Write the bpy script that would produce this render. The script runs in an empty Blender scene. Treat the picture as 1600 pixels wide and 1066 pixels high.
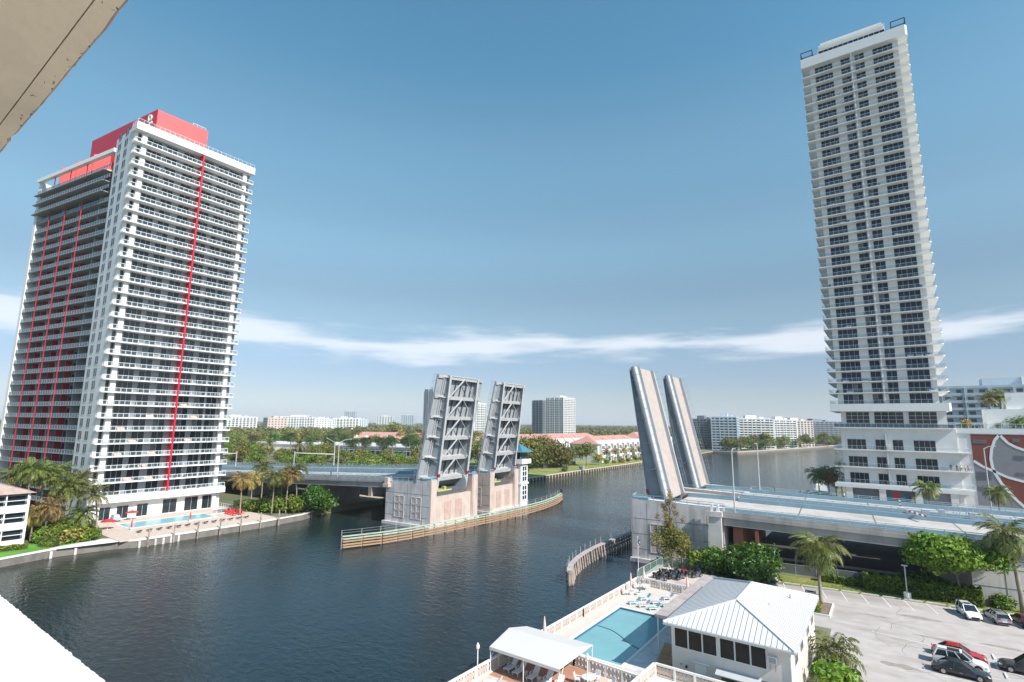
import bpy, math, random
import numpy as np
from mathutils import Matrix, Vector, Euler
R = math.radians
sc = bpy.context.scene
col = sc.collection
PI = math.pi

# ------------------------------------------------------------------ camera
# Metres. +X east, +Y north, water at z = 0; the balcony camera looks north-west over the waterway.
cam_d = bpy.data.cameras.new('camera')
cam = bpy.data.objects.new('camera', cam_d)
col.objects.link(cam)
cam_d.sensor_width = 36.0
cam_d.lens = 36.0 * 810.0 / 1600.0
cam_d.clip_start = 0.05
cam_d.clip_end = 30000
cam.matrix_world = (Matrix.Translation((0, 0, 28.5)) @ Matrix.Rotation(R(35.7), 4, 'Z')
                    @ Matrix.Rotation(PI / 2 + math.atan(127.6 / 810.0), 4, 'X') @ Matrix.Rotation(R(0.65), 4, 'Z'))
sc.camera = cam

# ------------------------------------------------------------------ sky, sun, exposure
SUN_EL, SUN_AZ = 42.0, 98.0           # azimuth clockwise from +Y: a little south of due east
world = bpy.data.worlds.new('World')
sc.world = world
world.use_nodes = True
wn, wl = world.node_tree.nodes, world.node_tree.links
wn.clear()
def wnode(t, **kw):
    n = wn.new(t)
    for k, v in kw.items(): setattr(n, k, v)
    return n
def wmath(op, a, b=None, c=None):
    n = wnode('ShaderNodeMath', operation=op)
    for i, v in enumerate((a, b, c)):
        if v is None: continue
        if isinstance(v, (int, float)): n.inputs[i].default_value = v
        else: wl.new(v, n.inputs[i])
    return n.outputs[0]
sky = wnode('ShaderNodeTexSky', sky_type='NISHITA')
sky.sun_disc = False
sky.sun_elevation = R(SUN_EL); sky.sun_rotation = R(SUN_AZ)
sky.altitude = 0; sky.air_density = 1.0; sky.dust_density = 0.2; sky.ozone_density = 2.5
tc = wnode('ShaderNodeTexCoord')
sep = wnode('ShaderNodeSeparateXYZ'); wl.new(tc.outputs['Generated'], sep.inputs[0])
ramp = wnode('ShaderNodeValToRGB'); wl.new(sep.outputs[2], ramp.inputs[0])      # colour grade of the whole sky by height, the same all round
cr = ramp.color_ramp; cr.interpolation = 'EASE'
cr.elements[0].position = .0; cr.elements[0].color = (.305, .345, .475, 1)
cr.elements[1].position = .62; cr.elements[1].color = (.495, .785, .70, 1)
e_ = cr.elements.new(.06); e_.color = (.335, .34, .40, 1)
e_ = cr.elements.new(.22); e_.color = (.49, .49, .43, 1)
e_ = cr.elements.new(.34); e_.color = (.615, .68, .565, 1)
e_ = cr.elements.new(.48); e_.color = (.64, .80, .67, 1)
tintn = wnode('ShaderNodeMix', data_type='RGBA', blend_type='MULTIPLY')
tintn.inputs[0].default_value = 1.0
wl.new(sky.outputs[0], tintn.inputs[6]); wl.new(ramp.outputs[0], tintn.inputs[7])
# a thin bank of stratus lying low all round the horizon
az = wmath('ARCTAN2', sep.outputs[1], sep.outputs[0])
el = sep.outputs[2]
def wnoise(u, v, scale, detail, rough=0.55):
    cmb = wnode('ShaderNodeCombineXYZ'); wl.new(u, cmb.inputs[0]); wl.new(v, cmb.inputs[1])
    n = wnode('ShaderNodeTexNoise'); n.inputs['Scale'].default_value = scale
    n.inputs['Detail'].default_value = detail; n.inputs['Roughness'].default_value = rough
    wl.new(cmb.outputs[0], n.inputs['Vector']); return n.outputs[0]
wob = wnoise(az, wmath('MULTIPLY', el, 0.0), 2.6, 2)
centre = wmath('MULTIPLY_ADD', wob, 0.07, 0.112)
dist = wmath('ABSOLUTE', wmath('SUBTRACT', el, centre))
band = wmath('SUBTRACT', 1.0, wmath('DIVIDE', dist, 0.046))
fine = wnoise(az, wmath('MULTIPLY', el, 7.0), 3.0, 8, 0.6)
patch = wnoise(wmath('ADD', az, 5.3), wmath('MULTIPLY', el, 2.0), 2.1, 3, .5)
band = wmath('SUBTRACT', band, wmath('MULTIPLY', wmath('ABSOLUTE', wmath('SUBTRACT', patch, .56)), 2.6))
den = wmath('ADD', wmath('MULTIPLY', band, 0.75), wmath('MULTIPLY_ADD', fine, 2.0, -0.90))
mr = wnode('ShaderNodeMapRange', interpolation_type='SMOOTHSTEP')
mr.inputs[1].default_value = 0.12; mr.inputs[2].default_value = 0.72; mr.inputs[4].default_value = 0.6
wl.new(den, mr.inputs[0])
cm = wnode('ShaderNodeMix', data_type='RGBA')
wl.new(mr.outputs[0], cm.inputs[0]); wl.new(tintn.outputs[2], cm.inputs[6]); cm.inputs[7].default_value = (4.2, 4.3, 4.5, 1)
bg = wnode('ShaderNodeBackground'); bg.inputs[1].default_value = 0.15
wl.new(cm.outputs[2], bg.inputs[0])
wo = wnode('ShaderNodeOutputWorld'); wl.new(bg.outputs[0], wo.inputs[0])

sun_d = bpy.data.lights.new('sun', 'SUN')
sun_d.energy = 3.75; sun_d.angle = R(0.5); sun_d.color = (1.0, 0.945, 0.87)
sun = bpy.data.objects.new('sun', sun_d); col.objects.link(sun)
_sd = Vector((math.sin(R(SUN_AZ)) * math.cos(R(SUN_EL)), math.cos(R(SUN_AZ)) * math.cos(R(SUN_EL)), math.sin(R(SUN_EL))))
sun.rotation_euler = _sd.to_track_quat('Z', 'Y').to_euler()
sun.location = (60, 0, 200)
vs = sc.view_settings
vs.view_transform = 'Standard'; vs.look = 'None'; vs.exposure = 0.85; vs.gamma = 1.0
vs.use_curve_mapping = False
sc.cycles.max_bounces = 6; sc.cycles.diffuse_bounces = 3; sc.cycles.glossy_bounces = 3
sc.cycles.transparent_max_bounces = 10; sc.cycles.transmission_bounces = 3
sc.cycles.use_denoising = True
sc.cycles.sample_clamp_indirect = 6.0

# ------------------------------------------------------------------ materials
MATS = {}
def mat(name, rgb, rough=0.6, var=0.0, scale=1.0, metal=0.0, bump=0.0, bscale=None, alpha=1.0, spec=0.5, stretch=None, dark=None, darkscale=0.3, darkamt=0.0, emit=None, trans=0.0, tint=None, coat=0.0):
    """Principled material; var/scale break up the colour, dark/darkscale/darkamt add worn streaky blotches, tint mixes to a second colour by the leaf attribute"""
    m = bpy.data.materials.new(name); m.use_nodes = True
    n, l = m.node_tree.nodes, m.node_tree.links
    p = n['Principled BSDF']
    p.inputs['Base Color'].default_value = (*rgb, 1); p.inputs['Roughness'].default_value = rough
    p.inputs['Metallic'].default_value = metal; p.inputs['Alpha'].default_value = alpha
    p.inputs['Specular IOR Level'].default_value = spec
    if coat: p.inputs['Coat Weight'].default_value = coat; p.inputs['Coat Roughness'].default_value = 0.05
    geo = n.new('ShaderNodeNewGeometry')
    src = geo.outputs['Position']
    if stretch:
        mp = n.new('ShaderNodeMapping'); mp.inputs['Scale'].default_value = stretch
        l.new(src, mp.inputs[0]); src2 = mp.outputs[0]
    else: src2 = src
    cur = None
    if tint:
        at = n.new('ShaderNodeAttribute'); at.attribute_name = 'tint'
        mx = n.new('ShaderNodeMix'); mx.data_type = 'RGBA'
        mx.inputs[6].default_value = (*rgb, 1); mx.inputs[7].default_value = (*tint, 1)
        l.new(at.outputs['Fac'], mx.inputs[0]); cur = mx.outputs[2]
        oi = n.new('ShaderNodeObjectInfo')
        hs = n.new('ShaderNodeHueSaturation')
        mrg = n.new('ShaderNodeMapRange'); mrg.inputs[3].default_value = 0.72; mrg.inputs[4].default_value = 1.3
        l.new(oi.outputs['Random'], mrg.inputs[0]); l.new(mrg.outputs[0], hs.inputs['Value'])
        mh = n.new('ShaderNodeMapRange'); mh.inputs[3].default_value = 0.475; mh.inputs[4].default_value = 0.52
        l.new(oi.outputs['Random'], mh.inputs[0]); l.new(mh.outputs[0], hs.inputs['Hue'])
        l.new(cur, hs.inputs['Color']); cur = hs.outputs[0]
    if var:
        t = n.new('ShaderNodeTexNoise'); t.inputs['Scale'].default_value = scale; t.inputs['Detail'].default_value = 5
        l.new(src, t.inputs['Vector'])
        r = n.new('ShaderNodeMapRange'); r.inputs[1].default_value = 0.3; r.inputs[2].default_value = 0.7
        r.inputs[3].default_value = 1 - var; r.inputs[4].default_value = 1 + var
        l.new(t.outputs[0], r.inputs[0])
        mx = n.new('ShaderNodeMix'); mx.data_type = 'RGBA'; mx.blend_type = 'MULTIPLY'; mx.inputs[0].default_value = 1
        if cur is None: mx.inputs[6].default_value = (*rgb, 1)
        else: l.new(cur, mx.inputs[6])
        l.new(r.outputs[0], mx.inputs[7]); cur = mx.outputs[2]
    if dark:
        t = n.new('ShaderNodeTexNoise'); t.inputs['Scale'].default_value = darkscale; t.inputs['Detail'].default_value = 7
        t.inputs['Roughness'].default_value = 0.62
        l.new(src2, t.inputs['Vector'])
        r = n.new('ShaderNodeMapRange'); r.inputs[1].default_value = 0.5; r.inputs[2].default_value = 0.68; r.inputs[4].default_value = darkamt
        l.new(t.outputs[0], r.inputs[0])
        mx = n.new('ShaderNodeMix'); mx.data_type = 'RGBA'
        if cur is None: mx.inputs[6].default_value = (*rgb, 1)
        else: l.new(cur, mx.inputs[6])
        mx.inputs[7].default_value = (*dark, 1); l.new(r.outputs[0], mx.inputs[0]); cur = mx.outputs[2]
    if cur is not None: l.new(cur, p.inputs['Base Color'])
    if bump:
        t = n.new('ShaderNodeTexNoise'); t.inputs['Scale'].default_value = bscale or scale * 4; t.inputs['Detail'].default_value = 4
        l.new(src2, t.inputs['Vector'])
        b = n.new('ShaderNodeBump'); b.inputs['Strength'].default_value = bump; b.inputs['Distance'].default_value = 0.1
        l.new(t.outputs[0], b.inputs['Height']); l.new(b.outputs[0], p.inputs['Normal'])
    if trans:
        tr = n.new('ShaderNodeBsdfTranslucent'); ms = n.new('ShaderNodeMixShader'); ms.inputs[0].default_value = trans
        if cur is not None: l.new(cur, tr.inputs[0])
        else: tr.inputs[0].default_value = (*rgb, 1)
        out = n['Material Output']
        l.new(p.outputs[0], ms.inputs[1]); l.new(tr.outputs[0], ms.inputs[2]); l.new(ms.outputs[0], out.inputs[0])
    if emit: p.inputs['Emission Color'].default_value = (*emit, 1); p.inputs['Emission Strength'].default_value = 1
    MATS[name] = m
    return m
M = MATS
mat('white_paint', (.74, .74, .73), .55, .05, .4, dark=(.52, .50, .47), darkscale=.5, darkamt=.22, stretch=(1, 1, .25))
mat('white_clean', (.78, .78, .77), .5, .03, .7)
mat('white_metal', (.76, .77, .77), .4, .03, 2)
mat('house_wall', (.70, .635, .60), .6, .04, .6, dark=(.56, .50, .46), darkscale=.7, darkamt=.35, stretch=(1, 1, .3))
mat('warm_white', (.74, .71, .67), .6, .05, .8)
mat('soffit_paint', (.86, .72, .56), .8, .05, 1.6, dark=(.44, .35, .27), darkscale=2.2, darkamt=.35, bump=.12, bscale=30)
mat('chipped', (.12, .07, .05), .9)
mat('edge_rust', (.52, .30, .17), .85, .3, 9)
mat('grey_wall', (.26, .28, .30), .6, .05, .5)  # grey-blue wall paint, darkened further to carry the shade on the tower walls
mat('red_paint', (.50, .016, .04), .45, .08, .4)
mat('red_paint_sunlit', (.78, .10, .10), .5, .06, .3)  # the tower's red paint with sunlight put into its colour
mat('dark_glass', (.018, .026, .034), .06, .25, .6, spec=.6)
mat('blue_glass', (.008, .026, .055), .08, .3, .5, spec=.32)
mat('curtain_glass', (.11, .13, .15), .12, .25, 1.2, spec=.4)
mat('window_dark', (.020, .017, .016), .3, .4, 1.5, spec=.2)
mat('facade_shade_grey', (.27, .29, .31), .6, .06, .5)  # south facade's shade put into the colour of its white slabs
mat('navy_glass', (.012, .03, .055), .25, .25, .5, spec=.25)
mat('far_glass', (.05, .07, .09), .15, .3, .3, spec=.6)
mat('rail_glass', (.13, .22, .27), .08, alpha=.22, spec=.35)
mat('rail_glass_blue', (.085, .14, .185), .15, alpha=.8, spec=.3)
mat('mullion', (.55, .56, .57), .4, .05, 2)
mat('dark_frame', (.03, .035, .04), .4, .05, 2)
mat('recess_dark', (.09, .10, .11), .6, .15, .6)
mat('concrete', (.62, .58, .575), .85, .09, .6, dark=(.24, .23, .23), darkscale=.55, darkamt=.55, stretch=(1, 1, .18), bump=.12, bscale=5)
mat('concrete_pink', (.56, .46, .41), .85, .08, .5, dark=(.36, .27, .23), darkscale=.5, darkamt=.4, stretch=(1, 1, .25), bump=.1, bscale=5)
mat('concrete_joint', (.15, .15, .15), .9, .1, 2)
mat('red_column', (.36, .15, .11), .85, .12, .5)
mat('girder_concrete', (.36, .34, .33), .85, .1, .5, dark=(.17, .16, .15), darkscale=.4, darkamt=.5, stretch=(1, 1, .2))
mat('road_light', (.47, .43, .405), .9, .09, .5, dark=(.33, .295, .27), darkscale=.16, darkamt=.7, bump=.08, bscale=12)
mat('deck_grating', (.41, .355, .33), .8, .1, .9, dark=(.38, .30, .26), darkscale=.5, darkamt=.5, bump=.25, bscale=14)
mat('steel_grey', (.33, .355, .385), .75, .07, .7, dark=(.21, .23, .25), darkscale=.4, darkamt=.45, metal=.0)
mat('steel_dark', (.10, .11, .12), .6, .15, .8)
mat('steel_light', (.46, .47, .48), .7, .06, .8, dark=(.34, .33, .33), darkscale=.6, darkamt=.5)
mat('blue_rail', (.20, .33, .41), .5, .08, .5, dark=(.12, .24, .32), darkscale=.4, darkamt=.4)
mat('blue_light', (.36, .49, .56), .5, .06, .6)
mat('blue_deep', (.05, .15, .27), .5, .1, .6)
mat('teal_roof', (.06, .20, .27), .45, .08, .8)
mat('green_machine', (.38, .40, .12), .5, .2, 3)
mat('wood_orange', (.42, .27, .15), .85, .2, .8, dark=(.22, .12, .07), darkscale=.8, darkamt=.6, bump=.2, bscale=6)
mat('wood_green', (.40, .46, .36), .85, .15, .8, dark=(.26, .30, .22), darkscale=.6, darkamt=.5)
mat('wood_pile', (.38, .31, .26), .9, .2, .7, dark=(.12, .09, .07), darkscale=.9, darkamt=.8, bump=.25, bscale=5)
mat('wood_dark', (.05, .042, .038), .9, .2, 1)
mat('wood_deck', (.42, .36, .35), .9, .16, .7, dark=(.26, .22, .21), darkscale=1.2, darkamt=.6, stretch=(.4, 2, 1))
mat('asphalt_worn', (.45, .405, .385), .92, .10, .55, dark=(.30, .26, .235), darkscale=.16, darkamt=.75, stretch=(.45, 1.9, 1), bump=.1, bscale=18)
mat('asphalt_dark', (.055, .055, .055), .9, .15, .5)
mat('line_paint', (.72, .72, .70), .7, .1, 1.5)
mat('paver', (.56, .46, .39), .85, .08, .8, dark=(.48, .37, .31), darkscale=.6, darkamt=.4)
mat('paver_pale', (.58, .525, .475), .85, .05, .8, dark=(.56, .49, .43), darkscale=.5, darkamt=.4)
mat('terrace_red', (.42, .22, .15), .85, .1, .7)
mat('pink_lattice', (.56, .47, .42), .75, .05, .7)
mat('grass', (.20, .24, .05), .95, .3, .3, dark=(.36, .28, .10), darkscale=.06, darkamt=.9, bump=.4, bscale=6)
mat('lawn_bright', (.10, .27, .03), .95, .2, .5, bump=.4, bscale=8)
mat('land', (.13, .14, .07), .95, .3, .05, dark=(.30, .28, .25), darkscale=.02, darkamt=.7)
mat('sand', (.50, .42, .33), .95, .12, .4, dark=(.32, .27, .2), darkscale=.3, darkamt=.5)
mat('rock', (.30, .27, .23), .95, .25, 1.2)
mat('seawall', (.20, .18, .165), .9, .12, .5, dark=(.10, .09, .08), darkscale=.7, darkamt=.7, stretch=(1, 1, .4))
mat('pool_tile', (.22, .46, .50), .3, .08, .8)
mat('pool_line', (.03, .12, .22), .3)
mat('roof_white', (.66, .66, .67), .42, .02, .6)
mat('roof_seam', (.36, .37, .38), .45)
mat('roof_tile', (.46, .34, .29), .85, .12, 1.5, dark=(.3, .2, .16), darkscale=.6, darkamt=.4)
mat('roof_pink', (.48, .25, .21), .85, .08, .2)
mat('roof_flat', (.66, .64, .62), .9, .1, .1)
mat('mural_red', (.21, .06, .045), .75, .06, .6)
mat('mural_grey', (.24, .24, .26), .75, .05, .6)
mat('grille', (.12, .125, .15), .6, .1, 1)
mat('bark', (.20, .16, .12), .95, .2, 2, bump=.4, bscale=8)
mat('palm_bark', (.30, .255, .21), .95, .18, 1.5, dark=(.17, .13, .1), darkscale=2, darkamt=.6, stretch=(.4, .4, 3))
mat('husk', (.42, .27, .13), .95, .25, 2)
mat('leaf', (.055, .12, .016), .55, tint=(.25, .30, .05), trans=.25, spec=.35)
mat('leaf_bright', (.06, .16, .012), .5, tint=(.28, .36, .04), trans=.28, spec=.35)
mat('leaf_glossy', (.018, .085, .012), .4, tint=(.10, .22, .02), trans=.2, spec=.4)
mat('leaf_olive', (.075, .095, .02), .65, tint=(.31, .28, .07), trans=.2, spec=.3)
mat('leaf_autumn', (.19, .16, .04), .65, tint=(.48, .34, .10), trans=.2, spec=.3)
mat('frond_dark', (.03, .07, .018), .55, tint=(.10, .14, .04), trans=.2, spec=.35)
mat('leaf_far', (.085, .13, .035), .8, tint=(.27, .27, .09), spec=.2)
mat('frond', (.06, .11, .02), .5, tint=(.26, .25, .06), trans=.22, spec=.4)
mat('frond_pale', (.13, .17, .055), .55, tint=(.36, .34, .13), trans=.22, spec=.4)
mat('frond_dry', (.20, .15, .05), .7, tint=(.42, .29, .10), trans=.22, spec=.3)
mat('car_white', (.78, .79, .80), .3, coat=.6)
mat('car_silver', (.34, .345, .35), .3, metal=.4, coat=.6)
mat('car_black', (.012, .014, .018), .25, coat=.9)
mat('car_red', (.46, .012, .022), .28, coat=.8)
mat('car_maroon', (.10, .012, .016), .28, coat=.8)
mat('car_blue', (.045, .075, .12), .28, coat=.8)
mat('tyre', (.015, .015, .016), .85)
mat('rim', (.45, .46, .47), .3, metal=.8)
mat('lamp_red', (.42, .012, .015), .25, coat=.5)
mat('lamp_clear', (.70, .72, .74), .15, coat=.5)
mat('plastic_black', (.02, .02, .022), .5)
mat('chrome', (.6, .6, .62), .15, metal=1)
mat('canvas_white', (.60, .575, .555), .7, .03, .5)
mat('sling_teal', (.22, .42, .46), .7, .06, 2)
mat('sling_grey', (.36, .42, .52), .7, .06, 2)
mat('sling_white', (.66, .69, .74), .7, .04, 2)
mat('sling_dark', (.10, .09, .09), .7, .1, 2)
mat('cloth_pink', (.70, .52, .44), .8, .05, 2)
mat('cloth_red', (.62, .03, .03), .7, .08, 1)
mat('chain_link', (.16, .26, .24), .6, alpha=.45)
mat('chain_link_grey', (.30, .32, .32), .6, alpha=.4)
mat('skin', (.42, .24, .16), .6)
mat('hair_dark', (.02, .014, .01), .6)
mat('cloth_black', (.02, .02, .022), .8)
mat('cloth_blue', (.05, .09, .2), .8)
mat('cloth_white', (.7, .7, .7), .8)
mat('flag_red', (.55, .03, .05), .8)
mat('flag_blue', (.03, .05, .2), .8)

# ------------------------------------------------------------------ mesh helpers
class MB:
    """collects shapes, then links them as ONE mesh object"""
    def __init__(s): s.v = []; s.f = []; s.m = []; s.x = None
    def add(s, vs, fs, mi=0):
        b = len(s.v)
        if s.x is not None: vs = [tuple(s.x @ Vector(v)) for v in vs]
        s.v += [tuple(v) for v in vs]
        for f in fs: s.f.append(tuple(b + i for i in f)); s.m.append(mi)
        return s
    def box(s, x0, y0, z0, x1, y1, z1, mi=0):
        if x0 > x1: x0, x1 = x1, x0
        if y0 > y1: y0, y1 = y1, y0
        if z0 > z1: z0, z1 = z1, z0
        return s.add([(x0, y0, z0), (x1, y0, z0), (x1, y1, z0), (x0, y1, z0), (x0, y0, z1), (x1, y0, z1), (x1, y1, z1), (x0, y1, z1)],
                     [(0, 3, 2, 1), (4, 5, 6, 7), (0, 1, 5, 4), (1, 2, 6, 5), (2, 3, 7, 6), (3, 0, 4, 7)], mi)
    def hexa(s, p, mi=0):      # 8 corners: bottom ring ccw, top ring ccw
        return s.add(p, [(0, 3, 2, 1), (4, 5, 6, 7), (0, 1, 5, 4), (1, 2, 6, 5), (2, 3, 7, 6), (3, 0, 4, 7)], mi)
    def prism(s, poly, z0, z1, mi=0):   # poly ccw in xy
        n = len(poly)
        zz0 = z0 if isinstance(z0, (list, tuple)) else [z0] * n
        zz1 = z1 if isinstance(z1, (list, tuple)) else [z1] * n
        vs = [(p[0], p[1], zz0[i]) for i, p in enumerate(poly)] + [(p[0], p[1], zz1[i]) for i, p in enumerate(poly)]
        fs = [tuple(reversed(range(n))), tuple(range(n, 2 * n))] + [(i, (i + 1) % n, n + (i + 1) % n, n + i) for i in range(n)]
        return s.add(vs, fs, mi)
    def quad(s, a, b, c, d, mi=0): return s.add([a, b, c, d], [(0, 1, 2, 3)], mi)
    def tri(s, a, b, c, mi=0): return s.add([a, b, c], [(0, 1, 2)], mi)
    def tube(s, pts, rad, n=6, mi=0, caps=True):
        pts = [Vector(p) for p in pts]
        if not isinstance(rad, (list, tuple)): rad = [rad] * len(pts)
        vs = []; fs = []
        for i, p in enumerate(pts):
            d = (pts[min(i + 1, len(pts) - 1)] - pts[max(i - 1, 0)]).normalized()
            u = d.cross(Vector((0, 0, 1)) if abs(d.z) < .95 else Vector((1, 0, 0))).normalized(); w = d.cross(u)
            for k in range(n):
                a = 2 * PI * k / n
                vs.append(tuple(p + rad[i] * (math.cos(a) * u + math.sin(a) * w)))
        for i in range(len(pts) - 1):
            for k in range(n):
                fs.append((i * n + k, (i + 1) * n + k, (i + 1) * n + (k + 1) % n, i * n + (k + 1) % n))
        if caps:
            fs.append(tuple(range(n))); fs.append(tuple(reversed(range((len(pts) - 1) * n, len(pts) * n))))
        return s.add(vs, fs, mi)
    def bar(s, a, b, w, mi=0):     # square bar between two points
        a, b = Vector(a), Vector(b); d = (b - a).normalized()
        u = d.cross(Vector((0, 0, 1)) if abs(d.z) < .95 else Vector((0, 1, 0))).normalized(); v = d.cross(u)
        h = w / 2
        c = [-u * h - v * h, u * h - v * h, u * h + v * h, -u * h + v * h]
        return s.hexa([tuple(a + q) for q in c] + [tuple(b + q) for q in c], mi)
    def lathe(s, prof, n=12, c=(0, 0, 0), mi=0):
        vs = []; fs = []
        for r, z in prof:
            for k in range(n):
                a = 2 * PI * k / n; vs.append((c[0] + r * math.cos(a), c[1] + r * math.sin(a), c[2] + z))
        for i in range(len(prof) - 1):
            for k in range(n): fs.append((i * n + k, i * n + (k + 1) % n, (i + 1) * n + (k + 1) % n, (i + 1) * n + k))
        fs.append(tuple(reversed(range(n)))); fs.append(tuple(range((len(prof) - 1) * n, len(prof) * n)))
        return s.add(vs, fs, mi)
    def mesh(s, name, mats, origin=(0, 0, 0), smooth=False):
        me = bpy.data.meshes.new(name)
        o = origin
        me.from_pydata([(v[0] - o[0], v[1] - o[1], v[2] - o[2]) for v in s.v], [], s.f)
        if not isinstance(mats, (list, tuple)): mats = [mats]
        for m in mats: me.materials.append(M[m])
        if len(mats) > 1: me.polygons.foreach_set('material_index', s.m)
        if smooth: me.polygons.foreach_set('use_smooth', [True] * len(s.f))
        me.update()
        return me
    def build(s, name, mats, parent=None, origin=(0, 0, 0), loc=None, smooth=False):
        return obj(name, s.mesh(name, mats, origin, smooth), parent, loc if loc is not None else (origin if parent is None else (0, 0, 0)))

def obj(name, me, parent=None, loc=(0, 0, 0), rot=None, scale=None):
    o = bpy.data.objects.new(name, me); col.objects.link(o)
    if parent is not None: o.parent = parent
    o.location = loc
    if rot is not None: o.rotation_euler = rot
    if scale is not None: o.scale = scale if isinstance(scale, (tuple, list)) else (scale,) * 3
    return o
def tag(o, label=None, cat=None, group=None, kind=None):
    if label: o['label'] = label
    if cat: o['category'] = cat
    if group: o['group'] = group
    if kind: o['kind'] = kind
    return o
def thing(name, label, cat, loc=(0, 0, 0), rz=0.0, group=None):
    o = obj(name, None, None, loc, (0, 0, rz))
    return tag(o, label, cat, group)
def struct(name, mb, mats): return tag(mb.build(name, mats), kind='structure')
def copy_thing(root, loc, rz=0.0, label=None, scale=None):
    r = root.copy(); col.objects.link(r); r.location = loc; r.rotation_euler = (0, 0, rz)
    if scale: r.scale = (scale,) * 3
    if label: r['label'] = label
    for ch in root.children:
        c = ch.copy(); col.objects.link(c); c.parent = r
        for g in ch.children:
            d = g.copy(); col.objects.link(d); d.parent = c
    return r
ORD = ['first', 'second', 'third', 'fourth', 'fifth', 'sixth', 'seventh', 'eighth', 'ninth', 'tenth', 'eleventh', 'twelfth', 'thirteenth',
       'fourteenth', 'fifteenth', 'sixteenth', 'seventeenth', 'eighteenth', 'nineteenth', 'twentieth', 'twenty-first', 'twenty-second',
       'twenty-third', 'twenty-fourth', 'twenty-fifth', 'twenty-sixth', 'twenty-seventh', 'twenty-eighth', 'twenty-ninth', 'thirtieth',
       'thirty-first', 'thirty-second', 'thirty-third', 'thirty-fourth', 'thirty-fifth', 'thirty-sixth']
ORD += [f'{a}-{b}' for a in ('forty', 'fifty', 'sixty', 'seventy') for b in ORD[:9]]

# ------------------------------------------------------------------ foliage
def np_mesh(name, V, n, mats, tint):
    """n quads from (4n,3) vertices with a per-face 'tint'"""
    me = bpy.data.meshes.new(name)
    me.vertices.add(4 * n); me.vertices.foreach_set('co', V.astype(np.float32).ravel())
    me.loops.add(4 * n); me.loops.foreach_set('vertex_index', np.arange(4 * n, dtype=np.int32))
    me.polygons.add(n); me.polygons.foreach_set('loop_start', np.arange(0, 4 * n, 4, dtype=np.int32))
    at = me.attributes.new('tint', 'FLOAT', 'FACE'); at.data.foreach_set('value', tint.astype(np.float32))
    me.materials.append(M[mats]); me.update(calc_edges=True); me.validate()
    return me
def leaf_quads(P, size, rng, up=0.35, out=None, aspect=0.5):
    """leaf-shaped quads at points P"""
    n = len(P)
    nr = rng.normal(size=(n, 3))
    if out is not None: nr = nr * 0.75 + out * 0.9
    nr[:, 2] += up; nr /= np.linalg.norm(nr, axis=1)[:, None] + 1e-9
    a = rng.normal(size=(n, 3)); a -= (a * nr).sum(1)[:, None] * nr; a /= np.linalg.norm(a, axis=1)[:, None] + 1e-9
    b = np.cross(nr, a)
    s = size * rng.uniform(.55, 1.35, n)[:, None]
    V = np.stack([P - a * s, P - b * s * aspect + nr * s * .12, P + a * s, P + b * s * aspect + nr * s * .12], 1)
    return V.reshape(-1, 3)
def lobes_points(lobes, n, rng, shell=0.62):
    L = np.array(lobes, float); vol = (L[:, 3] * L[:, 4] * L[:, 5]) ** .72
    idx = rng.choice(len(L), n, p=vol / vol.sum())
    d = rng.normal(size=(n, 3)); d /= np.linalg.norm(d, axis=1)[:, None]
    r = (shell + (1 - shell) * rng.uniform(0, 1, n)) * np.where(rng.uniform(0, 1, n) < .2, rng.uniform(.4, 1, n), 1) * rng.normal(1, .07, n)
    lump = 1 + .16 * np.sin(d[:, 0] * 7 + idx) * np.sin(d[:, 1] * 6 + 2 * idx) + .12 * np.sin(d[:, 2] * 9 + idx)
    P = L[idx, :3] + d * L[idx, 3:] * (r * lump)[:, None]
    return P, d, idx
def crown_mesh(name, lobes, n, size, mats, seed, shell=.62, zmin=None, aspect=.5):
    rng = np.random.default_rng(seed)
    P, d, idx = lobes_points(lobes, n, rng, shell)
    if zmin is not None: P[:, 2] = np.maximum(P[:, 2], zmin + rng.uniform(0, .3, n))
    lob = rng.uniform(-.22, .22, len(lobes))
    tint = np.clip(rng.beta(1.6, 2.2, n) + lob[idx], 0, 1)
    return np_mesh(name, leaf_quads(P, size, rng, out=d, aspect=aspect), n, mats, tint)
def random_lobes(rng, n, rx, rz, zc, r0, flat=.75):
    out = []
    for i in range(n):
        a = rng.uniform(0, 2 * PI); r = rx * math.sqrt(rng.uniform(0.02, 1)); h = zc + rz * rng.uniform(-1, 1) * (1 - .5 * (r / rx) ** 2)
        q = r0 * rng.uniform(.7, 1.3); out.append((r * math.cos(a), r * math.sin(a), h, q, q, q * flat))
    return out
def limb_mesh(name, lobes, h, r, seed, mats='bark', n=6):
    rng = random.Random(seed); mb = MB()
    fork = h * .45
    mb.tube([(0, 0, -.3), (rng.uniform(-.1, .1) * h * .2, rng.uniform(-.1, .1) * h * .2, fork * .6), (0, 0, fork)], [r, r * .8, r * .7], n)
    for L in lobes[:9]:
        m = Vector((L[0] * .45, L[1] * .45, fork + (L[2] - fork) * .6))
        mb.tube([(0, 0, fork * .9), m, (L[0], L[1], L[2])], [r * .5, r * .3, r * .1], 5)
    return mb.mesh(name, mats, smooth=True)

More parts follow.
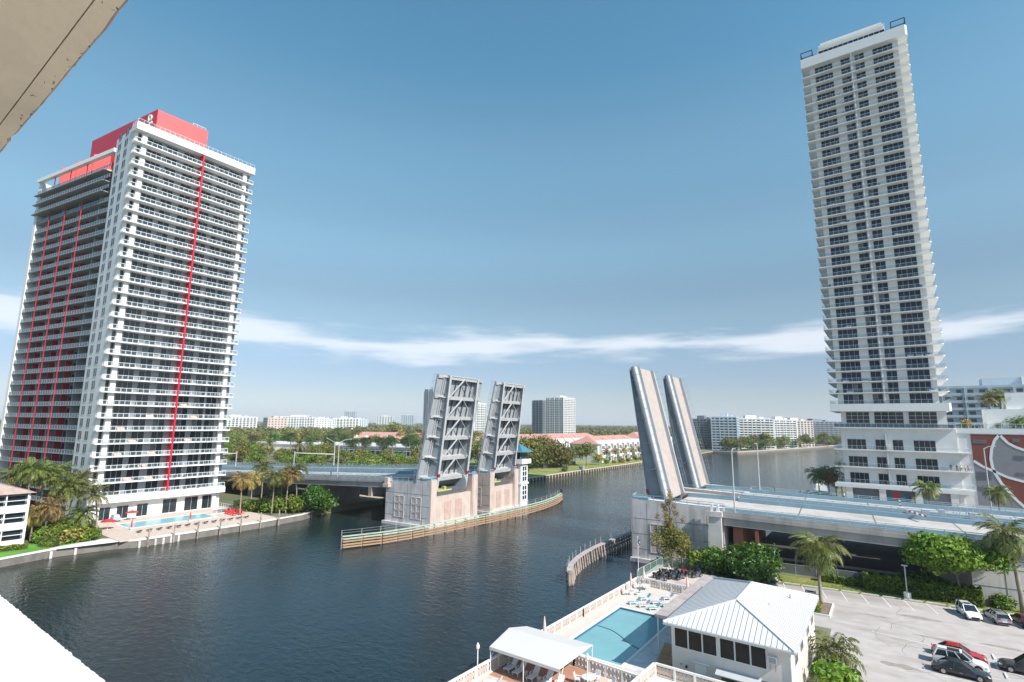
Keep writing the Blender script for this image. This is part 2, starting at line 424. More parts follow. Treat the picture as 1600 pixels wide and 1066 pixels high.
class TreeKind:
    def __init__(s, name, leaf, seed, height, width, nl, nleaf, size, flat=.75, variants=3, bark='bark', zc=.66, zr=.22, lr=.34, aspect=.5, r=None, ymax=None):
        s.v = []; s.h = height
        for k in range(variants):
            rng = np.random.default_rng(seed * 31 + k)
            lob = random_lobes(rng, nl, width * .5 * (1 - lr * .9), height * zr, height * zc, width * lr, flat)
            if ymax is not None: lob = [(a, min(b, ymax), *c) for a, b, *c in lob]
            s.v.append((crown_mesh('crown', lob, nleaf, size, leaf, seed * 7 + k, aspect=aspect), limb_mesh('trunk', lob, height, r or height * .022, seed + k, bark)))
    def put(s, x, y, z, sc_, label, group=None, k=None, rz=None, name='broadleaf_tree', cat='tree', sz=None):
        k = (int(abs(x * 13 + y * 7)) if k is None else k) % len(s.v)
        t = thing(name, label, cat, (x, y, z), (x * 1.7 + y) if rz is None else rz, group)
        t.scale = (sc_, sc_, sz or sc_)
        obj('crown', s.v[k][0], t); obj('trunk', s.v[k][1], t)
        return t

def frond_arrays(L, droop, rng, npair=20, e0=.7, wid=.62, hang=.35, lwf=.034):
    """one feather frond along +X: rib points then leaflets; returns V (4n,3), tint"""
    ribs = []; p = np.zeros(3); e = e0; N = 10
    for i in range(N + 1):
        ribs.append(p.copy()); t = i / N
        p = p + np.array([math.cos(e), 0, math.sin(e)]) * L / N; e -= droop / N * (0.5 + 1.2 * t)
    ribs = np.array(ribs); V = []; T = []
    for i in range(N):
        a, b = ribs[i], ribs[i + 1]; w = .035 * L / 4 * (1 - .8 * i / N) + .012
        V += [a + (0, -w, 0), b + (0, -w * .8, 0), b + (0, w * .8, 0), a + (0, w, 0)]; T.append(.75)
    for i in range(npair):
        t = .10 + .9 * (i + .5) / npair; q = t * N; k = min(int(q), N - 1); c = ribs[k] + (ribs[k + 1] - ribs[k]) * (q - k)
        d = ribs[k + 1] - ribs[k]; d = d / np.linalg.norm(d); up = np.array([-d[2], 0, d[0]])
        ll = L * wid * .42 * (math.sin(PI * (t * .86 + .1)) ** .7) * rng.uniform(.85, 1.1); lw = L * lwf
        for sgn in (-1, 1):
            dirn = d * rng.uniform(.45, .75) + np.array([0, sgn, 0]) * .8 + up * rng.uniform(-.1, .3); dirn /= np.linalg.norm(dirn)
            m = c + dirn * ll * .5; tip = c + dirn * ll * .95 + np.array([0, 0, -hang * ll])
            V += [c, m - d * lw, tip, m + d * lw]; T.append(np.clip(rng.beta(1.5, 2.2), 0, 1))
    return np.array(V), np.array(T)
def frond_mesh(name, L, droop, seed, mats, **kw):
    rng = np.random.default_rng(seed); V, T = frond_arrays(L, droop, rng, **kw)
    return np_mesh(name, V, len(T), mats, T)
def palm_crown_mesh(name, L, nf, seed, mats, dry=0, npair=13, e_lo=-.5, e_hi=1.25, wid=.62, hang=.35, droop=1.5):
    rng = np.random.default_rng(seed); VV = []; TT = []
    for i in range(nf):
        u = (i + .5) / nf; e0 = e_hi + (e_lo - e_hi) * u + rng.uniform(-.12, .12); az_ = i * 2.39996 + rng.uniform(-.25, .25)
        V, T = frond_arrays(L * rng.uniform(.82, 1.1) * (.8 + .2 * math.sin(PI * u)), droop * rng.uniform(.75, 1.2), rng, npair, e0, wid, hang)
        ca, sa = math.cos(az_), math.sin(az_)
        V = np.stack([V[:, 0] * ca - V[:, 1] * sa, V[:, 0] * sa + V[:, 1] * ca, V[:, 2]], 1)
        VV.append(V); TT.append(np.clip(T + (.25 if u > .8 else -.05), 0, 1))
    V = np.concatenate(VV); T = np.concatenate(TT)
    return np_mesh(name, V, len(T), mats, T)
def palm_trunk_mesh(name, h, r, lean, seed, flare=1.3):
    rng = random.Random(seed); mb = MB(); pts = []; rad = []
    for i in range(9):
        t = i / 8; pts.append((lean * t * t + rng.uniform(-.03, .03), rng.uniform(-.03, .03), -.2 + (h + .2) * t)); rad.append(r * (flare - (flare - 1) * min(1, t * 3)) * (1 - .25 * t))
    mb.tube(pts, rad, 8)
    return mb.mesh(name, 'palm_bark', smooth=True)
PALMS = {}
def palm_kind(key, L, nf, mats, seed, **kw):
    PALMS[key] = [palm_crown_mesh('crown', L, nf, seed + i, mats, **kw) for i in range(3)]
palm_kind('coco', 4.4, 26, 'frond', 11, npair=15, wid=.75, hang=.45, e_lo=-.8)
palm_kind('coco_dry', 4.2, 26, 'frond_dry', 21, npair=15, wid=.75, hang=.45, e_lo=-1.1)
palm_kind('date', 3.8, 44, 'frond_pale', 31, npair=15, droop=1.05, wid=.46, hang=.12, e_lo=-.7)
palm_kind('cabbage', 4.4, 30, 'frond_dark', 51, npair=14, wid=.8, hang=.4, e_lo=-.8, droop=1.6)
palm_kind('royal', 3.8, 22, 'frond', 41, npair=15, wid=.75, hang=.45, e_lo=-.5, droop=1.7)
TRUNKS = [palm_trunk_mesh('trunk', 1.0, .0, 0, 0)]
TRUNKM = {}
def palm(kind, x, y, z, h, s, label, group=None, lean=0.0, r=.19, k=0, name='palm_tree', rz=None):
    t = thing(name, label, 'palm tree', (x, y, z), (x * 2.1 + y * 1.3) if rz is None else rz, group)
    key = (round(h), round(lean, 1), r)
    if key not in TRUNKM: TRUNKM[key] = palm_trunk_mesh('trunk', round(h), r, lean, len(TRUNKM))
    obj('trunk', TRUNKM[key], t, scale=(1, 1, h / round(h)))
    obj('crown', PALMS[kind][k % 3], t, (lean, 0, h - .1), (0, 0, k * 1.1), s)
    return t
# ================================================================== THE SETTING
def water_material():
    m = bpy.data.materials.new('water'); m.use_nodes = True
    n, l = m.node_tree.nodes, m.node_tree.links
    p = n['Principled BSDF']
    p.inputs['Specular IOR Level'].default_value = .42
    p.inputs['Roughness'].default_value = .06; p.inputs['IOR'].default_value = 1.33
    geo = n.new('ShaderNodeNewGeometry')
    hts = []
    for sca, st, amp, det in ((.10, (1, 1.4, 1), .40, 2), (.62, (1.0, 1.7, 1), .46, 3), (2.0, (1, 1.6, 1), .17, 3)):
        mp = n.new('ShaderNodeMapping'); mp.inputs['Scale'].default_value = st; mp.inputs['Rotation'].default_value = (0, 0, R(24))
        l.new(geo.outputs['Position'], mp.inputs[0])
        t = n.new('ShaderNodeTexNoise'); t.inputs['Scale'].default_value = sca; t.inputs['Detail'].default_value = det; t.inputs['Distortion'].default_value = .4
        l.new(mp.outputs[0], t.inputs['Vector'])
        mu = n.new('ShaderNodeMath'); mu.operation = 'MULTIPLY'; mu.inputs[1].default_value = amp; l.new(t.outputs[0], mu.inputs[0]); hts.append(mu.outputs[0])
    a = n.new('ShaderNodeMath'); l.new(hts[0], a.inputs[0]); l.new(hts[1], a.inputs[1])
    b = n.new('ShaderNodeMath'); l.new(a.outputs[0], b.inputs[0]); l.new(hts[2], b.inputs[1])
    bp = n.new('ShaderNodeBump'); bp.inputs['Strength'].default_value = .45; bp.inputs['Distance'].default_value = .55
    l.new(b.outputs[0], bp.inputs['Height']); l.new(bp.outputs[0], p.inputs['Normal'])
    t = n.new('ShaderNodeTexNoise'); t.inputs['Scale'].default_value = .018; t.inputs['Detail'].default_value = 4
    l.new(geo.outputs['Position'], t.inputs['Vector'])
    mx = n.new('ShaderNodeMix'); mx.data_type = 'RGBA'; mx.inputs[6].default_value = (.008, .026, .042, 1); mx.inputs[7].default_value = (.014, .024, .026, 1)
    l.new(t.outputs[0], mx.inputs[0])
    # shallow, greener water over the mud along the west bank, bluer out in the channel
    sx = n.new('ShaderNodeSeparateXYZ'); l.new(geo.outputs['Position'], sx.inputs[0])
    sh = n.new('ShaderNodeMapRange'); sh.interpolation_type = 'SMOOTHSTEP'; sh.inputs[1].default_value = -142; sh.inputs[2].default_value = -92; sh.inputs[3].default_value = 1; sh.inputs[4].default_value = 0
    ad = n.new('ShaderNodeMath'); ad.operation = 'MULTIPLY_ADD'; ad.inputs[1].default_value = 30; l.new(t.outputs[0], ad.inputs[0]); l.new(sx.outputs[0], ad.inputs[2])
    l.new(ad.outputs[0], sh.inputs[0])
    m2 = n.new('ShaderNodeMix'); m2.data_type = 'RGBA'; l.new(sh.outputs[0], m2.inputs[0]); l.new(mx.outputs[2], m2.inputs[6]); m2.inputs[7].default_value = (.018, .028, .010, 1)
    l.new(m2.outputs[2], p.inputs['Base Color'])
    M['water'] = m
water_material()
mb = MB(); mb.quad((-9000, -400, 0), (9000, -400, 0), (9000, 12000, 0), (-9000, 12000, 0))
struct('water', mb, 'water')
LZ = 1.6
WEST = [(-9000, 12000), (-9000, -390), (-140.5, -390), (-140.4, 28), (-142.4, 36), (-141, 46), (-138.8, 50), (-138.2, 78), (-140, 92), (-143.6, 99), (-145, 126), (-146, 170), (-146.4, 222), (-147.4, 270),
        (-146, 345), (-148, 560), (-140, 562), (-124, 560), (-106, 632), (-82, 740), (-58, 890), (-20, 960), (600, 1100), (9000, 1200), (9000, 12000)]
mb = MB(); mb.prism(WEST, -3, LZ); struct('west_ground', mb, 'land')
EAST = [(-37.2, -390), (9000, -390), (9000, 1190), (600, 1090), (20, 940), (0, 500), (-17, 320), (-20, 262), (-21.5, 165), (-26.5, 164), (-26.5, 118), (-40, 109.5), (-40.6, 105), (-37.6, 101)]
mb = MB(); mb.prism(EAST, -3, LZ); struct('east_ground', mb, 'land')

def strip(name, pts, w, z0, z1, mats, kind='structure'):
    """wall along a polyline, w metres wide to the left of travel"""
    mb = MB()
    for a, b in zip(pts[:-1], pts[1:]):
        d = Vector((b[0] - a[0], b[1] - a[1])).normalized(); q = Vector((-d.y, d.x)) * w
        mb.prism([a, b, (b[0] + q.x, b[1] + q.y), (a[0] + q.x, a[1] + q.y)], z0, z1)
    return mb.build(name, mats)
# west seawall: cap along the bank with timber-like concrete piles standing in front
t = thing('seawall', 'grey concrete seawall with pale cap and stubby piles along the pool deck bank', 'seawall', (-140, 60, 0))
pts = [(-140.4, 10), (-140.4, 28), (-142.4, 36), (-141, 46), (-138.8, 50), (-138.2, 78), (-140, 92), (-143.6, 99)]
o = strip('cap', [(x + .25, y) for x, y in pts], .8, LZ - .15, LZ + .12, 'warm_white'); o.parent = t; o.location = (140, -60, 0)
o = strip('face', [(x + .12, y) for x, y in pts], .2, -1, LZ - .15, 'seawall'); o.parent = t; o.location = (140, -60, 0)
mb = MB(); mb.box(-.22, -.22, -1.5, .22, .22, 1.35); pile_me = mb.mesh('pile', 'concrete')
mb = MB(); mb.tube([(0, 0, -1.5), (0, 0, 4.0)], .17, 8); mb.tube([(0, 0, 4.0), (0, 0, 4.12)], [.2, .05], 8); tall_me = mb.mesh('mooring_pile', 'wood_pile')
for i in range(7): obj('pile', pile_me, t, (-140.0 + 140 - (1.6 if i > 1 else 0) * min(1, i / 2), 20 + 4.0 * i - 60, 0))
for i in range(6): obj('pile', pile_me, t, (-138.35 + 140 + (-2.4 if i < 0 else 0), 50.5 + 1.6 * i - 60, 0))
for i in range(7): obj('mooring_pile', tall_me, t, (-137.6 + 140 - (.012 * (i - 3) ** 2), 52 + 5.2 * i - 60, 0))
# north-west bank seawall with dark bays between pale piles
t = thing('seawall', 'low seawall with pale cap and dark bays below the park lawn', 'seawall', (-147, 260, 0))
pts = [(-145, 126), (-146, 170), (-146.4, 222), (-147.4, 270), (-146, 345), (-148, 560)]
o = strip('cap', [(x + .4, y) for x, y in pts], 1.4, LZ - .25, LZ + .15, 'sand'); o.parent = t; o.location = (147, -260, 0)
o = strip('face', [(x + .15, y) for x, y in pts], .2, -1, LZ - .25, 'wood_dark'); o.parent = t; o.location = (147, -260, 0)
mb = MB(); mb.box(-.3, -.3, -1, .3, .3, 1.4); pm = mb.mesh('pile', 'sand')
for i in range(60):
    y = 206 + i * 3.2; x = np.interp(y, [170, 222, 270, 345, 560], [-146, -146.4, -147.4, -146, -148])
    obj('pile', pm, t, (x + .55 + 147, y - 260, 0))
# far north shore wall
t = thing('seawall', 'long pale seawall and beach below the far curved condominium blocks', 'seawall', (-124, 560, 0))
pts = [(-148, 560), (-124, 560), (-106, 632), (-82, 740), (-58, 890), (-20, 960)]
o = strip('cap', [(x, y - .5) for x, y in pts], 3.0, LZ - .1, LZ + .9, 'sand'); o.parent = t; o.location = (124, -560, 0)
o = strip('face', [(x, y - .8) for x, y in pts], .3, -1, LZ + .2, 'seawall'); o.parent = t; o.location = (124, -560, 0)
# east bank
t = thing('seawall', 'pale seawall carrying the balustrade beside the near swimming pool', 'seawall', (-37, 60, 0))
pts = [(-37.3, 20), (-37.2, 88), (-37.6, 101)]
o = strip('cap', pts, -.8, LZ - .1, LZ + .65, 'warm_white'); o.parent = t; o.location = (37, -60, 0)
o = strip('face', pts, -.3, -1.5, LZ - .1, 'seawall'); o.parent = t; o.location = (37, -60, 0)

# ------------------------------------------------------------------ ground covers (each sheet a few mm to a few cm above the one below)
def sheet(name, poly, z, mats):
    mb = MB(); n = len(poly)
    mb.add([(p[0], p[1], z) for p in poly], [tuple(range(n))])
    return tag(mb.build(name, mats), kind='structure')
sheet('lawn', [(-230, 196), (-146.2, 196), (-146.6, 222), (-147.6, 270), (-146.6, 400), (-190, 400), (-240, 300)], LZ + .02, 'grass')
sheet('lawn', [(-152, 8), (-140.6, 8), (-140.7, 28), (-142.6, 36), (-142.2, 44), (-152, 46)], LZ + .02, 'lawn_bright')
mb = MB(); mb.box(-172, 47, LZ, -139.2, 84, LZ + .2); struct('pool_deck', mb, 'paver')
sheet('path', [(-144, 36), (-141.6, 37), (-139.6, 48), (-142, 50), (-146, 46)], LZ + .04, 'warm_white')
sheet('causeway_road', [(-9000, 112), (-285, 112), (-285, 146), (-9000, 150)], LZ + .03, 'road_light')
sheet('parking_lot', [(-480, 236), (-262, 262), (-262, 276), (-480, 262)], LZ + .03, 'road_light')
sheet('parking_lot', [(-8.4, 40), (60, 40), (60, 106), (2.5, 106.9), (-8.4, 105.6), (-19.5, 103.6), (-19.5, 86), (-8.4, 86)], LZ + .012, 'asphalt_worn')
sheet('grass_strip', [(-21, 104.2), (-8.4, 106.6), (2.5, 107.8), (60, 107.2), (60, 116), (-6, 112.5), (-21, 111)], LZ + .03, 'grass')
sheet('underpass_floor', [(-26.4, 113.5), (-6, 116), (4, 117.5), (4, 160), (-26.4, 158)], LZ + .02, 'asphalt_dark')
sheet('underpass_path', [(-26.4, 121.5), (4, 123.5), (4, 125.6), (-26.4, 123.9)], LZ + .05, 'warm_white')
sheet('tower_forecourt', [(-21, 164), (90, 164), (90, 187), (-18, 187)], LZ + .02, 'road_light')
sheet('underpass_bank', [(-168, 100), (-144.6, 101), (-145.4, 126), (-146, 150), (-168, 150)], LZ + .03, 'sand')
sheet('bank_soil', [(-40.3, 105), (-37.3, 101.5), (-37.2, 104.6), (-20, 104.6), (-20, 112), (-26.4, 117.6), (-39.6, 109.2)], LZ + .05, 'rock')

# ================================================================== LEFT TOWER (white, red fins)
LT = (-176.0, 60.0, LZ)
tw = thing('apartment_tower', 'tall white balconied tower with red fins and red rooftop block beside the canal', 'tower', LT)
def ltp(name, mb, mats, smooth=False): return mb.build(name, mats, tw, LT, (0, 0, 0), smooth)
NF = 30; ZF = lambda k: 8.3 + 3.4 * k
ang = math.atan2(-.1504, -.9886)
FA = Vector((-184.0, 48.9, 0)); FX = Vector((-.9886, -.1504, 0)); FY = Vector((.1504, -.9886, 0))
def fpt(s_, d_, z): p = FA + FX * s_ + FY * d_; return (p.x, p.y, z)
def fpoly(s0, s1, d0, d1): return [fpt(s0, d0, 0)[:2], fpt(s1, d0, 0)[:2], fpt(s1, d1, 0)[:2], fpt(s0, d1, 0)[:2]]
# walls
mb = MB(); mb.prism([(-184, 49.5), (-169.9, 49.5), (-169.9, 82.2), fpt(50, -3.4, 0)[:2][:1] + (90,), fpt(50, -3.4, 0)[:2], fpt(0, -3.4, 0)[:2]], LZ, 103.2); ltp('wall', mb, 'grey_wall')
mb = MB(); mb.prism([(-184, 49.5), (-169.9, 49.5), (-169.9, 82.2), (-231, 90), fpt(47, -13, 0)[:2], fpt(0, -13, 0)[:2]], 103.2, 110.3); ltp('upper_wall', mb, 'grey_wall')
mb = MB(); mb.box(-184, 48.6, LZ, -169.6, 49.5, 112.2); ltp('corner_wall', mb, 'white_paint')
mb = MB(); mb.prism(fpoly(46.6, 48.2, -2.6, .1), LZ, 108.3); ltp('corner_wall', mb, 'white_paint')
# windows of the corner wall
mb = MB(); mb.box(-1.15, -.04, 0, 1.15, .1, 2.3); mb.box(-1.25, -.07, -.12, 1.25, .1, 0, 1); mb.box(.1, -.055, 0, .2, 0, 2.3, 1)
cw = mb.mesh('window', ['navy_glass', 'mullion'])
for k in range(NF + 1):
    for x in (-180.9, -175.6): obj('window', cw, tw, (x - LT[0], 48.6 - LT[1], ZF(k) - LT[2] + .75))
# east balconies
EX0, EX1, EY0, EY1 = -169.9, -167.5, 48.3, 82.5
mb = MB(); mb.box(EX0 - LT[0], EY0 - LT[1], -.26, EX1 - LT[0], EY1 - LT[1], 0); slab_e = mb.mesh('balcony_slab', 'white_clean')
def rail_mesh(name, segs, mats, step=1.35, h=1.07, kerb=.14, post=.07, th=.09):
    mb = MB(); gl = MB()
    for a, b in segs:
        a = Vector(a); b = Vector(b); L = (b - a).length; d = (b - a) / L
        mb.bar(a + Vector((0, 0, h)), b + Vector((0, 0, h)), th)
        if kerb: mb.bar(a + Vector((0, 0, kerb / 2)), b + Vector((0, 0, kerb / 2)), kerb)
        n = max(1, round(L / step))
        for i in range(n + 1):
            p = a + d * L * i / n; mb.bar(p, p + Vector((0, 0, h)), post)
        q = Vector((0, 0, 1))
        gl.quad(tuple(a + q * (kerb + .03)), tuple(b + q * (kerb + .03)), tuple(b + q * (h - th)), tuple(a + q * (h - th)))
    return mb.mesh(name, mats[0]), gl.mesh('glass_panel', mats[1])
ex, ey0, ey1 = EX1 - LT[0] - .1, EY0 - LT[1] + .1, EY1 - LT[1] - .1
rail_e, glass_e = rail_mesh('balcony_railing', [((ex, ey0, 0), (ex, ey1, 0)), ((EX0 - LT[0] + .3, ey0, 0), (ex - .1, ey0, 0)), ((EX0 - LT[0] + .3, ey1, 0), (ex - .1, ey1, 0))], ('white_clean', 'rail_glass'), kerb=.06, th=.10, post=.075)
def win_mesh(w, h, n, mats=('dark_glass', 'mullion'), axis='y', mull=.06, depth=.06, seed=0):
    mb = MB()
    def bx(a0, z0, a1, z1, d, mi):
        if axis == 'y': mb.box(0, a0, z0, d, a1, z1, mi)
        else: mb.box(a0, -d, z0, a1, 0, z1, mi)
    bx(0, 0, w, h, depth, 0)
    for i in range(n + 1):
        c = w * i / n; bx(max(0, c - mull / 2), 0, min(w, c + mull / 2), h, depth + .03, 1)
    bx(0, h - mull, w, h, depth + .025, 1)
    for i in range(n):                             # drawn blinds and curtains behind some panes
        if seed and RW.random() < .15: lo_ = h * RW.choice((0, 0, .3, .5)); bx(w * i / n + mull / 2, lo_, w * (i + 1) / n - mull / 2, h - mull, depth + .004, 2)
    return mb.mesh('window', list(mats) + ['curtain_glass'])
RW = random.Random(17)
def win_set(w, h, n, mats, axis): return [win_mesh(w, h, n, mats, axis, seed=k) for k in range(6)]
we3, we2 = win_set(3.6, 3.0, 3, ('dark_glass', 'mullion'), 'y'), win_set(3.0, 3.0, 2, ('dark_glass', 'mullion'), 'y')
EW = [(52.2, 1), (57.0, 0), (61.8, 0), (67.6, 0), (72.0, 0), (75.6, 0), (48.9, 2)]
we1 = win_set(1.4, 3.0, 1, ('dark_glass', 'mullion'), 'y')
rw = random.Random(4)
for k in range(NF):
    z = ZF(k) - LT[2]
    obj('balcony_slab', slab_e, tw, (0, 0, z))
    r_ = obj('balcony_railing', rail_e, tw, (0, 0, z)); obj('glass_panel', glass_e, r_)
    for y, ty in EW: obj('window', (we2, we3, we1)[ty][RW.randrange(6)], tw, (EX0 - LT[0], y - LT[1], z + .02))
mb = MB(); mb.box(-169.6, 50.3, LZ, -168.5, 51.5, 110.3); ltp('column', mb, 'white_clean')
mb = MB(); mb.box(-169.5, 79.6, LZ, -168.6, 80.7, 110.3); ltp('column', mb, 'white_clean')
mb = MB(); mb.box(-169.88, 66.3, 8.4, -167.35, 66.75, 110.3); ltp('red_fin', mb, 'red_paint')
# balcony furniture seen through the lower railings
mb = MB(); mb.box(-.4, -.9, 0, .4, .9, .42); mb.box(-.42, -.9, .42, -.25, .9, .8); sofa = mb.mesh('balcony_sofa', 'cloth_pink')
for k, y in ((3, 54), (3, 62), (4, 57), (4, 71), (5, 54), (6, 60.5), (6, 72), (2, 60), (1, 62), (1, 57), (7, 69)): obj('balcony_sofa', sofa, tw, (-168.6 - LT[0], y - LT[1], ZF(k) - LT[2]))
# roof band, terrace railing, rooftop block
mb = MB(); mb.prism([(-171.4, 48.3), (-167.3, 48.3), (-167.3, 82.6), (-171.4, 82.6)], 110.4, 112.6); ltp('roof_band', mb, 'white_clean')
mb = MB(); mb.prism([(-184, 49.55), (-171.45, 49.55), (-171.45, 82.6), (-232, 90), fpt(47.2, -12.8, 0)[:2], fpt(0, -12.8, 0)[:2]], 110.32, 111.4); ltp('roof', mb, 'roof_flat')
r1, g1 = rail_mesh('roof_railing', [((-167.5 - LT[0], 48.5 - LT[1], 112.6 - LZ), (-167.5 - LT[0], 82.4 - LT[1], 112.6 - LZ)), ((-171.4 - LT[0], 48.5 - LT[1], 112.6 - LZ), (-167.6 - LT[0], 48.5 - LT[1], 112.6 - LZ))], ('white_clean', 'rail_glass'), kerb=.1, th=.06, post=.06)
q = obj('roof_railing', r1, tw); obj('glass_panel', g1, q)
mb = MB(); mb.prism([(-176, 55.6), (-176, 70.3), (-216, 66), (-216, 50.4)], 111.4, 123.2); rb = ltp('rooftop_block', mb, 'red_paint_sunlit')  # sunlit tone of the red, for the block's lit east side
mb = MB(); mb.prism([(-176.02, 55.45), (-176.3, 55.6), (-216, 50.5), (-216, 50.25)], 111.5, 123.25); ltp('rooftop_wall', mb, 'red_paint')
# white brand marks on the red wall: a stack of three simple glyph shapes
def on_wall(u, z):   # u metres west of the corner along the red wall
    d = Vector((-41.98, -5.45)).normalized(); return (-176.02 + d.x * u + .012, 55.45 + d.y * u - .09, z)
mb = MB()
def glyph(pts, w=.42):
    for a, b in zip(pts[:-1], pts[1:]):
        A, B = on_wall(*a), on_wall(*b); mb.bar(A, B, w)
ring = lambda cu, cz, ru, rz, a0=0, a1=360: [(cu + ru * math.cos(R(a)), cz + rz * math.sin(R(a))) for a in np.linspace(a0, a1, 12)]
glyph(ring(3.6, 121.3, .8, .9)); glyph([(4.4, 122.3), (4.4, 119.9)])
glyph([(2.2, 119.6), (5.2, 118.6)]); glyph([(3.0, 119.6), (4.2, 117.8), (5.0, 118.9)], .5)
glyph(ring(3.6, 116.3, .8, .7, 0, 300)); glyph([(2.8, 116.2), (4.5, 116.6)]); glyph([(3.2, 115.4), (3.2, 113.6), (4.5, 114.4), (4.4, 113.2)], .5)
ltp('rooftop_logo', mb, 'white_clean')
mb = MB()
for y in (66, 67.3, 68.6, 69.9): mb.bar((-177, y, 123.2), (-177, y, 124.3), .08)
mb.bar((-177, 66, 124.3), (-177, 69.9, 124.3), .1); ltp('roof_handrail', mb, 'white_clean')
# south facade (turned 8.6 degrees): slabs, blue glass rails, red fins
mb = MB(); mb.box(0, -3.4, -.22, 46.5, .0, 0); slab_s = mb.mesh('balcony_slab', 'facade_shade_grey')  # white slabs greyed so the south side looks shaded
mb = MB(); mb.box(3.5, -3.4, -.28, 48.5, 1.1, 0); slab_s2 = mb.mesh('balcony_slab', 'facade_shade_grey')
rail_s, glass_s = rail_mesh('balcony_railing', [((.1, -.08, 0), (46.4, -.08, 0))], ('mullion', 'rail_glass_blue'), kerb=.0, th=.05, post=.04, step=1.5)
ws = win_mesh(5.2, 2.5, 4, ('dark_glass', 'dark_frame'), axis='x')
ws2 = win_mesh(3.0, 2.5, 2, ('dark_glass', 'dark_frame'), axis='x')
mb = MB(); mb.box(0, -3.35, 0, .3, -.7, 3.1); part_s = mb.mesh('partition', 'facade_shade_grey')
lo = lambda s_, d_, z: tuple(Vector(fpt(s_, d_, z)) - Vector(LT))
for k in range(-1, NF - 1):
    z = ZF(k); top = k >= NF - 4
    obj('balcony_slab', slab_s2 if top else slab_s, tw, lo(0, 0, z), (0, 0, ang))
    r_ = obj('balcony_railing', rail_s, tw, lo(0, 1.0 if top else 0, z), (0, 0, ang)); obj('glass_panel', glass_s, r_)
    if k == NF - 2: continue
    for s_ in (1.2, 10.5, 20.8, 31.4, 40.2): obj('window', ws if s_ < 40 else ws2, tw, lo(s_ + 5.2 if s_ < 40 else s_ + 3, -3.35, z + .02), (0, 0, ang + PI))
    if not top:
        for s_ in (7.6, 20.2, 30.6, 41.0): obj('partition', part_s, tw, lo(s_, 0, z), (0, 0, ang))
for s_ in (16.6, 26.9, 37.4):
    mb = MB(); mb.prism(fpoly(s_, s_ + .3, -3.4, -1.7), LZ, 103.2); ltp('red_fin', mb, 'red_paint')
    mb = MB(); mb.prism(fpoly(s_, s_ + .2, -.1, .1), 8, 108.4); ltp('red_edge', mb, 'red_paint')
    mb = MB(); mb.prism(fpoly(s_, s_ + .35, -12.9, -1.2), 103.52, [118.0, 118.0, 112.4, 112.4]); ltp('terrace_wall', mb, 'red_paint_sunlit')  # red fins carried up in the sunlit copy of their paint
mb = MB(); mb.prism(fpoly(.0, 48.4, -.4, .8), 108.4, 109.6); ltp('pergola_beam', mb, 'white_clean')
mb = MB()
for s_ in (6, 11, 21.5, 32, 43): mb.lathe([(.08, 0), (.08, 2.4), (1.7, 2.2), (.9, 2.9), (.05, 3.3)], 8, fpt(s_, -3.4, 103.6))
ltp('terrace_umbrella', mb, 'canvas_white')
# podium storey
mb = MB(); mb.box(-171.4, 49.4, LZ, -169.3, 82, 8.0); ltp('podium_wall', mb, 'white_clean')
mb = MB(); mb.box(-171.4, 48.2, 6.5, -167.3, 82.6, 8.02); ltp('podium_fascia', mb, 'white_clean')
pd = win_mesh(3.6, 3.8, 2); pd2 = win_mesh(2.6, 3.2, 2)
for y, m_ in ((51.5, pd2), (55.6, pd2), (60.2, pd2), (66.5, pd), (72.2, pd), (77.0, pd)): obj('glass_door', m_, tw, (-169.3 - LT[0], y - LT[1], .25 + .2))
# its pool, bollard lights and sun furniture
t = thing('swimming_pool', 'narrow pale blue pool on the deck in front of the red-finned tower', 'swimming pool', (-156.5, 63, LZ + .2))
mb = MB(); mb.box(-161.4, 53.5, 1.82, -153.4, 74, 1.86); mb.build('pool_water', 'pool_tile', t, (-156.5, 63, LZ + .2), (0, 0, 0))
mb = MB()
for a in ((-161.8, 53.1, -153.0, 53.5), (-161.8, 74, -153.0, 74.4), (-161.8, 53.5, -161.4, 74), (-153.4, 53.5, -153.0, 74)): mb.box(a[0], a[1], 1.8, a[2], a[3], 1.9)
mb.build('coping', 'warm_white', t, (-156.5, 63, LZ + .2), (0, 0, 0))
t0 = thing('sun_lounger', 'dark slatted sun lounger in the row along the far pool deck edge', 'sun lounger', (-146, 53, 1.8), 0, 'loungers in a row along the far pool deck edge')
mb = MB(); mb.box(-1, -.32, .3, .35, .32, .38); mb.hexa([(.35, -.32, .3), (1, -.32, .72), (1, .32, .72), (.35, .32, .3), (.35, -.32, .38), (.97, -.32, .8), (.97, .32, .8), (.35, .32, .38)]); mb.build('lounger_bed', 'sling_dark', t0)
mb = MB(); [mb.box(x - .03, y - .03, 0, x + .03, y + .03, .3) for x in (-.9, .3) for y in (-.28, .28)]; mb.build('leg', 'dark_frame', t0)
t0['label'] = 'dark slatted sun lounger at the near end of the far pool deck row'
for i in range(1, 13): copy_thing(t0, (-146 + .05 * i, 53 + 2.1 * i, 1.8), 0, f'{ORD[i]} dark slatted sun lounger from the near end of the far pool deck row')
def umbrella(name, label, x, y, z, color, open_=True, h=2.4, r=1.5, group=None):
    t = thing(name, label, 'parasol', (x, y, z), 0, group)
    mb = MB(); mb.tube([(0, 0, 0), (0, 0, h + .2)], .035, 6); mb.lathe([(.3, 0), (.3, .06), (.05, .1)], 10); mb.build('pole', 'white_metal', t)
    mb = MB()
    if open_: mb.lathe([(r, h - .5), (r * .98, h - .42), (r * .5, h - .12), (.04, h + .12)], 8)
    else: mb.lathe([(.14, h - 1.7), (.2, h - 1.4), (.17, h - .7), (.06, h + .1), (.02, h + .2)], 8)
    mb.build('canopy', color, t)
    return t
umbrella('red_parasol', 'open red parasol against the white wall at the far pool', -165.8, 58.0, 1.8, 'cloth_red')
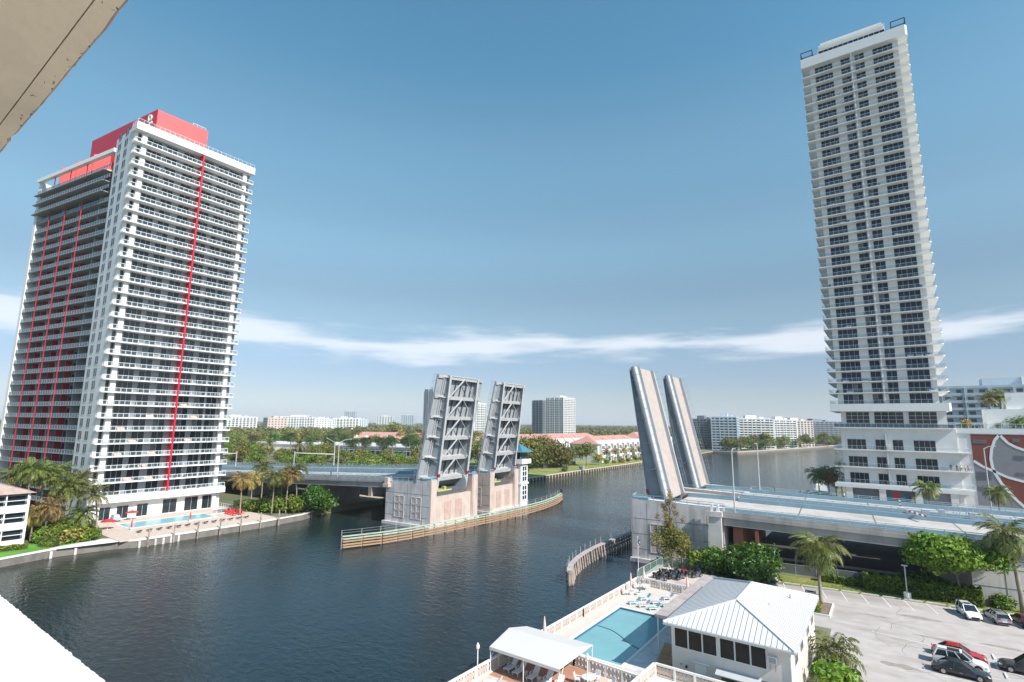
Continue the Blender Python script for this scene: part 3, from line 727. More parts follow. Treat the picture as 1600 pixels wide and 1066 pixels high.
umbrella('red_parasol', 'open red parasol beside the shrubs at the end of the far pool deck', -156, 49.8, 1.8, 'cloth_red', r=1.7)
umbrella('red_parasol', 'folded red parasol standing at the near corner of the far pool', -150.8, 53.0, 1.8, 'cloth_red', False)
umbrella('red_parasol', 'folded red parasol standing at the middle of the far pool edge', -151.6, 66.5, 1.8, 'cloth_red', False)
t0 = thing('red_chair', 'bright red deck chair in the cluster at the end of the far pool deck', 'chair', (-156, 78, 1.8), 0, 'red chairs clustered at the far pool')
mb = MB(); mb.box(-.35, -.35, .38, .35, .35, .48); mb.box(-.42, -.35, .38, -.3, .35, 1.15); mb.build('seat', 'cloth_red', t0)
mb = MB(); [mb.box(x - .04, y - .04, 0, x + .04, y + .04, .38) for x in (-.3, .3) for y in (-.3, .3)]; mb.build('leg', 'cloth_red', t0)
for i in range(1, 14): copy_thing(t0, (-157.5 + (i % 5) * 1.5, 78 + (i // 5) * 1.6, 1.8), rw.uniform(0, 6))
t = thing('golf_cart', 'grey covered cart parked by the white wall at the far pool', 'cart', (-166.5, 54.6, 1.8))
mb = MB(); mb.box(-1.2, -.8, .35, 1.2, .8, 1.1); mb.hexa([(-1.1, -.75, 1.1), (1.1, -.75, 1.1), (1.1, .75, 1.1), (-1.1, .75, 1.1), (-.9, -.6, 1.75), (.8, -.6, 1.75), (.8, .6, 1.75), (-.9, .6, 1.75)]); mb.build('cover', 'sling_grey', t)
mb = MB(); [mb.tube([(x, y - .1, .3), (x, y + .1, .3)], .3, 10) for x in (-.8, .8) for y in (-.75, .75)]; mb.build('wheel', 'tyre', t)
r1, g1 = rail_mesh('railing', [((-158, 74.9, 1.8), (-158, 82.5, 1.8)), ((-170, 82.6, 1.8), (-158, 82.6, 1.8))], ('white_metal', 'rail_glass'), h=1.3)
t = thing('glass_fence', 'white framed glass fence at the north end of the far pool deck', 'fence'); q = obj('railing', r1, t); obj('glass_panel', g1, t)

# ================================================================== RIGHT TOWER (slim, white)
RT = (0.3, 199.0, LZ)
tr = thing('apartment_tower', 'slender very tall white tower with stacked pale balconies beside the bridge ramp', 'tower', RT)
def rtp(name, mb, mats): return mb.build(name, mats, tr, RT, (0, 0, 0))
WX0, WX1, WY = -11.8, 12.2, 187.5
mb = MB(); mb.box(WX0, WY, 35.2, WX1, 211, 148.0); rtp('wall', mb, 'white_paint')
mb = MB(); mb.box(WX0, WY, LZ, WX1 + 2.8, 211, 28.2); rtp('base_wall', mb, 'white_paint')
mb = MB(); mb.box(WX0 + .4, WY + .3, 28.2, WX1 + 1.2, 211, 33.0); rtp('amenity_wall', mb, 'white_paint')
SX0, SX1, SY0, SY1 = -14.0, 14.6, 186.0, 213.0
slab_poly = [(SX0, SY0), (SX1 - .5, SY0), (SX1, SY0 + .8), (SX1, SY1), (SX0, SY1)]
mb = MB(); mb.prism([(x - RT[0], y - RT[1]) for x, y in slab_poly], -.24, 0); slab_r = mb.mesh('balcony_slab', 'white_clean')
a0, a1, b0, b1 = SX0 - RT[0] + .12, SX1 - RT[0] - .12, SY0 - RT[1] + .12, SY1 - RT[1] - .1
rail_r, glass_r = rail_mesh('balcony_railing', [((a0, b0, 0), (a1, b0, 0)), ((a0, b0 + .1, 0), (a0, b1, 0)), ((a1, b0 + .1, 0), (a1, b1, 0))], ('white_metal', 'rail_glass'), kerb=0, th=.05, post=.035, step=1.6)
w4a, w2a, w4b = win_set(5.0, 2.85, 4, ('blue_glass', 'mullion'), 'x'), win_set(2.5, 2.85, 2, ('blue_glass', 'mullion'), 'x'), win_set(5.1, 2.85, 4, ('blue_glass', 'mullion'), 'x')
wside = win_mesh(3.2, 2.7, 2, ('blue_glass', 'mullion'), 'y')
ZR = lambda k: 35.2 + 3.318 * k
for k in range(34):
    z = ZR(k) - RT[2]
    if k: obj('balcony_slab', slab_r, tr, (0, 0, z))
    r_ = obj('balcony_railing', rail_r, tr, (0, 0, z)); obj('glass_panel', glass_r, r_)
    for x, m_ in ((-10.3, w4a), (-3.0, w2a), (.9, w2a), (5.7, w4b)): obj('window', m_[RW.randrange(6)], tr, (x - RT[0], WY - RT[1], z + .03))
    obj('window', wside, tr, (WX1 - RT[0], 192 - RT[1], z + .03))
mb = MB(); mb.box(-.3, -.3, 0, .3, .3, .42); mb.box(-.32, .2, .42, .32, .3, .85); chair_me = mb.mesh('balcony_chair', 'sling_dark')
mb = MB(); mb.box(-.8, -.35, 0, .8, .35, .4); mb.box(-.8, .25, .4, .8, .38, .75); sofa_r = mb.mesh('balcony_sofa', 'sling_grey')
for i in range(70): obj('balcony_chair' if i % 3 else 'balcony_sofa', chair_me if i % 3 else sofa_r, tr, (RW.uniform(-13, 13) - RT[0], 186.8 - RT[1], ZR(RW.randrange(1, 34)) - RT[2]), (0, 0, RW.uniform(-.5, .5)))
for i in range(60): obj('balcony_chair', chair_me, tw, (-168.4 - LT[0], RW.uniform(50, 81) - LT[1], ZF(RW.randrange(0, 30)) - LT[2]), (0, 0, RW.uniform(0, 6)))
mb = MB(); mb.box(-.25, 186.2, 35.3, .1, WY, 148.0); rtp('balcony_divider', mb, 'white_clean')
mb = MB(); mb.prism(slab_poly, 33.0, 35.2); rtp('amenity_fascia', mb, 'white_clean')
mb = MB(); mb.prism([(SX0 - .1, SY0 - .2), (SX1 - .4, SY0 - .2), (SX1 + .1, SY0 + .7), (SX1 + .1, SY1 + .1), (SX0 - .1, SY1 + .1)], 148.0, 151.3); rtp('roof_band', mb, 'white_clean')
mb = MB(); mb.box(-9.2, 189.2, 151.3, 9.5, 209, 155.3); pv = rtp('rooftop_pavilion', mb, 'white_clean')
wp = win_mesh(1.36, 1.25, 1, ('blue_glass', 'mullion'), 'x')
for i in range(13): obj('window', wp, tr, (-8.9 + 1.41 * i - RT[0], 189.2 - RT[1], 154.0 - RT[2] - .9))
mb = MB(); mb.box(-8.8, 188.3, 155.3, 9.4, 210, 155.8); mb.box(-8.3, 190.5, 155.8, 8.9, 208, 158.0); mb.box(-2, 195, 158, 3, 203, 160.2); rtp('rooftop_plant', mb, 'white_clean')
wl_ = win_mesh(2.4, .55, 1, ('dark_glass', 'dark_frame'), 'x')
for x in (-7.6, -4.4, 0.2, 3.1, 6.0): obj('louvre', wl_, tr, (x - RT[0], 190.5 - RT[1], 156.3 - RT[2]))
for x0, x1 in ((-13.9, -10.6), (10.9, 14.4)):
    mb = MB()
    for a, b in (((x0, 151.3), (x0, 153.9)), ((x1, 151.3), (x1, 153.9)), ((x0, 153.9), (x1, 153.9)), ((x0, 152.0), (x1, 152.0))): mb.bar((a[0], 186.3, a[1]), (b[0], 186.3, b[1]), .22)
    for x in (x0, x1): mb.bar((x, 186.3, 153.9), (x, 191, 153.9), .2); mb.bar((x, 191, 151.3), (x, 191, 153.9), .2)
    rtp('roof_screen', mb, 'dark_frame')
# amenity storey with tall gridded windows
def grid_win(w, h, nx, nz, mats=('dark_glass', 'mullion')):
    mb = MB(); mb.box(0, -.06, 0, w, 0, h)
    for i in range(nx + 1): c = w * i / nx; mb.box(max(0, c - .05), -.1, 0, min(w, c + .05), -.04, h, 1)
    for i in range(nz + 1): c = h * i / nz; mb.box(0, -.095, max(0, c - .05), w, -.04, min(h, c + .05), 1)
    return mb.mesh('window', list(mats))
for x0, x1, nx in ((-10.1, -4.3, 4), (-3.1, 3.8, 4), (5.0, 11.3, 4)): obj('window', grid_win(x1 - x0, 4.3, nx, 4), tr, (x0 - RT[0], WY + .3 - RT[1], 28.5 - RT[2]))
mb = MB(); mb.prism([(-13.4, 186.2), (14.6, 186.2), (14.6, 213), (-13.4, 213)], 28.0, 28.3); rtp('balcony_slab', mb, 'white_clean')
r1, g1 = rail_mesh('balcony_railing', [((-13.6, -12.7, 0), (14.2, -12.7, 0)), ((-13.6, -12.6, 0), (-13.6, 13, 0))], ('white_metal', 'rail_glass_blue'), kerb=0, th=.05, post=.04)
q = obj('balcony_railing', r1, tr, (0, 0, 28.3 - RT[2])); obj('glass_panel', g1, q)
r2, g2 = rail_mesh('balcony_railing', [((-13.6, -12.7, 0), (16.9, -12.7, 0)), ((-13.6, -12.6, 0), (-13.6, 13, 0)), ((16.9, -12.6, 0), (16.9, -10.8, 0))], ('white_metal', 'rail_glass'), kerb=0, th=.05, post=.04)
mb = MB(); mb.prism([(-14.2, -12.9), (17.1, -12.9), (17.1, -10.7), (13.4, -10.7), (13.4, 13), (-14.2, 13)], -.3, 0); sl3 = mb.mesh('balcony_slab', 'white_clean')
lw = [win_mesh(w, 2.9, n, ('dark_glass', 'mullion'), 'x') for w, n in ((4.6, 4), (2.3, 2), (2.4, 2), (4.8, 4))]
for z in (21.9, 16.9, 12.2):
    obj('balcony_slab', sl3, tr, (0, 0, z - RT[2])); q = obj('balcony_railing', r2, tr, (0, 0, z - RT[2])); obj('glass_panel', g2, q)
    for x, m_ in zip((-10.3, -3.4, .7, 5.5), lw): obj('window', m_, tr, (x - RT[0], WY - RT[1], z - RT[2] + .05))
    mb = MB(); mb.box(-.9, 186.3, z + .02, -.65, WY - .02, min(z + 4.5, 28)); rtp('balcony_divider', mb, 'white_clean')
mb = MB(); mb.box(-14.3, 186.0, 10.9, 17.1, 187.45, 11.9); rtp('podium_fascia', mb, 'white_clean')
for x in (-11.6, -3.6, 4.6, 12.2): mb = MB(); mb.box(x, 186.2, LZ, x + 1.6, 187.2, 10.9); rtp('column', mb, 'warm_white')
for x0, x1, mm in ((-10, -3.6, 'grille'), (-2, 4.6, 'recess_dark'), (6.2, 12.2, 'mural_grey')): mb = MB(); mb.box(x0, 187.25, LZ, x1, 187.48, 10.6); rtp('garage_screen', mb, mm)
mb = MB()
for i, (x, z, mm) in enumerate(((-1.8, 8.3, 0), (-.4, 9.3, 1), (1.0, 8.2, 2), (2.4, 9.2, 0), (3.3, 8.4, 3))):
    mb.add([(x, 187.24, z - 1.2), (x + 1.3, 187.24, z - .6), (x + 1.2, 187.24, z + 1.0), (x + .1, 187.24, z + .7)], [(0, 1, 2, 3)], mm)
rtp('garage_mural', mb, ['cloth_blue', 'red_paint', 'teal_roof', 'green_machine'])

# podium with the red and grey mural
PD = (40, 205, LZ)
pdm = thing('parking_podium', 'white parking podium with red and grey panels crossed by white curves', 'podium', PD)
def pdp(name, mb, mats): return mb.build(name, mats, pdm, PD, (0, 0, 0))
mb = MB(); mb.box(14.75, 188.0, LZ, 75, 240, 27.0); pdp('wall', mb, 'white_paint')
mb = MB(); mb.box(14.8, 187.8, 27.0, 75, 240, 28.4); pdp('parapet', mb, 'white_clean')
def wallpoly(pts, y, mm, name): mb = MB(); n = len(pts); mb.add([(x, y, z) for x, z in pts], [tuple(range(n))]); return pdp(name, mb, mm)
C1 = [(23.7, 26.8), (22.6, 25.3), (21.8, 23.0), (21.4, 20.6), (21.5, 18.5), (21.9, 16.6), (22.9, 14.2), (25.4, 10.2), (28.5, 6.5)]
C2 = [(17.9, 19.8), (19.6, 18.4), (21.7, 17.3), (24.2, 15.9), (27.2, 15.0), (32, 14.2), (40, 14.6)]
C3 = [(23.7, 26.8), (24.3, 25.9), (25.1, 24.7), (26.5, 23.7), (28.0, 23.0), (32, 22.2), (40, 22.6)]
mb = MB(); mb.box(17.85, 187.9, 8.2, 62, 188.0, 26.8); pdp('mural_ground', mb, 'mural_grey')
wallpoly([(17.9, 26.78), (17.9, 19.8), (19.6, 18.4), (21.7, 17.3), (21.5, 18.5), (21.4, 20.6), (21.8, 23.0), (22.6, 25.3), (23.7, 26.78)], 187.895, 'mural_red', 'mural_panel')
wallpoly([(23.7, 26.78)] + C3[1:] + [(40, 26.78)], 187.895, 'mural_red', 'mural_panel')
wallpoly([(22.9, 16.5), (22.9, 14.2), (25.4, 10.2), (27.5, 8.22), (40, 8.22), (40, 14.6), (32, 14.2), (27.2, 15.0), (24.2, 15.9)], 187.895, 'mural_red', 'mural_panel')
for cpts in (C1, C2, C3):
    mb = MB()
    for a, b in zip(cpts[:-1], cpts[1:]):
        d = (Vector(b) - Vector(a)).normalized(); q = Vector((-d.y, d.x)) * .3
        mb.hexa([(a[0] - q.x, 187.84, a[1] - q.y), (b[0] - q.x, 187.84, b[1] - q.y), (b[0] - q.x, 187.89, b[1] - q.y), (a[0] - q.x, 187.89, a[1] - q.y),
                 (a[0] + q.x, 187.84, a[1] + q.y), (b[0] + q.x, 187.84, b[1] + q.y), (b[0] + q.x, 187.89, b[1] + q.y), (a[0] + q.x, 187.89, a[1] + q.y)])
    pdp('mural_curve', mb, 'white_clean')
for x0, z0, x1, z1 in ((18.1, 15.0, 21.1, 17.0), (18.0, 12.0, 20.4, 13.1), (26.0, 24.9, 27.4, 25.8), (26.0, 16.5, 27.6, 17.3), (26.0, 20.5, 27.8, 21.5), (18.2, 24.4, 21.0, 25.4)):
    mb = MB(); mb.box(x0, 187.86, z0, x1, 187.94, z1)
    for i in range(5): zz = z0 + (z1 - z0) * (i + .5) / 5; mb.box(x0, 187.82, zz - .04, x1, 187.87, zz + .04, 1)
    pdp('louvre', mb, ['grille', 'mural_grey'])
mb = MB(); mb.box(22, 192, 28.4, 30.5, 199, 33.6); mb.box(26.5, 193.5, 33.6, 31.5, 199.5, 38.0); mb.hexa([(31.5, 193, 28.4), (37, 193, 28.4), (37, 199, 28.4), (31.5, 199, 28.4), (31.5, 193, 35.5), (33, 193, 35.5), (33, 199, 35.5), (31.5, 199, 35.5)]); pdp('rooftop_block', mb, 'white_clean')
r1, g1 = rail_mesh('railing', [((15 - 40, 188.2 - 205, 28.4 - LZ), (70 - 40, 188.2 - 205, 28.4 - LZ))], ('white_metal', 'rail_glass'), h=1.2, kerb=0)
q = obj('railing', r1, pdm); obj('glass_panel', g1, q)
# ================================================================== THE DRAWBRIDGE
# bridge frame: X along the road (east), Y across (north), origin mid-channel on the south face
BA = R(4.0); BO = Vector((-75.0, 107.0, 0))
def BW(x, y, z=0):
    return (BO.x + x * math.cos(BA) - y * math.sin(BA), BO.y + x * math.sin(BA) + y * math.cos(BA), z)
FRAME0 = (BA, BO.copy())
def set_frame(bend):
    """the ramp east of the channel swings north by 'bend' degrees about the pier's south-west corner (local 29, 0)"""
    global BA, BO
    BA, BO = FRAME0[0], FRAME0[1].copy()
    if bend:
        p = Vector(BW(29, 0)); BA = FRAME0[0] + R(bend); BO = p - Vector((29 * math.cos(BA), 29 * math.sin(BA), 0))
def bthing(name, label, cat, x, y, z, group=None):
    t = thing(name, label, cat, BW(x, y, z), BA, group); t['_o'] = (x, y, z); return t
def bpart(t, name, mb, mats, smooth=False):
    return mb.build(name, mats, t, tuple(t['_o']), (0, 0, 0), smooth)
ZT = 12.6                                          # top of the bascule piers
def pier_block(label, x_face, sgn, y0, y1, depth, ztop_back, full=True):
    """concrete bascule pier; channel face at x_face, running back sgn*depth"""
    xb = x_face + sgn * depth
    t = bthing('bascule_pier', label, 'bridge pier', (x_face + xb) / 2, (y0 + y1) / 2, 0)
    xi = x_face + sgn * 2.2                        # back of the channel-face frame
    X = lambda a, b: (min(a, b), max(a, b))        # an open concrete box for the counterweight: two side walls, front and back wall
    wt = 2.6
    for ya, yb in ((y0, y0 + wt), (y1 - wt, y1)):
        xa, xc = X(x_face, xb); za, zc = (ZT, ztop_back) if sgn > 0 else (ztop_back, ZT)
        mb = MB(); mb.prism([(xa, ya), (xc, ya), (xc, yb), (xa, yb)], -3, [za, zc, zc, za]); bpart(t, 'side_wall', mb, 'concrete' if y0 < 5 and ya == y0 else 'concrete_pink')
        xa, xc = X(x_face + sgn * .05, x_face + sgn * 3.4); mb = MB(); mb.box(xa, ya + .1, ZT + .07, xc, yb - .1, ZT + .42); bpart(t, 'coping', mb, 'blue_rail')
    mb = MB(); xa, xc = X(x_face + sgn * .5, x_face + sgn * 1.8); mb.box(xa, y0 + wt, -3, xc, y1 - wt, 7.9); bpart(t, 'front_wall', mb, 'concrete_pink')
    mb = MB(); xa, xc = X(xb, xb - sgn * 1.5); mb.box(xa, y0 + wt, -3, xc, y1 - wt, ztop_back - 1.2); bpart(t, 'back_wall', mb, 'concrete')
    for ya in (y0 - .12, y1 - wt + .1):            # pale pilasters framing the channel face
        mb = MB(); xa, xc = X(x_face - sgn * .25, x_face + sgn * 1.2); mb.box(xa, ya + .14, -3, xc, ya + wt - .12, ZT + .06); bpart(t, 'pilaster', mb, 'concrete_pink')
    mb = MB(); xa, xc = X(x_face - sgn * .5, xb + sgn * .6); mb.box(xa, y0 - .6, -1.5, xc, y1 + .6, .75); bpart(t, 'footing', mb, 'concrete')
    # recessed joints and window-like recesses on the south face
    mb = MB(); L = abs(xb - x_face)
    for z in (2.6, 5.6, 8.7): xa, xc = X(x_face + sgn * .1, xb - sgn * .05); mb.box(xa, y0 - .012, z - .05, xc, y0 + .05, z + .05)
    for f in (.17, .5, .83): x = x_face + sgn * L * f; mb.box(x - .04, y0 - .011, .8, x + .04, y0 + .05, min(ZT, ztop_back) - .2)
    bpart(t, 'form_joint', mb, 'concrete_joint')
    for f in (.30, .68):
        for i in range(2):
            for j in range(3):
                cx = x_face + sgn * (L * f + (i - .5) * 1.9); cz = 3.0 + j * 2.0
                mb = MB(); mb.box(cx - .72, y0 - .03, cz - .78, cx + .72, y0 + .02, cz + .78, 0)
                mb.box(cx - .72, y0 - .1, cz + .78, cx + .72, y0, cz + .92, 1); mb.box(cx - .86, y0 - .1, cz - .9, cx - .72, y0, cz + .92, 1); mb.box(cx + .72, y0 - .1, cz - .9, cx + .86, y0, cz + .92, 1); mb.box(cx - .72, y0 - .1, cz - .9, cx + .72, y0, cz - .78, 1)
                bpart(t, 'recess_panel', mb, ['concrete_pink', 'concrete'])
    ym = (y0 + y1) / 2
    for yy in (ym - 2.6, ym + 2.6):                # tall panels on the channel face
        for j in range(3):
            mb = MB(); x = x_face + sgn * .42; mb.box(min(x, x + sgn * .1), yy - 1.5, 1.4 + j * 1.75, max(x, x + sgn * .1), yy + 1.5, 2.95 + j * 1.75); bpart(t, 'face_panel', mb, 'red_panel')
    # machinery inside: shaft, gear and counterweight curve
    mb = MB(); xa = x_face + sgn * 2.3
    mb.box(min(xa, xa + sgn * 1.4), ym - 5.2, 6.8, max(xa, xa + sgn * 1.4), ym - 2.6, 9.6); mb.tube([(xa, ym - 5.5, 9), (xa, ym + 1, 9)], .35, 8); mb.box(min(xa, xa + sgn), ym - 2.2, 7.2, max(xa, xa + sgn), ym - 1.2, 10.2)
    bpart(t, 'drive_machinery', mb, 'green_machine')
    mb = MB(); mb.box(*X(x_face + sgn * 2.4, xb - sgn * 1.6)[:1], y0 + wt, 6.2, X(x_face + sgn * 2.4, xb - sgn * 1.6)[1], y1 - wt, 6.5); bpart(t, 'machine_floor', mb, 'steel_dark')
    # blue walkway rail along the south and channel edge
    mb = MB()
    xa, xc = x_face, xb
    for h in (.15, .6, 1.05): mb.bar((xa, y0 + .2, ZT + h), (xc, y0 + .2, ztop_back + h), .09)
    n = 8
    for i in range(n + 1): x = xa + (xc - xa) * i / n; z = ZT + (ztop_back - ZT) * i / n; mb.bar((x, y0 + .2, z), (x, y0 + .2, z + 1.1), .1)
    for ya, yb in ((y0 + .2, y0 + wt), (y1 - wt, y1 - .2)):
        for h in (.35, .75, 1.05): mb.bar((xa + sgn * .2, ya, ZT + h), (xa + sgn * .2, yb, ZT + h), .09)
    bpart(t, 'guard_rail', mb, 'blue_light')
    mb = MB(); xa, xc = X(x_face + sgn * .1, xb); mb.prism([(xa, y0 + .35), (xc, y0 + .35), (xc, y0 + wt - .1), (xa, y0 + wt - .1)], [ZT + .02 if sgn > 0 else ztop_back + .02, ztop_back + .02 if sgn > 0 else ZT + .02] * 1 + [ztop_back + .02 if sgn > 0 else ZT + .02, ZT + .02 if sgn > 0 else ztop_back + .02],
             [ZT + .12 if sgn > 0 else ztop_back + .12, ztop_back + .12 if sgn > 0 else ZT + .12, ztop_back + .12 if sgn > 0 else ZT + .12, ZT + .12 if sgn > 0 else ztop_back + .12]); bpart(t, 'walkway', mb, 'concrete')
    # roadway deck over the back of the pier, with its blue barriers
    xa, xc = X(x_face + sgn * 7.3, xb - sgn * .02); zd = ztop_back - .55
    mb = MB(); mb.box(xa, y0 + wt + .02, zd - .9, xc, y1 - wt - .02, zd); bpart(t, 'deck_slab', mb, 'road_light')
    mb = MB(); mb.box(xa, y0 + wt + .05, zd, xc, y0 + wt + .4, zd + .95); bpart(t, 'traffic_barrier', mb, 'blue_rail')
    mb = MB(); mb.box(xa, y1 - wt - .4, zd, xc, y1 - wt - .05, zd + .95); bpart(t, 'traffic_barrier', mb, 'blue_rail')
    return t
mat('red_panel', (.50, .36, .31), .85, .1, .7, dark=(.34, .22, .18), darkscale=.8, darkamt=.5)
XL, XR = -27.2, 29.0
pier_block('grey concrete bascule pier nearest the red-finned tower under the first raised western leaf', XL, -1, 0, 21.8, 16.5, 11.3)
pier_block('pinkish concrete bascule pier with the bridge tender house on its far end', XL, -1, 28.6, 46.0, 16.5, 11.6)
pier_block('grey concrete bascule pier beside the pine tree under the nearer eastern leaf', XR, 1, 0, 21.8, 18.4, 12.1)
pier_block('bascule pier mostly hidden behind the nearer eastern pier under the farther leaf', XR, 1, 26.0, 42.0, 18.4, 12.1)

# ------------------------------------------------------------------ raised leaves
def leaf_thing(label, px, py, theta, sgn, half, gsp, L=30.3, rail='steel_grey'):
    """one bascule leaf. Local: u (X) along the leaf from the pivot, Y across, Z up from the roadway when closed."""
    t = bthing('bascule_leaf', label, 'drawbridge leaf', px, py, 12.2)
    t.rotation_euler = (Matrix.Rotation(BA + (PI if sgn < 0 else 0), 4, 'Z') @ Matrix.Rotation(-theta, 4, 'Y')).to_euler()
    P_ = lambda name, mb, mats: mb.build(name, mats, t)
    g = gsp / 2
    mb = MB(); mb.box(0, -half, -.32, L, half, -.05); P_('deck_plate', mb, 'steel_grey')
    mb = MB(); mb.box(.2, -g + .2, -.05, L - .1, g - .2, .03); P_('roadway', mb, 'deck_grating')
    for i in range(1, 6): mb = MB(); mb.box(.2 + L * i / 6 - .06, -g + .2, .03, .2 + L * i / 6 + .06, g - .2, .05); P_('deck_joint', mb, 'steel_grey')
    for s in (-1, 1):                              # sidewalk and kerb on both sides
        mb = MB(); mb.box(.2, s * (g - .2), -.05, L - .1, s * half, .22); P_('sidewalk', mb, 'steel_light')
        mb = MB(); mb.box(.2, s * (g - .55), .03, L - .1, s * (g - .25), .75); P_('kerb_barrier', mb, 'steel_grey')
        mb = MB()
        for h in (.6, 1.1): mb.bar((.3, s * (half - .08), .22 + h), (L - .2, s * (half - .08), .22 + h), .045)
        for i in range(16): x = .3 + (L - .5) * i / 15; mb.bar((x, s * (half - .08), .2), (x, s * (half - .08), 1.35), .06)
        P_('railing', mb, rail)
        # main girder: deep at the pivot, shallow at the tip
        mb = MB(); d0, d1 = 4.6, 1.5; pts = []
        for y in (s * g - .22, s * g + .22):
            pts.append((y,))
        ya, yb = s * g - .1, s * g + .1
        mb.hexa([(-1.5, ya, -d0), (L, ya, -d1), (L, yb, -d1), (-1.5, yb, -d0), (-1.5, ya, -.33), (L, ya, -.33), (L, yb, -.33), (-1.5, yb, -.33)])
        gd = P_('girder', mb, 'steel_grey')
        mb = MB(); ya, yb = s * g - .38, s * g + .38
        mb.hexa([(-1.5, ya, -d0 - .16), (L, ya, -d1 - .16), (L, yb, -d1 - .16), (-1.5, yb, -d0 - .16), (-1.5, ya, -d0), (L, ya, -d1), (L, yb, -d1), (-1.5, yb, -d0)])
        mb.build('flange', 'steel_light', gd)
        mb = MB()
        for i in range(7):
            x = 1 + i * (L - 1.5) / 6; d = d0 + (d1 - d0) * (x + 1.5) / (L + 1.5); mb.box(x - .06, s * g + s * .1, -d, x + .06, s * g + s * .3, -.33)
        mb.build('stiffener', 'steel_grey', gd)
    dep = lambda x: 4.6 + (1.5 - 4.6) * (x + 1.5) / (L + 1.5)
    nb = 5; xs = [1.2 + i * (L - 1.8) / nb for i in range(nb + 1)]
    for i, x in enumerate(xs):                     # floor beams between girders, sidewalk brackets outside
        d = dep(x)
        mb = MB(); mb.box(x - .12, -g + .1, -d * .82, x + .12, g - .1, -.33); mb.box(x - .5, -g + .3, -d * .82 - .12, x + .5, g - .3, -d * .82); P_('floor_beam', mb, 'steel_light')
        for s in (-1, 1):
            mb = MB(); y0_, y1_ = s * (g + .3), s * (half - .1)
            mb.add([(x - .1, y0_, -.33), (x - .1, y1_, -.33), (x - .1, y0_, -d * .7), (x + .1, y0_, -.33), (x + .1, y1_, -.33), (x + .1, y0_, -d * .7)], [(0, 1, 2), (3, 5, 4), (1, 4, 5, 2), (0, 3, 4, 1), (0, 2, 5, 3)])
            mb.box(x - .45, min(y0_, y1_), -.62, x + .45, max(y0_, y1_), -.5)
            P_('sidewalk_bracket', mb, 'steel_light')
    for i in range(nb):                            # zig-zag lateral bracing under each bay
        x0, x1 = xs[i], xs[i + 1]; za, zb = -dep(x0) - .02, -dep(x1) - .02
        mb = MB(); mb.bar((x0, -g + .3, za), (x1, .0, zb), .30); P_('lateral_brace', mb, 'steel_light')
        mb = MB(); mb.bar((x1, .0, zb), (x0, g - .3, za), .17); P_('lateral_brace', mb, 'steel_grey')
        mb = MB()
        for y in np.linspace(-g + 1.6, g - 1.6, 5): mb.box(x0 + .12, y - .07, -.8, x1 - .12, y + .09, -.33)
        P_('stringer', mb, 'steel_dark')
        for s in (-1, 1):
            mb = MB()
            for y in (s * (g + .9), s * (g + 1.7)): mb.box(x0 + .1, y - .09, -.75, x1 - .1, y + .09, -.33)
            P_('sidewalk_stringer', mb, 'steel_light')
    mb = MB(); mb.box(L - .25, -g, -1.5, L, g, -.05); P_('end_beam', mb, 'steel_light')
    # counterweight and its curved rack behind the pivot
    mb = MB(); mb.box(-7.5, -g + .7, -4.4, -2.4, g - .7, -1.0); P_('counterweight', mb, 'steel_dark')
    for s in (1,):
        mb = MB(); c = (-.8, s * (g - 1.2), -2.6); pr = [(c[0] + 3.0 * math.cos(R(a)), c[2] + 3.0 * math.sin(R(a))) for a in range(150, 331, 15)]
        n = len(pr); mb.add([(a, c[1] - .3, b) for a, b in pr] + [(a, c[1] + .3, b) for a, b in pr], [tuple(range(n)), tuple(reversed(range(n, 2 * n)))] + [(i, i + n, (i + 1) % n + n, (i + 1) % n) for i in range(n)]); P_('rack_segment', mb, 'steel_grey')
    for s in (-1, 1):
        mb = MB(); mb.box(2.0, s * g - .42, -dep(2) - .2, 2.9, s * g + .42, -dep(2) + .3); P_('red_marker', mb, 'lamp_red')
    return t
la = leaf_thing('raised steel leaf nearest the red-finned tower, its trussed underside showing', -32.4, 10.6, R(77.6), 1, 10.8, 13.4)
leaf_thing('raised steel leaf with trussed underside, beside the teal-roofed tender house', -32.4, 38.5, R(77.6), 1, 9.6, 12.8)
rl = leaf_thing('raised bridge leaf with tan roadway facing the camera and a blue emblem at its tip', 35.2, 11.9, R(77.5), -1, 7.9, 11.4)
leaf_thing('raised bridge leaf with tan roadway, partly behind the nearer eastern leaf', 36.0, 37.0, R(77.5), -1, 7.7, 11.0)
# blue emblem and teal slatted sign at the tip of the nearer eastern leaf (south girder; local +Y is south here)
mb = MB(); mb.box(27.6, 5.85, -1.75, 30.0, 5.98, -.4, 0); mb.tube([(28.8, 5.99, -1.0), (28.8, 6.02, -1.0)], .42, 12, 1); mb.box(28.65, 5.98, -1.3, 28.95, 6.06, -.7, 0); mb.build('emblem_sign', ['blue_deep', 'blue_light'], rl)
mb = MB()
for i in range(3): mb.box(23.6, 5.85, -1.75 + i * .42, 27.2, 5.98, -1.45 + i * .42)
mb.build('teal_sign', 'teal_roof', rl)

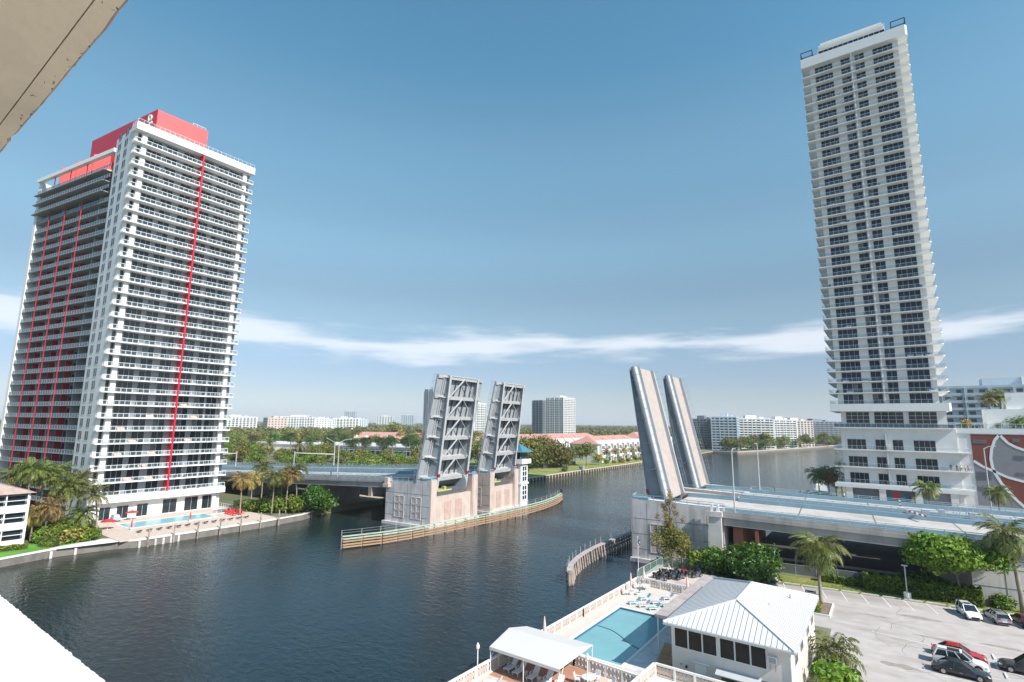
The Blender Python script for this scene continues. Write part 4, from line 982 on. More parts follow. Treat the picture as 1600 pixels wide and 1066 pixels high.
# ------------------------------------------------------------------ approach spans
def span(label, X0, X1, zf, sections):
    t = bthing('bridge_span', label, 'bridge', (X0 + X1) / 2, 20, 11)
    n = max(2, int(abs(X1 - X0) / 12)); xs = np.linspace(X0, X1, n + 1)
    def run(name, y0, y1, dz0, dz1, mats):
        mb = MB()
        for a, b in zip(xs[:-1], xs[1:]): mb.hexa([(a, y0, zf(a) + dz0), (b, y0, zf(b) + dz0), (b, y1, zf(b) + dz0), (a, y1, zf(a) + dz0), (a, y0, zf(a) + dz1), (b, y0, zf(b) + dz1), (b, y1, zf(b) + dz1), (a, y1, zf(a) + dz1)])
        return bpart(t, name, mb, mats)
    for (ya, yb) in sections:
        run('deck_slab', ya, yb, -.75, -.05, 'girder_concrete')
        run('roadway', ya + 2.6, yb - 2.6, -.05, .0, 'road_light')
        for y in (ya + .1, yb - .4):
            run('edge_parapet', y, y + .3, -.3, .42, 'girder_concrete')
        for y0, y1 in ((ya + .45, ya + 2.2), (yb - 2.2, yb - .45)): run('sidewalk', y0, y1, -.05, .16, 'road_light')
        for y in (ya + 2.25, yb - 2.55): run('traffic_barrier', y, y + .3, -.05, .85, 'blue_rail')
        for y in (ya + .25, yb - .25):
            mb = MB()
            for a, b in zip(xs[:-1], xs[1:]):
                for h in (.65, 1.0, 1.35): mb.bar((a, y, zf(a) + h), (b, y, zf(b) + h), .1)
            for x in np.arange(X0, X1, 2.6): mb.bar((x, y, zf(x) + .2), (x, y, zf(x) + 1.42), .12)
            bpart(t, 'guard_rail', mb, 'blue_light')
        for y in np.linspace(ya + 1.4, yb - 1.4, 6): run('girder', y - .35, y + .35, -2.1, -.75, 'girder_concrete')
        run('fascia_girder', ya + .3, ya + .6, -2.2, -.4, 'girder_concrete')
        for y in np.linspace(ya + 6.4, yb - 6.4, 3)[1:2]:
            mb = MB()
            for x in np.arange(X0 + 2, X1 - 3, 9): mb.box(x, y - .06, zf(x) + .004, x + 3, y + .06, zf(x) + .008)
        for x in xs[1:-1]:
            mb = MB(); mb.box(x - .12, ya + 2.6, zf(x) + .002, x + .12, yb - 2.6, zf(x) + .012); bpart(t, 'expansion_joint', mb, 'concrete_joint')
    return t
zfl = lambda x: 11.9 + (x + 43.8) * .043 if x > -240 else 3.4
zfr = lambda x: 11.4 - max(0, x - 47) * .018
SEC = [(-.3, 22.4), (25.4, 44.8)]
span('western approach span of the drawbridge, running off behind the red-finned tower', -212, -43.8, zfl, SEC)
set_frame(0)
sr = span('eastern approach span with light blue railings, crossing above the parking lot', 47.45, 210, zfr, [(-.6, 21.0), (23.6, 40.4)])
# bridge end blocks, bents and abutment
t = bthing('bridge_bent', 'reddish concrete column row under the eastern span beside its pier', 'bridge column', 50, 20, LZ)
mb = MB(); mb.box(48.6, 2.6, LZ - 1, 50.4, 19.5, 9.25); bpart(t, 'column', mb, 'red_column')
mb = MB(); mb.box(48.6, 25, LZ - 1, 50.4, 39, 9.25); bpart(t, 'column', mb, 'red_column')
t = bthing('abutment_wall', 'stained grey concrete retaining wall below the ramp behind the black-shaded palm', 'wall', 150, 20, LZ)
mb = MB(); mb.prism([(84, -.1), (215, -.1), (215, 40), (78, 40)], LZ - 2, [8.4, 6.0, 6.0, 8.4]); bpart(t, 'wall_panel', mb, 'concrete')
mb = MB()
for x in np.arange(88, 140, 6): mb.box(x - .05, -.13, LZ, x + .05, -.05, 7.4)
for z in (4.2, 7.0): mb.box(84.2, -.125, z - .05, 140, -.05, z + .05)
bpart(t, 'panel_joint', mb, 'concrete_joint')
t = bthing('bridge_column', 'pale fluted end post on the nearer eastern pier, topped by a white light', 'bridge column', 46.4, -.5, 0)
mb = MB(); mb.box(44.9, -1.4, -1, 47.2, -.63, 10.8); mb.box(44.5, -1.7, 10.8, 47.4, -.63, 11.8); bpart(t, 'shaft', mb, 'concrete')
mb = MB()
for x in (45.5, 46.6): mb.box(x - .25, -1.3, 11.8, x + .25, -.8, 13.2)
bpart(t, 'light_box', mb, 'white_metal')
set_frame(0)
t = bthing('bridge_column', 'short pale end post on the western pier where the approach railing begins', 'bridge column', -42.8, -.5, 11)
mb = MB(); mb.box(-43.9, -1.2, 10.0, -41.8, -.02, 10.9); mb.box(-43.5, -1.0, 10.9, -42.2, -.02, 12.6); bpart(t, 'shaft', mb, 'concrete_pink')
for i, x in enumerate((-78, -112, -146, -178)):
    t = bthing('bridge_bent', f'{ORD[i]} concrete bent under the western approach span counting from the channel', 'bridge column', x, 20, 0)
    mb = MB(); mb.box(x - .8, 1.5, -3, x + .8, 21, zfl(x) - 2.15); mb.box(x - .8, 26.5, -3, x + .8, 43.5, zfl(x) - 2.15); bpart(t, 'column', mb, 'girder_concrete')
# cycles, crossing gates: three lattice gates with striped arms lying over the median on the ramp
set_frame(0)
GZ = zfr(82)
t = bthing('traffic_gate', 'red and white striped bridge traffic gate with pale machine housing on the ramp', 'traffic gate', 79, 22.3, GZ)
mb = MB(); mb.box(77, 21.7, GZ, 78.2, 23.1, GZ + 1.6); mb.box(80.8, 21.7, GZ, 82, 23.1, GZ + 1.6); bpart(t, 'housing', mb, 'steel_light')
mb = MB()
for i in range(8): mb.box(78.3 + i * .3, 22.0 - i * .9, GZ + 1.1, 78.6 + i * .3, 21.2 - i * .9, GZ + 1.35, i % 2)
for i in range(5): mb.box(77.3, 22.0, GZ + 1.6 + i * .3, 77.55, 22.25, GZ + 1.9 + i * .3, i % 2)
bpart(t, 'striped_arm', mb, ['white_clean', 'lamp_red'])
t = bthing('traffic_gate', 'grey lattice barrier gate folded beside the striped gate on the ramp', 'traffic gate', 86, 22.3, GZ)
mb = MB(); mb.box(83.5, 21.8, GZ, 84.4, 23.0, GZ + 1.8); mb.box(88, 21.8, GZ, 88.8, 23.0, GZ + 1.7); bpart(t, 'housing', mb, 'steel_light')
mb = MB()
for h in (.4, 1.7, 2.5): mb.bar((84.4, 22.4, GZ + h), (91.5, 22.4, GZ + h), .12)
for i in range(8): mb.bar((84.4 + i, 22.4, GZ + .4), (85.2 + i * .9, 22.4, GZ + 2.5), .1)
bpart(t, 'lattice_arm', mb, 'steel_light')
set_frame(0)
# ------------------------------------------------------------------ bridge tender house
t = bthing('tender_house', 'narrow white bridge tender house with teal hipped roof on the western pier', 'tender house', XL - 1.5, 48.8, 0)
x0, x1, y0, y1 = XL - 5.0, XL + .9, 46.4, 51.2
mb = MB(); mb.box(x0, y0, -1, x1, y1, 14.4); bpart(t, 'wall', mb, 'white_paint')
mb = MB(); mb.box(x0 - .7, y0 - .7, 14.4, x1 + .9, y1 + .9, 14.9); mb.box(x0 - .7, y0 - .7, 14.9, x1 + .9, y0 - .6, 16.0); mb.box(x1 + .8, y0 - .6, 14.9, x1 + .9, y1 + .9, 16.0); bpart(t, 'balcony', mb, 'white_clean')
mb = MB(); mb.box(x0 + .3, y0 + .3, 14.9, x1 - .3, y1 - .3, 18.4); bpart(t, 'cabin', mb, 'grey_wall')
mb = MB(); mb.box(x0 + .5, y0 + .2, 16.2, x1 - .5, y0 + .32, 18.0); mb.box(x1 - .32, y0 + .5, 16.2, x1 - .2, y1 - .5, 18.0); bpart(t, 'cabin_window', mb, 'dark_glass')
mb = MB(); e = 1.5; cx, cy = (x0 + x1) / 2, (y0 + y1) / 2
mb.add([(x0 - e, y0 - e, 18.4), (x1 + e, y0 - e, 18.4), (x1 + e, y1 + e, 18.4), (x0 - e, y1 + e, 18.4), (cx - .8, cy, 21.3), (cx + .8, cy, 21.3)], [(0, 1, 5, 4), (1, 2, 5), (2, 3, 4, 5), (3, 0, 4), (3, 2, 1, 0)])
for i in range(10):
    a = x0 - e + (x1 - x0 + 2 * e) * i / 9; mb.bar((a, y0 - e, 18.44), (cx + (a - cx) * .12, cy - .1, 21.3), .08)
bpart(t, 'roof', mb, 'teal_roof')
for z0, z1 in ((2.2, 7.0), (8.4, 13.6)):
    mb = MB(); mb.box(x1, y0 + .9, z0, x1 + .06, y1 - .9, z1, 0)
    for i in range(3): y = y0 + .9 + (y1 - y0 - 1.8) * i / 2; mb.box(x1, y - .16, z0, x1 + .16, y + .16, z1, 1)
    for i in range(4): z = z0 + (z1 - z0) * i / 3; mb.box(x1, y0 + .9, z - .14, x1 + .15, y1 - .9, z + .14, 1)
    bpart(t, 'stair_window', mb, ['blue_glass', 'white_clean'])
mb = MB(); mb.box(x0 - .2, y0 - .2, 7.4, x1 + .3, y1 + .3, 8.0); bpart(t, 'band_course', mb, 'white_clean')

# ------------------------------------------------------------------ fenders
def fender(label, path, piece, rows, top, seed, east=True):
    t = thing('timber_fender', label, 'fender', (path[len(path) // 2][0], path[len(path) // 2][1], 0)); o = t.location.copy()
    pts = [Vector((x, y, 0)) for x, y in path]; seg = []
    for a, b in zip(pts[:-1], pts[1:]):
        n = max(1, round((b - a).length / piece)); seg += [a + (b - a) * i / n for i in range(n)]
    seg.append(pts[-1]); rg = random.Random(seed)
    for a, b in zip(seg[:-1], seg[1:]):
        d = (b - a).normalized(); q = Vector((d.y, -d.x, 0))
        for z, mm in rows:
            mb = MB(); off = q * (.5 + rg.uniform(-.03, .03)); e = d * .07; zz = Vector((0, 0, z + rg.uniform(-.04, .04)))
            mb.bar(a + off + zz + e - o, b + off + zz - e - o, .3); mb.build('waler', mm, t)
        mb = MB(); w = q * .45; h = Vector((0, 0, top)); h2 = Vector((0, 0, top - .14))
        mb.hexa([tuple(v - o) for v in (a - w + h2, b - w + h2, b + w + h2, a + w + h2, a - w + h, b - w + h, b + w + h, a + w + h)]); mb.build('walkway_plank', 'wood_green', t)
        mb = MB(); mb.tube([tuple(a + Vector((0, 0, -2)) - o), tuple(a + Vector((0, 0, top - .15)) - o)], .2, 6); mb.build('pile', 'wood_pile', t)
        mb = MB(); c = a - q * .4; mb.tube([tuple(c + h - o), tuple(c + h + Vector((0, 0, 1.25)) - o)], .06, 5); mb.build('rail_post', 'steel_light', t)
        if rg.random() < .9:
            mb = MB(); c2 = b - q * .4
            for k in (.6, 1.15): mb.bar(c + h + Vector((0, 0, k)) - o, c2 + h + Vector((0, 0, k)) - o, .03)
            mb.build('rail_wire', 'steel_light', t)
    a = seg[-1]; mb = MB()
    for k in range(3): mb.tube([tuple(a + Vector((.3 * k - .3, .4, -2)) - o), tuple(a + Vector((.2 * k - .2, .3, top + 1.4)) - o)], .22, 6)
    mb.build('corner_pile', 'wood_dark', t)
    return t
FL = [(-102.2, 77.4), (-99.0, 86), (-97.4, 94), (-96.3, 105), (-95.4, 120), (-95.0, 139), (-95.8, 152), (-98.4, 165), (-101.6, 174)]
fender('long curved timber fender with green and orange rails guarding the western piers', FL, 4.2, ((.4, 'wood_orange'), (.98, 'wood_orange'), (1.6, 'wood_orange'), (2.2, 'wood_green')), 2.75, 2)
def pile_fender(label, path):
    t = thing('pile_fender', label, 'fender', (path[2][0], path[2][1], 0)); o = t.location.copy()
    pts = [Vector((x, y, 0)) for x, y in path]; seg = []
    for a, b in zip(pts[:-1], pts[1:]):
        n = max(1, round((b - a).length / 1.35)); seg += [a + (b - a) * i / n for i in range(n)]
    rg = random.Random(8)
    for i, (a, b) in enumerate(zip(seg[:-1], seg[1:])):
        d = (b - a).normalized(); q = Vector((d.y, -d.x, 0))
        mb = MB(); mb.tube([tuple(a + q * .9 + Vector((0, 0, -2)) - o), tuple(a + q * .35 + Vector((rg.uniform(-.1, .1), 0, 2.3)) - o)], [.24, .19], 7); mb.build('pile', 'wood_pile', t)
        mb = MB(); w = q * .5; z0, z1 = Vector((0, 0, 2.3)), Vector((0, 0, 2.45))
        mb.hexa([tuple(v - o) for v in (a - w + z0, b - w + z0, b + w + z0, a + w + z0, a - w + z1, b - w + z1, b + w + z1, a + w + z1)]); mb.build('walkway_plank', 'wood_deck', t)
        if i % 2 == 0:
            mb = MB(); c = a - q * .4; mb.tube([tuple(c + z1 - o), tuple(c + z1 + Vector((0, 0, 1.3)) - o)], .05, 5); mb.build('rail_post', 'steel_light', t)
        mb = MB()
        for z in (.5, 1.3, 2.0): mb.bar(a - q * .45 + Vector((0, 0, z)) - o, b - q * .45 + Vector((0, 0, z)) - o, .28)
        mb.build('waler', 'wood_dark', t)
    mb = MB(); a = seg[0]
    for k in range(5): mb.tube([tuple(a + Vector((.35 * math.cos(k * 1.3), .35 * math.sin(k * 1.3), -2)) - o), tuple(a + Vector((.2 * math.cos(k * 1.3), .2 * math.sin(k * 1.3), 2.2)) - o)], .2, 6)
    mb.tube([tuple(a + Vector((-.3, -.3, 2.2)) - o), tuple(a + Vector((-.3, -.3, 3.8)) - o)], .06, 5)
    mb.build('corner_pile', 'wood_pile', t)
pile_fender('curved fender of close upright timber piles with a walkway, reaching out before the eastern pier',
            [(-48.6, 86.0), (-50.6, 90.4), (-52.0, 95.5), (-52.9, 101), (-53.4, 108), (-53.4, 116), (-53.4, 130), (-53.4, 150)])

# ------------------------------------------------------------------ lamp posts and signal gantries on the bridge
def lamp_post(label, x, y, z, h, arm, adir=(1, 0), group=None, name='street_lamp', r=.11):
    t = thing(name, label, 'street lamp', (x, y, z), 0, group)
    mb = MB(); mb.tube([(0, 0, 0), (0, 0, h)], [r, r * .6], 8); mb.tube([(0, 0, 0), (0, 0, .5)], r * 1.7, 8); mb.build('pole', 'steel_light', t)
    mb = MB(); ax, ay = adir; mb.tube([(0, 0, h - .1), (ax * arm * .5, ay * arm * .5, h + arm * .22), (ax * arm, ay * arm, h + arm * .28)], [r * .5, r * .45, r * .4], 6); mb.build('arm', 'steel_light', t)
    mb = MB(); mb.box(ax * arm - .3, ay * arm - .15, h + arm * .28 - .08, ax * arm + .35, ay * arm + .15, h + arm * .28 + .08); mb.build('lamp_head', 'white_metal', t)
    return t
set_frame(0)
x, y, z = BW(49.5, .3); lamp_post('tall slim lamp post on the near railing beside the eastern leaves', x, y, 11.4, 12, 1.6, (0, 1), r=.16)
x, y, z = BW(49.5, 40.1); lamp_post('tall slim lamp post on the far railing behind the eastern leaves', x, y, 11.4, 12, 1.6, (0, -1), r=.16)
set_frame(0)
x, y, z = BW(-65, .3); lamp_post('pale lamp post with slanted arm on the near rail by the western pier', x, y, zfl(-65), 10.8, 3.6, (.3, .95), r=.16)
def gantry(label, bx, by, z, h, ah, adir, alen, lamp):
    t = thing('signal_gantry', label, 'signal gantry', (bx, by, z), 0)
    mb = MB(); mb.tube([(0, 0, 0), (0, 0, h)], [.24, .14], 8); mb.build('pole', 'steel_light', t)
    ax, ay = adir
    mb = MB(); mb.tube([(0, 0, ah), (ax * alen, ay * alen, ah + .8)], [.24, .16], 8); mb.build('mast_arm', 'steel_light', t)
    mb = MB(); mb.tube([(ax * alen, ay * alen, ah - 4.6), (ax * alen, ay * alen, ah + 1.6)], .16, 6); mb.build('end_post', 'steel_light', t)
    mb = MB(); mb.tube([(0, 0, h), (lamp[0], lamp[1], h + 1.8)], [.1, .08], 6); mb.box(lamp[0] - .3, lamp[1] - .4, h + 1.75, lamp[0] + .3, lamp[1] + .4, h + 1.95); mb.build('lamp_arm', 'steel_light', t)
    mb = MB()
    for f in (.45, .75):
        c = (ax * alen * f, ay * alen * f, ah + .8 * f - .2); mb.box(c[0] - .18, c[1] - .18, c[2] - 1.1, c[0] + .18, c[1] + .18, c[2])
    mb.build('signal_head', 'plastic_black', t)
gx = BW(-150, .2); gantry('pale signal mast with long level arm beside the red-finned tower', gx[0], gx[1], zfl(-150), 11.5, 6.6, (.25, .97), 16, (.8, 3.0))
gx = BW(-118, 43); gantry('pale signal mast whose arm reaches left over the western approach', gx[0], gx[1], zfl(-118), 10.5, 5.4, (-.55, -.83), 16, (-1.5, -3.2))
# ================================================================== THE CAMERA'S OWN BUILDING
t = thing('balcony_building', 'cream painted balcony slab and sunlit white parapet framing the left edge', 'building', (-4, -2, 0))
BO_ = (-4, -2, 0); rg = random.Random(5)
ZS, YS, ZP, YP0, YP1 = 29.0, .182, 27.3, .55, 1.045       # soffit height and edge, parapet top and its two edges
mb = MB(); xs = np.arange(-6, 2.01, .02); y_e = []; w_ = 0
for _ in xs:
    w_ = w_ * .93 + rg.gauss(0, .0003); y_e.append(YS + w_ + rg.uniform(-.0004, .0004) - (.003 if rg.random() < .02 else 0))
for i in range(len(xs) - 1):
    a, b, ya, yb = xs[i], xs[i + 1], y_e[i], y_e[i + 1]
    mb.hexa([(a, YS - .027, ZS), (b, YS - .027, ZS), (b, yb - .004, ZS), (a, ya - .004, ZS), (a, YS - .027, ZS + .28), (b, YS - .027, ZS + .28), (b, yb, ZS + .28), (a, ya, ZS + .28)])
    mb.add([(a, ya - .004, ZS), (b, yb - .004, ZS), (b, yb + .0006, ZS + .007), (a, ya + .0006, ZS + .007)], [(0, 1, 2, 3)], 1)
mb.build('balcony_soffit_edge', ['soffit_paint', 'edge_rust'], t, BO_, (0, 0, 0))
mb = MB(); mb.box(-6, -1.6, ZS, 2, YS - .0285, ZS + .28); mb.build('balcony_soffit', 'soffit_paint', t, BO_, (0, 0, 0))
mb = MB()
for i in range(34):
    x = -.66 - rg.random() * .75; y = YS - abs(rg.gauss(0, .009)) - .003; w = rg.uniform(.001, .006); d = rg.uniform(.0004, .0014); q = rg.uniform(-.002, .002)
    mb.add([(x - w, y - q, ZS - .0005), (x, y + d, ZS - .0005), (x + w, y + q, ZS - .0005), (x, y - d, ZS - .0005)], [(3, 2, 1, 0)])
mb.build('paint_chip', 'chipped', t, BO_, (0, 0, 0))
mb = MB(); rg = random.Random(9); y_e = [YP1 + rg.uniform(-.004, .004) for _ in xs]
for i in range(len(xs) - 1):
    a, b, ya, yb = xs[i], xs[i + 1], y_e[i], y_e[i + 1]
    mb.hexa([(a, YP0, 26.4), (b, YP0, 26.4), (b, yb, 26.4), (a, ya, 26.4), (a, YP0, ZP), (b, YP0, ZP), (b, yb, ZP - .012), (a, ya, ZP - .012)])
mat('parapet_paint', (.80, .79, .77), .8, .04, 6, bump=.25, bscale=60)
mb.build('parapet', 'parapet_paint', t, BO_, (0, 0, 0))
mb = MB(); mb.box(-6, -12, -1, 2, -1.6, 40); mb.build('wall', 'warm_white', t, BO_, (0, 0, 0))
mb = MB(); mb.box(-6, -1.6, 26.1, 2, YP0, 26.4); mb.build('balcony_floor', 'concrete', t, BO_, (0, 0, 0))

# ================================================================== NEAR POOL DECK
mb = MB(); mb.prism([(-37.2, 36), (-22.4, 36), (-22.4, 54.0), (-37.2, 54.0)], LZ, 2.2); struct('patio', mb, 'paver')
PX0, PX1, PY0, PY1 = -33.7, -26.2, 57.6, 74.6
mb = MB()
for a in ((-37.2, 54.0, -21.6, PY0 - .35), (-37.2, PY1 + .35, -21.6, 86.8), (-37.2, PY0 - .35, PX0 - .35, PY1 + .35), (PX1 + .35, PY0 - .35, -21.6, PY1 + .35)): mb.box(a[0], a[1], LZ, a[2], a[3], 2.2)
struct('pool_terrace', mb, 'paver_pale')
t = thing('swimming_pool', 'large rectangular teal swimming pool with dark tile edge beside the white pool house', 'swimming pool', (-30, 66, 2.0)); o_ = (-30, 66, 2.0)
mb = MB(); mb.box(PX0, PY0, 1.0, PX1, PY1, 1.98); mb.build('pool_water', 'pool_water' if 'pool_water' in M else mat('pool_water', (.19, .39, .42), .06, .08, .25, bump=.12, bscale=1.4, spec=.5).name, t, o_, (0, 0, 0))
mb = MB()
for a in ((PX0 - .12, PY0 - .12, PX1 + .12, PY0), (PX0 - .12, PY1, PX1 + .12, PY1 + .12), (PX0 - .12, PY0, PX0, PY1), (PX1, PY0, PX1 + .12, PY1)): mb.box(a[0], a[1], 1.4, a[2], a[3], 2.17)
mb.build('tile_band', 'pool_line', t, o_, (0, 0, 0))
mb = MB()
for a in ((PX0 - .5, PY0 - .5, PX1 + .5, PY0 - .12), (PX0 - .5, PY1 + .12, PX1 + .5, PY1 + .5), (PX0 - .5, PY0 - .12, PX0 - .12, PY1 + .12), (PX1 + .12, PY0 - .12, PX1 + .5, PY1 + .12)): mb.box(a[0], a[1], 1.6, a[2], a[3], 2.24)
mb.build('coping', 'warm_white', t, o_, (0, 0, 0))
mb = MB(); pts = [(-33.4, 64.6, 2.02), (-31.5, 63.6, 2.02), (-29, 64.6, 2.02), (-26.5, 64.0, 2.02)]
pp = []
for i in range(22):
    f = i / 21; pp.append((PX0 + .2 + (PX1 - PX0 - .4) * f, 66.9 - 3.0 * f + .55 * math.sin(f * 5), 2.0))
mb.tube(pp, .06, 5); mb.build('lane_rope', 'pool_line', t, o_, (0, 0, 0))
# balustrades: rails, posts and open block lattice
def balustrade(label, pts, h=1.15, top=2.2, post=1.9, lattice=True, mats='pink_lattice'):
    t = thing('balustrade', label, 'balustrade', (pts[0][0], pts[0][1], top)); o = t.location.copy()
    for a, b in zip(pts[:-1], pts[1:]):
        A = Vector((a[0], a[1], top)); B = Vector((b[0], b[1], top)); L = (B - A).length; d = (B - A) / L
        mb = MB(); mb.bar(A + Vector((0, 0, h)) - o, B + Vector((0, 0, h)) - o, .2); mb.build('top_rail', 'warm_white', t)
        mb = MB(); mb.bar(A + Vector((0, 0, .12)) - o, B + Vector((0, 0, .12)) - o, .16); mb.build('bottom_rail', mats, t)
        n = max(1, round(L / post))
        for i in range(n + 1):
            p = A + d * L * i / n - o; mb = MB(); mb.box(p.x - .11, p.y - .11, p.z, p.x + .11, p.y + .11, p.z + h); mb.build('post', 'warm_white', t)
        mb = MB(); m = int(L / .42)
        for i in range(m):
            c = A + d * (L * (i + .5) / m) - o; w = d * .17; zz = Vector((0, 0, 1))
            q = [c - w + zz * .22, c + zz * .62, c + w + zz * .22, c + w + zz * 1.02, c - w + zz * 1.02]
            for k in ((0, 3), (2, 4), (0, 4), (2, 3)): mb.bar(q[k[0]], q[k[1]], .065)
            mb.bar(c - w * .9 + zz * .62, c + w * .9 + zz * .62, .07)
        tag(mb.build('lattice_block', mats, t), kind='stuff')
    return t
balustrade('long white balustrade along the waterside seawall of the near pool', [(-37.0, 36), (-36.3, 68), (-35.9, 86.7)])
balustrade('short white balustrade between the sun loungers and the parked motorcycles', [(-35.7, 86.7), (-26.6, 86.3)])
balustrade('pink lattice balustrade between the white canopy patio and the pool', [(-36.6, 54.6), (-30.2, 54.4), (-22.4, 53.9)])
balustrade('lattice balustrade running towards the camera beside the pool house corner', [(-21.6, 55.8), (-22.0, 47)], top=3.0)
balustrade('pale lattice balustrade across the front of the pool house wall', [(-21.5, 55.9), (-9.5, 55.9)], top=3.0)
mb = MB(); mb.box(-21.7, 47, LZ, -9, 55.7, 3.0); mb.box(-21.7, 55.7, LZ, -9, 56.1, 3.0); struct('raised_walk', mb, 'warm_white')

# ------------------------------------------------------------------ pool house
HO = (-15, 67.5, LZ)
hs = thing('pool_house', 'white two storey pool house with ribbed white metal hip roof', 'house', HO)
H = lambda name, mb, mats: mb.build(name, mats, hs, HO, (0, 0, 0))
HX0, HX1, HY0, HY1 = -20.6, -9.3, 58.4, 76.9
mb = MB(); mb.box(HX0, HY0, LZ, HX1, HY1, 7.6); H('wall', mb, 'house_wall')
RX0, RX1, RY0, RY1, EZ = -21.2, -8.75, 57.7, 77.5, 7.75
AX, AY0, AY1, AZ = -14.7, 62.3, 70.0, 10.0
mb = MB(); mb.add([(RX0, RY0, EZ), (RX1, RY0, EZ), (RX1, RY1, EZ), (RX0, RY1, EZ), (AX, AY0, AZ), (AX, AY1, AZ), (RX0, RY0, EZ - .22), (RX1, RY0, EZ - .22), (RX1, RY1, EZ - .22), (RX0, RY1, EZ - .22)],
                  [(0, 1, 4), (1, 2, 5, 4), (2, 3, 5), (3, 0, 4, 5), (6, 7, 1, 0), (7, 8, 2, 1), (8, 9, 3, 2), (9, 6, 0, 3), (9, 8, 7, 6)])
rf = H('roof', mb, 'roof_white')
def slope_z(x, y):
    zs = []
    zs.append(EZ + (AZ - EZ) * (y - RY0) / (AY0 - RY0)); zs.append(EZ + (AZ - EZ) * (RY1 - y) / (RY1 - AY1))
    zs.append(EZ + (AZ - EZ) * (x - RX0) / (AX - RX0)); zs.append(EZ + (AZ - EZ) * (RX1 - x) / (RX1 - AX)); return min(zs)
def seam(pa, pb):
    mb = MB(); mb.bar((pa[0] - HO[0], pa[1] - HO[1], slope_z(*pa) + .03 - HO[2]), (pb[0] - HO[0], pb[1] - HO[1], slope_z(*pb) + .02 - HO[2]), .045); mb.build('roof_seam', 'roof_seam', rf)
for i in range(1, 25):
    x = RX0 + (RX1 - RX0) * i / 25; f = 1 - abs(x - AX) / max(AX - RX0, RX1 - AX) if True else 0
    fx = (x - RX0) / (AX - RX0) if x < AX else (RX1 - x) / (RX1 - AX)
    seam((x, RY0), (x, RY0 + (AY0 - RY0) * min(1, fx))); seam((x, RY1), (x, RY1 - (RY1 - AY1) * min(1, fx)))
for i in range(1, 30):
    y = RY0 + (RY1 - RY0) * i / 30
    fy = 1 if AY0 <= y <= AY1 else ((y - RY0) / (AY0 - RY0) if y < AY0 else (RY1 - y) / (RY1 - AY1))
    seam((RX0, y), (RX0 + (AX - RX0) * fy, y)); seam((RX1, y), (RX1 - (RX1 - AX) * fy, y))
mb = MB()
for a, b in (((RX0, RY0, EZ), (AX, AY0, AZ)), ((RX1, RY0, EZ), (AX, AY0, AZ)), ((RX0, RY1, EZ), (AX, AY1, AZ)), ((RX1, RY1, EZ), (AX, AY1, AZ)), ((AX, AY0, AZ), (AX, AY1, AZ))): mb.bar((a[0], a[1], a[2] + .05), (b[0], b[1], b[2] + .05), .16)
o_ = mb.build('ridge_cap', 'roof_white', rf, HO, (0, 0, 0))
mb = MB(); mb.box(RX0 - .02, RY0 - .08, EZ - .26, RX1 + .02, RY0, EZ - .06); mb.box(RX1, RY0, EZ - .26, RX1 + .1, RY1, EZ - .06); H('gutter', mb, 'steel_light')
mb = MB(); mb.tube([(-10.9, 71.5, 8.1), (-10.9, 71.5, 9.0)], .12, 8); mb.tube([(-12.2, 66, 8.6), (-12.2, 66, 9.25)], .07, 8); H('roof_vent', mb, 'steel_light')
mb = MB(); mb.tube([(HX1 + .08, HY0 - .06, 7.5), (HX1 + .08, HY0 - .06, 2)], .06, 6); H('downspout', mb, 'white_metal')
mb = MB(); mb.box(-24.35, 63.6, 5.9, -20.65, 83.8, 6.25); H('flat_roof', mb, 'wood_deck')
mb = MB()
for x, y in ((-24.1, 63.9), (-24.1, 70), (-24.1, 77), (-24.1, 83.5), (-21.2, 83.5)): mb.box(x - .08, y - .08, 2.2, x + .08, y + .08, 5.9)
H('porch_post', mb, 'warm_white')
mb = MB(); mb.box(-.06, -.06, 0, 1.36, .02, 1.9, 1); mb.box(0, -.08, .06, 1.3, -.05, 1.84, 0); hw = mb.mesh('window', ['window_dark', 'white_metal'])
for x in (-20.2, -18.75, -17.3, -15.6, -14.15, -12.7): obj('window', hw, hs, (x - HO[0], HY0 - HO[1], 5.35 - HO[2]))
mb = MB(); mb.box(-11.2, HY0 - .35, 6.1, -10.4, HY0, 6.7); mb.box(-11.1, HY0 - .37, 6.18, -10.5, HY0 - .34, 6.62, 1)
for i in range(4): mb.box(-11.08, HY0 - .39, 6.24 + i * .1, -10.52, HY0 - .36, 6.28 + i * .1, 0)
H('air_conditioner', mb, ['warm_white', 'grille'])
mb = MB(); mb.box(-11.1, HY0 - .012, 5.5, -11.02, HY0, 6.1); mb.box(-10.6, HY0 - .012, 5.4, -10.54, HY0, 6.1); H('rust_streak', mb, 'edge_rust')
mb = MB(); mb.box(-18.2, HY0 - .06, 2.2, -17.1, HY0, 4.2); d_ = H('door', mb, 'white_clean')
mb = MB(); mb.box(-17.3 - HO[0], HY0 - .12 - HO[1], 3.1 - HO[2], -17.2 - HO[0], HY0 - .06 - HO[1], 3.2 - HO[2]); mb.build('handle', 'chrome', d_)
mb = MB(); mb.box(-18.5, HY0 - .3, 4.35, -16.7, HY0, 4.42); H('door_hood', mb, 'warm_white')
mb = MB(); mb.hexa([(-16.0, HY0 - 1.0, 4.0), (-11.9, HY0 - 1.0, 4.0), (-11.9, HY0, 4.3), (-16.0, HY0, 4.3), (-16.0, HY0 - 1.0, 4.08), (-11.9, HY0 - 1.0, 4.08), (-11.9, HY0, 4.4), (-16.0, HY0, 4.4)]); H('awning', mb, 'steel_light')
mb = MB(); mb.box(-11.8, HY0 - .5, 4.1, -9.4, HY0, 4.25); H('awning', mb, 'dark_frame')
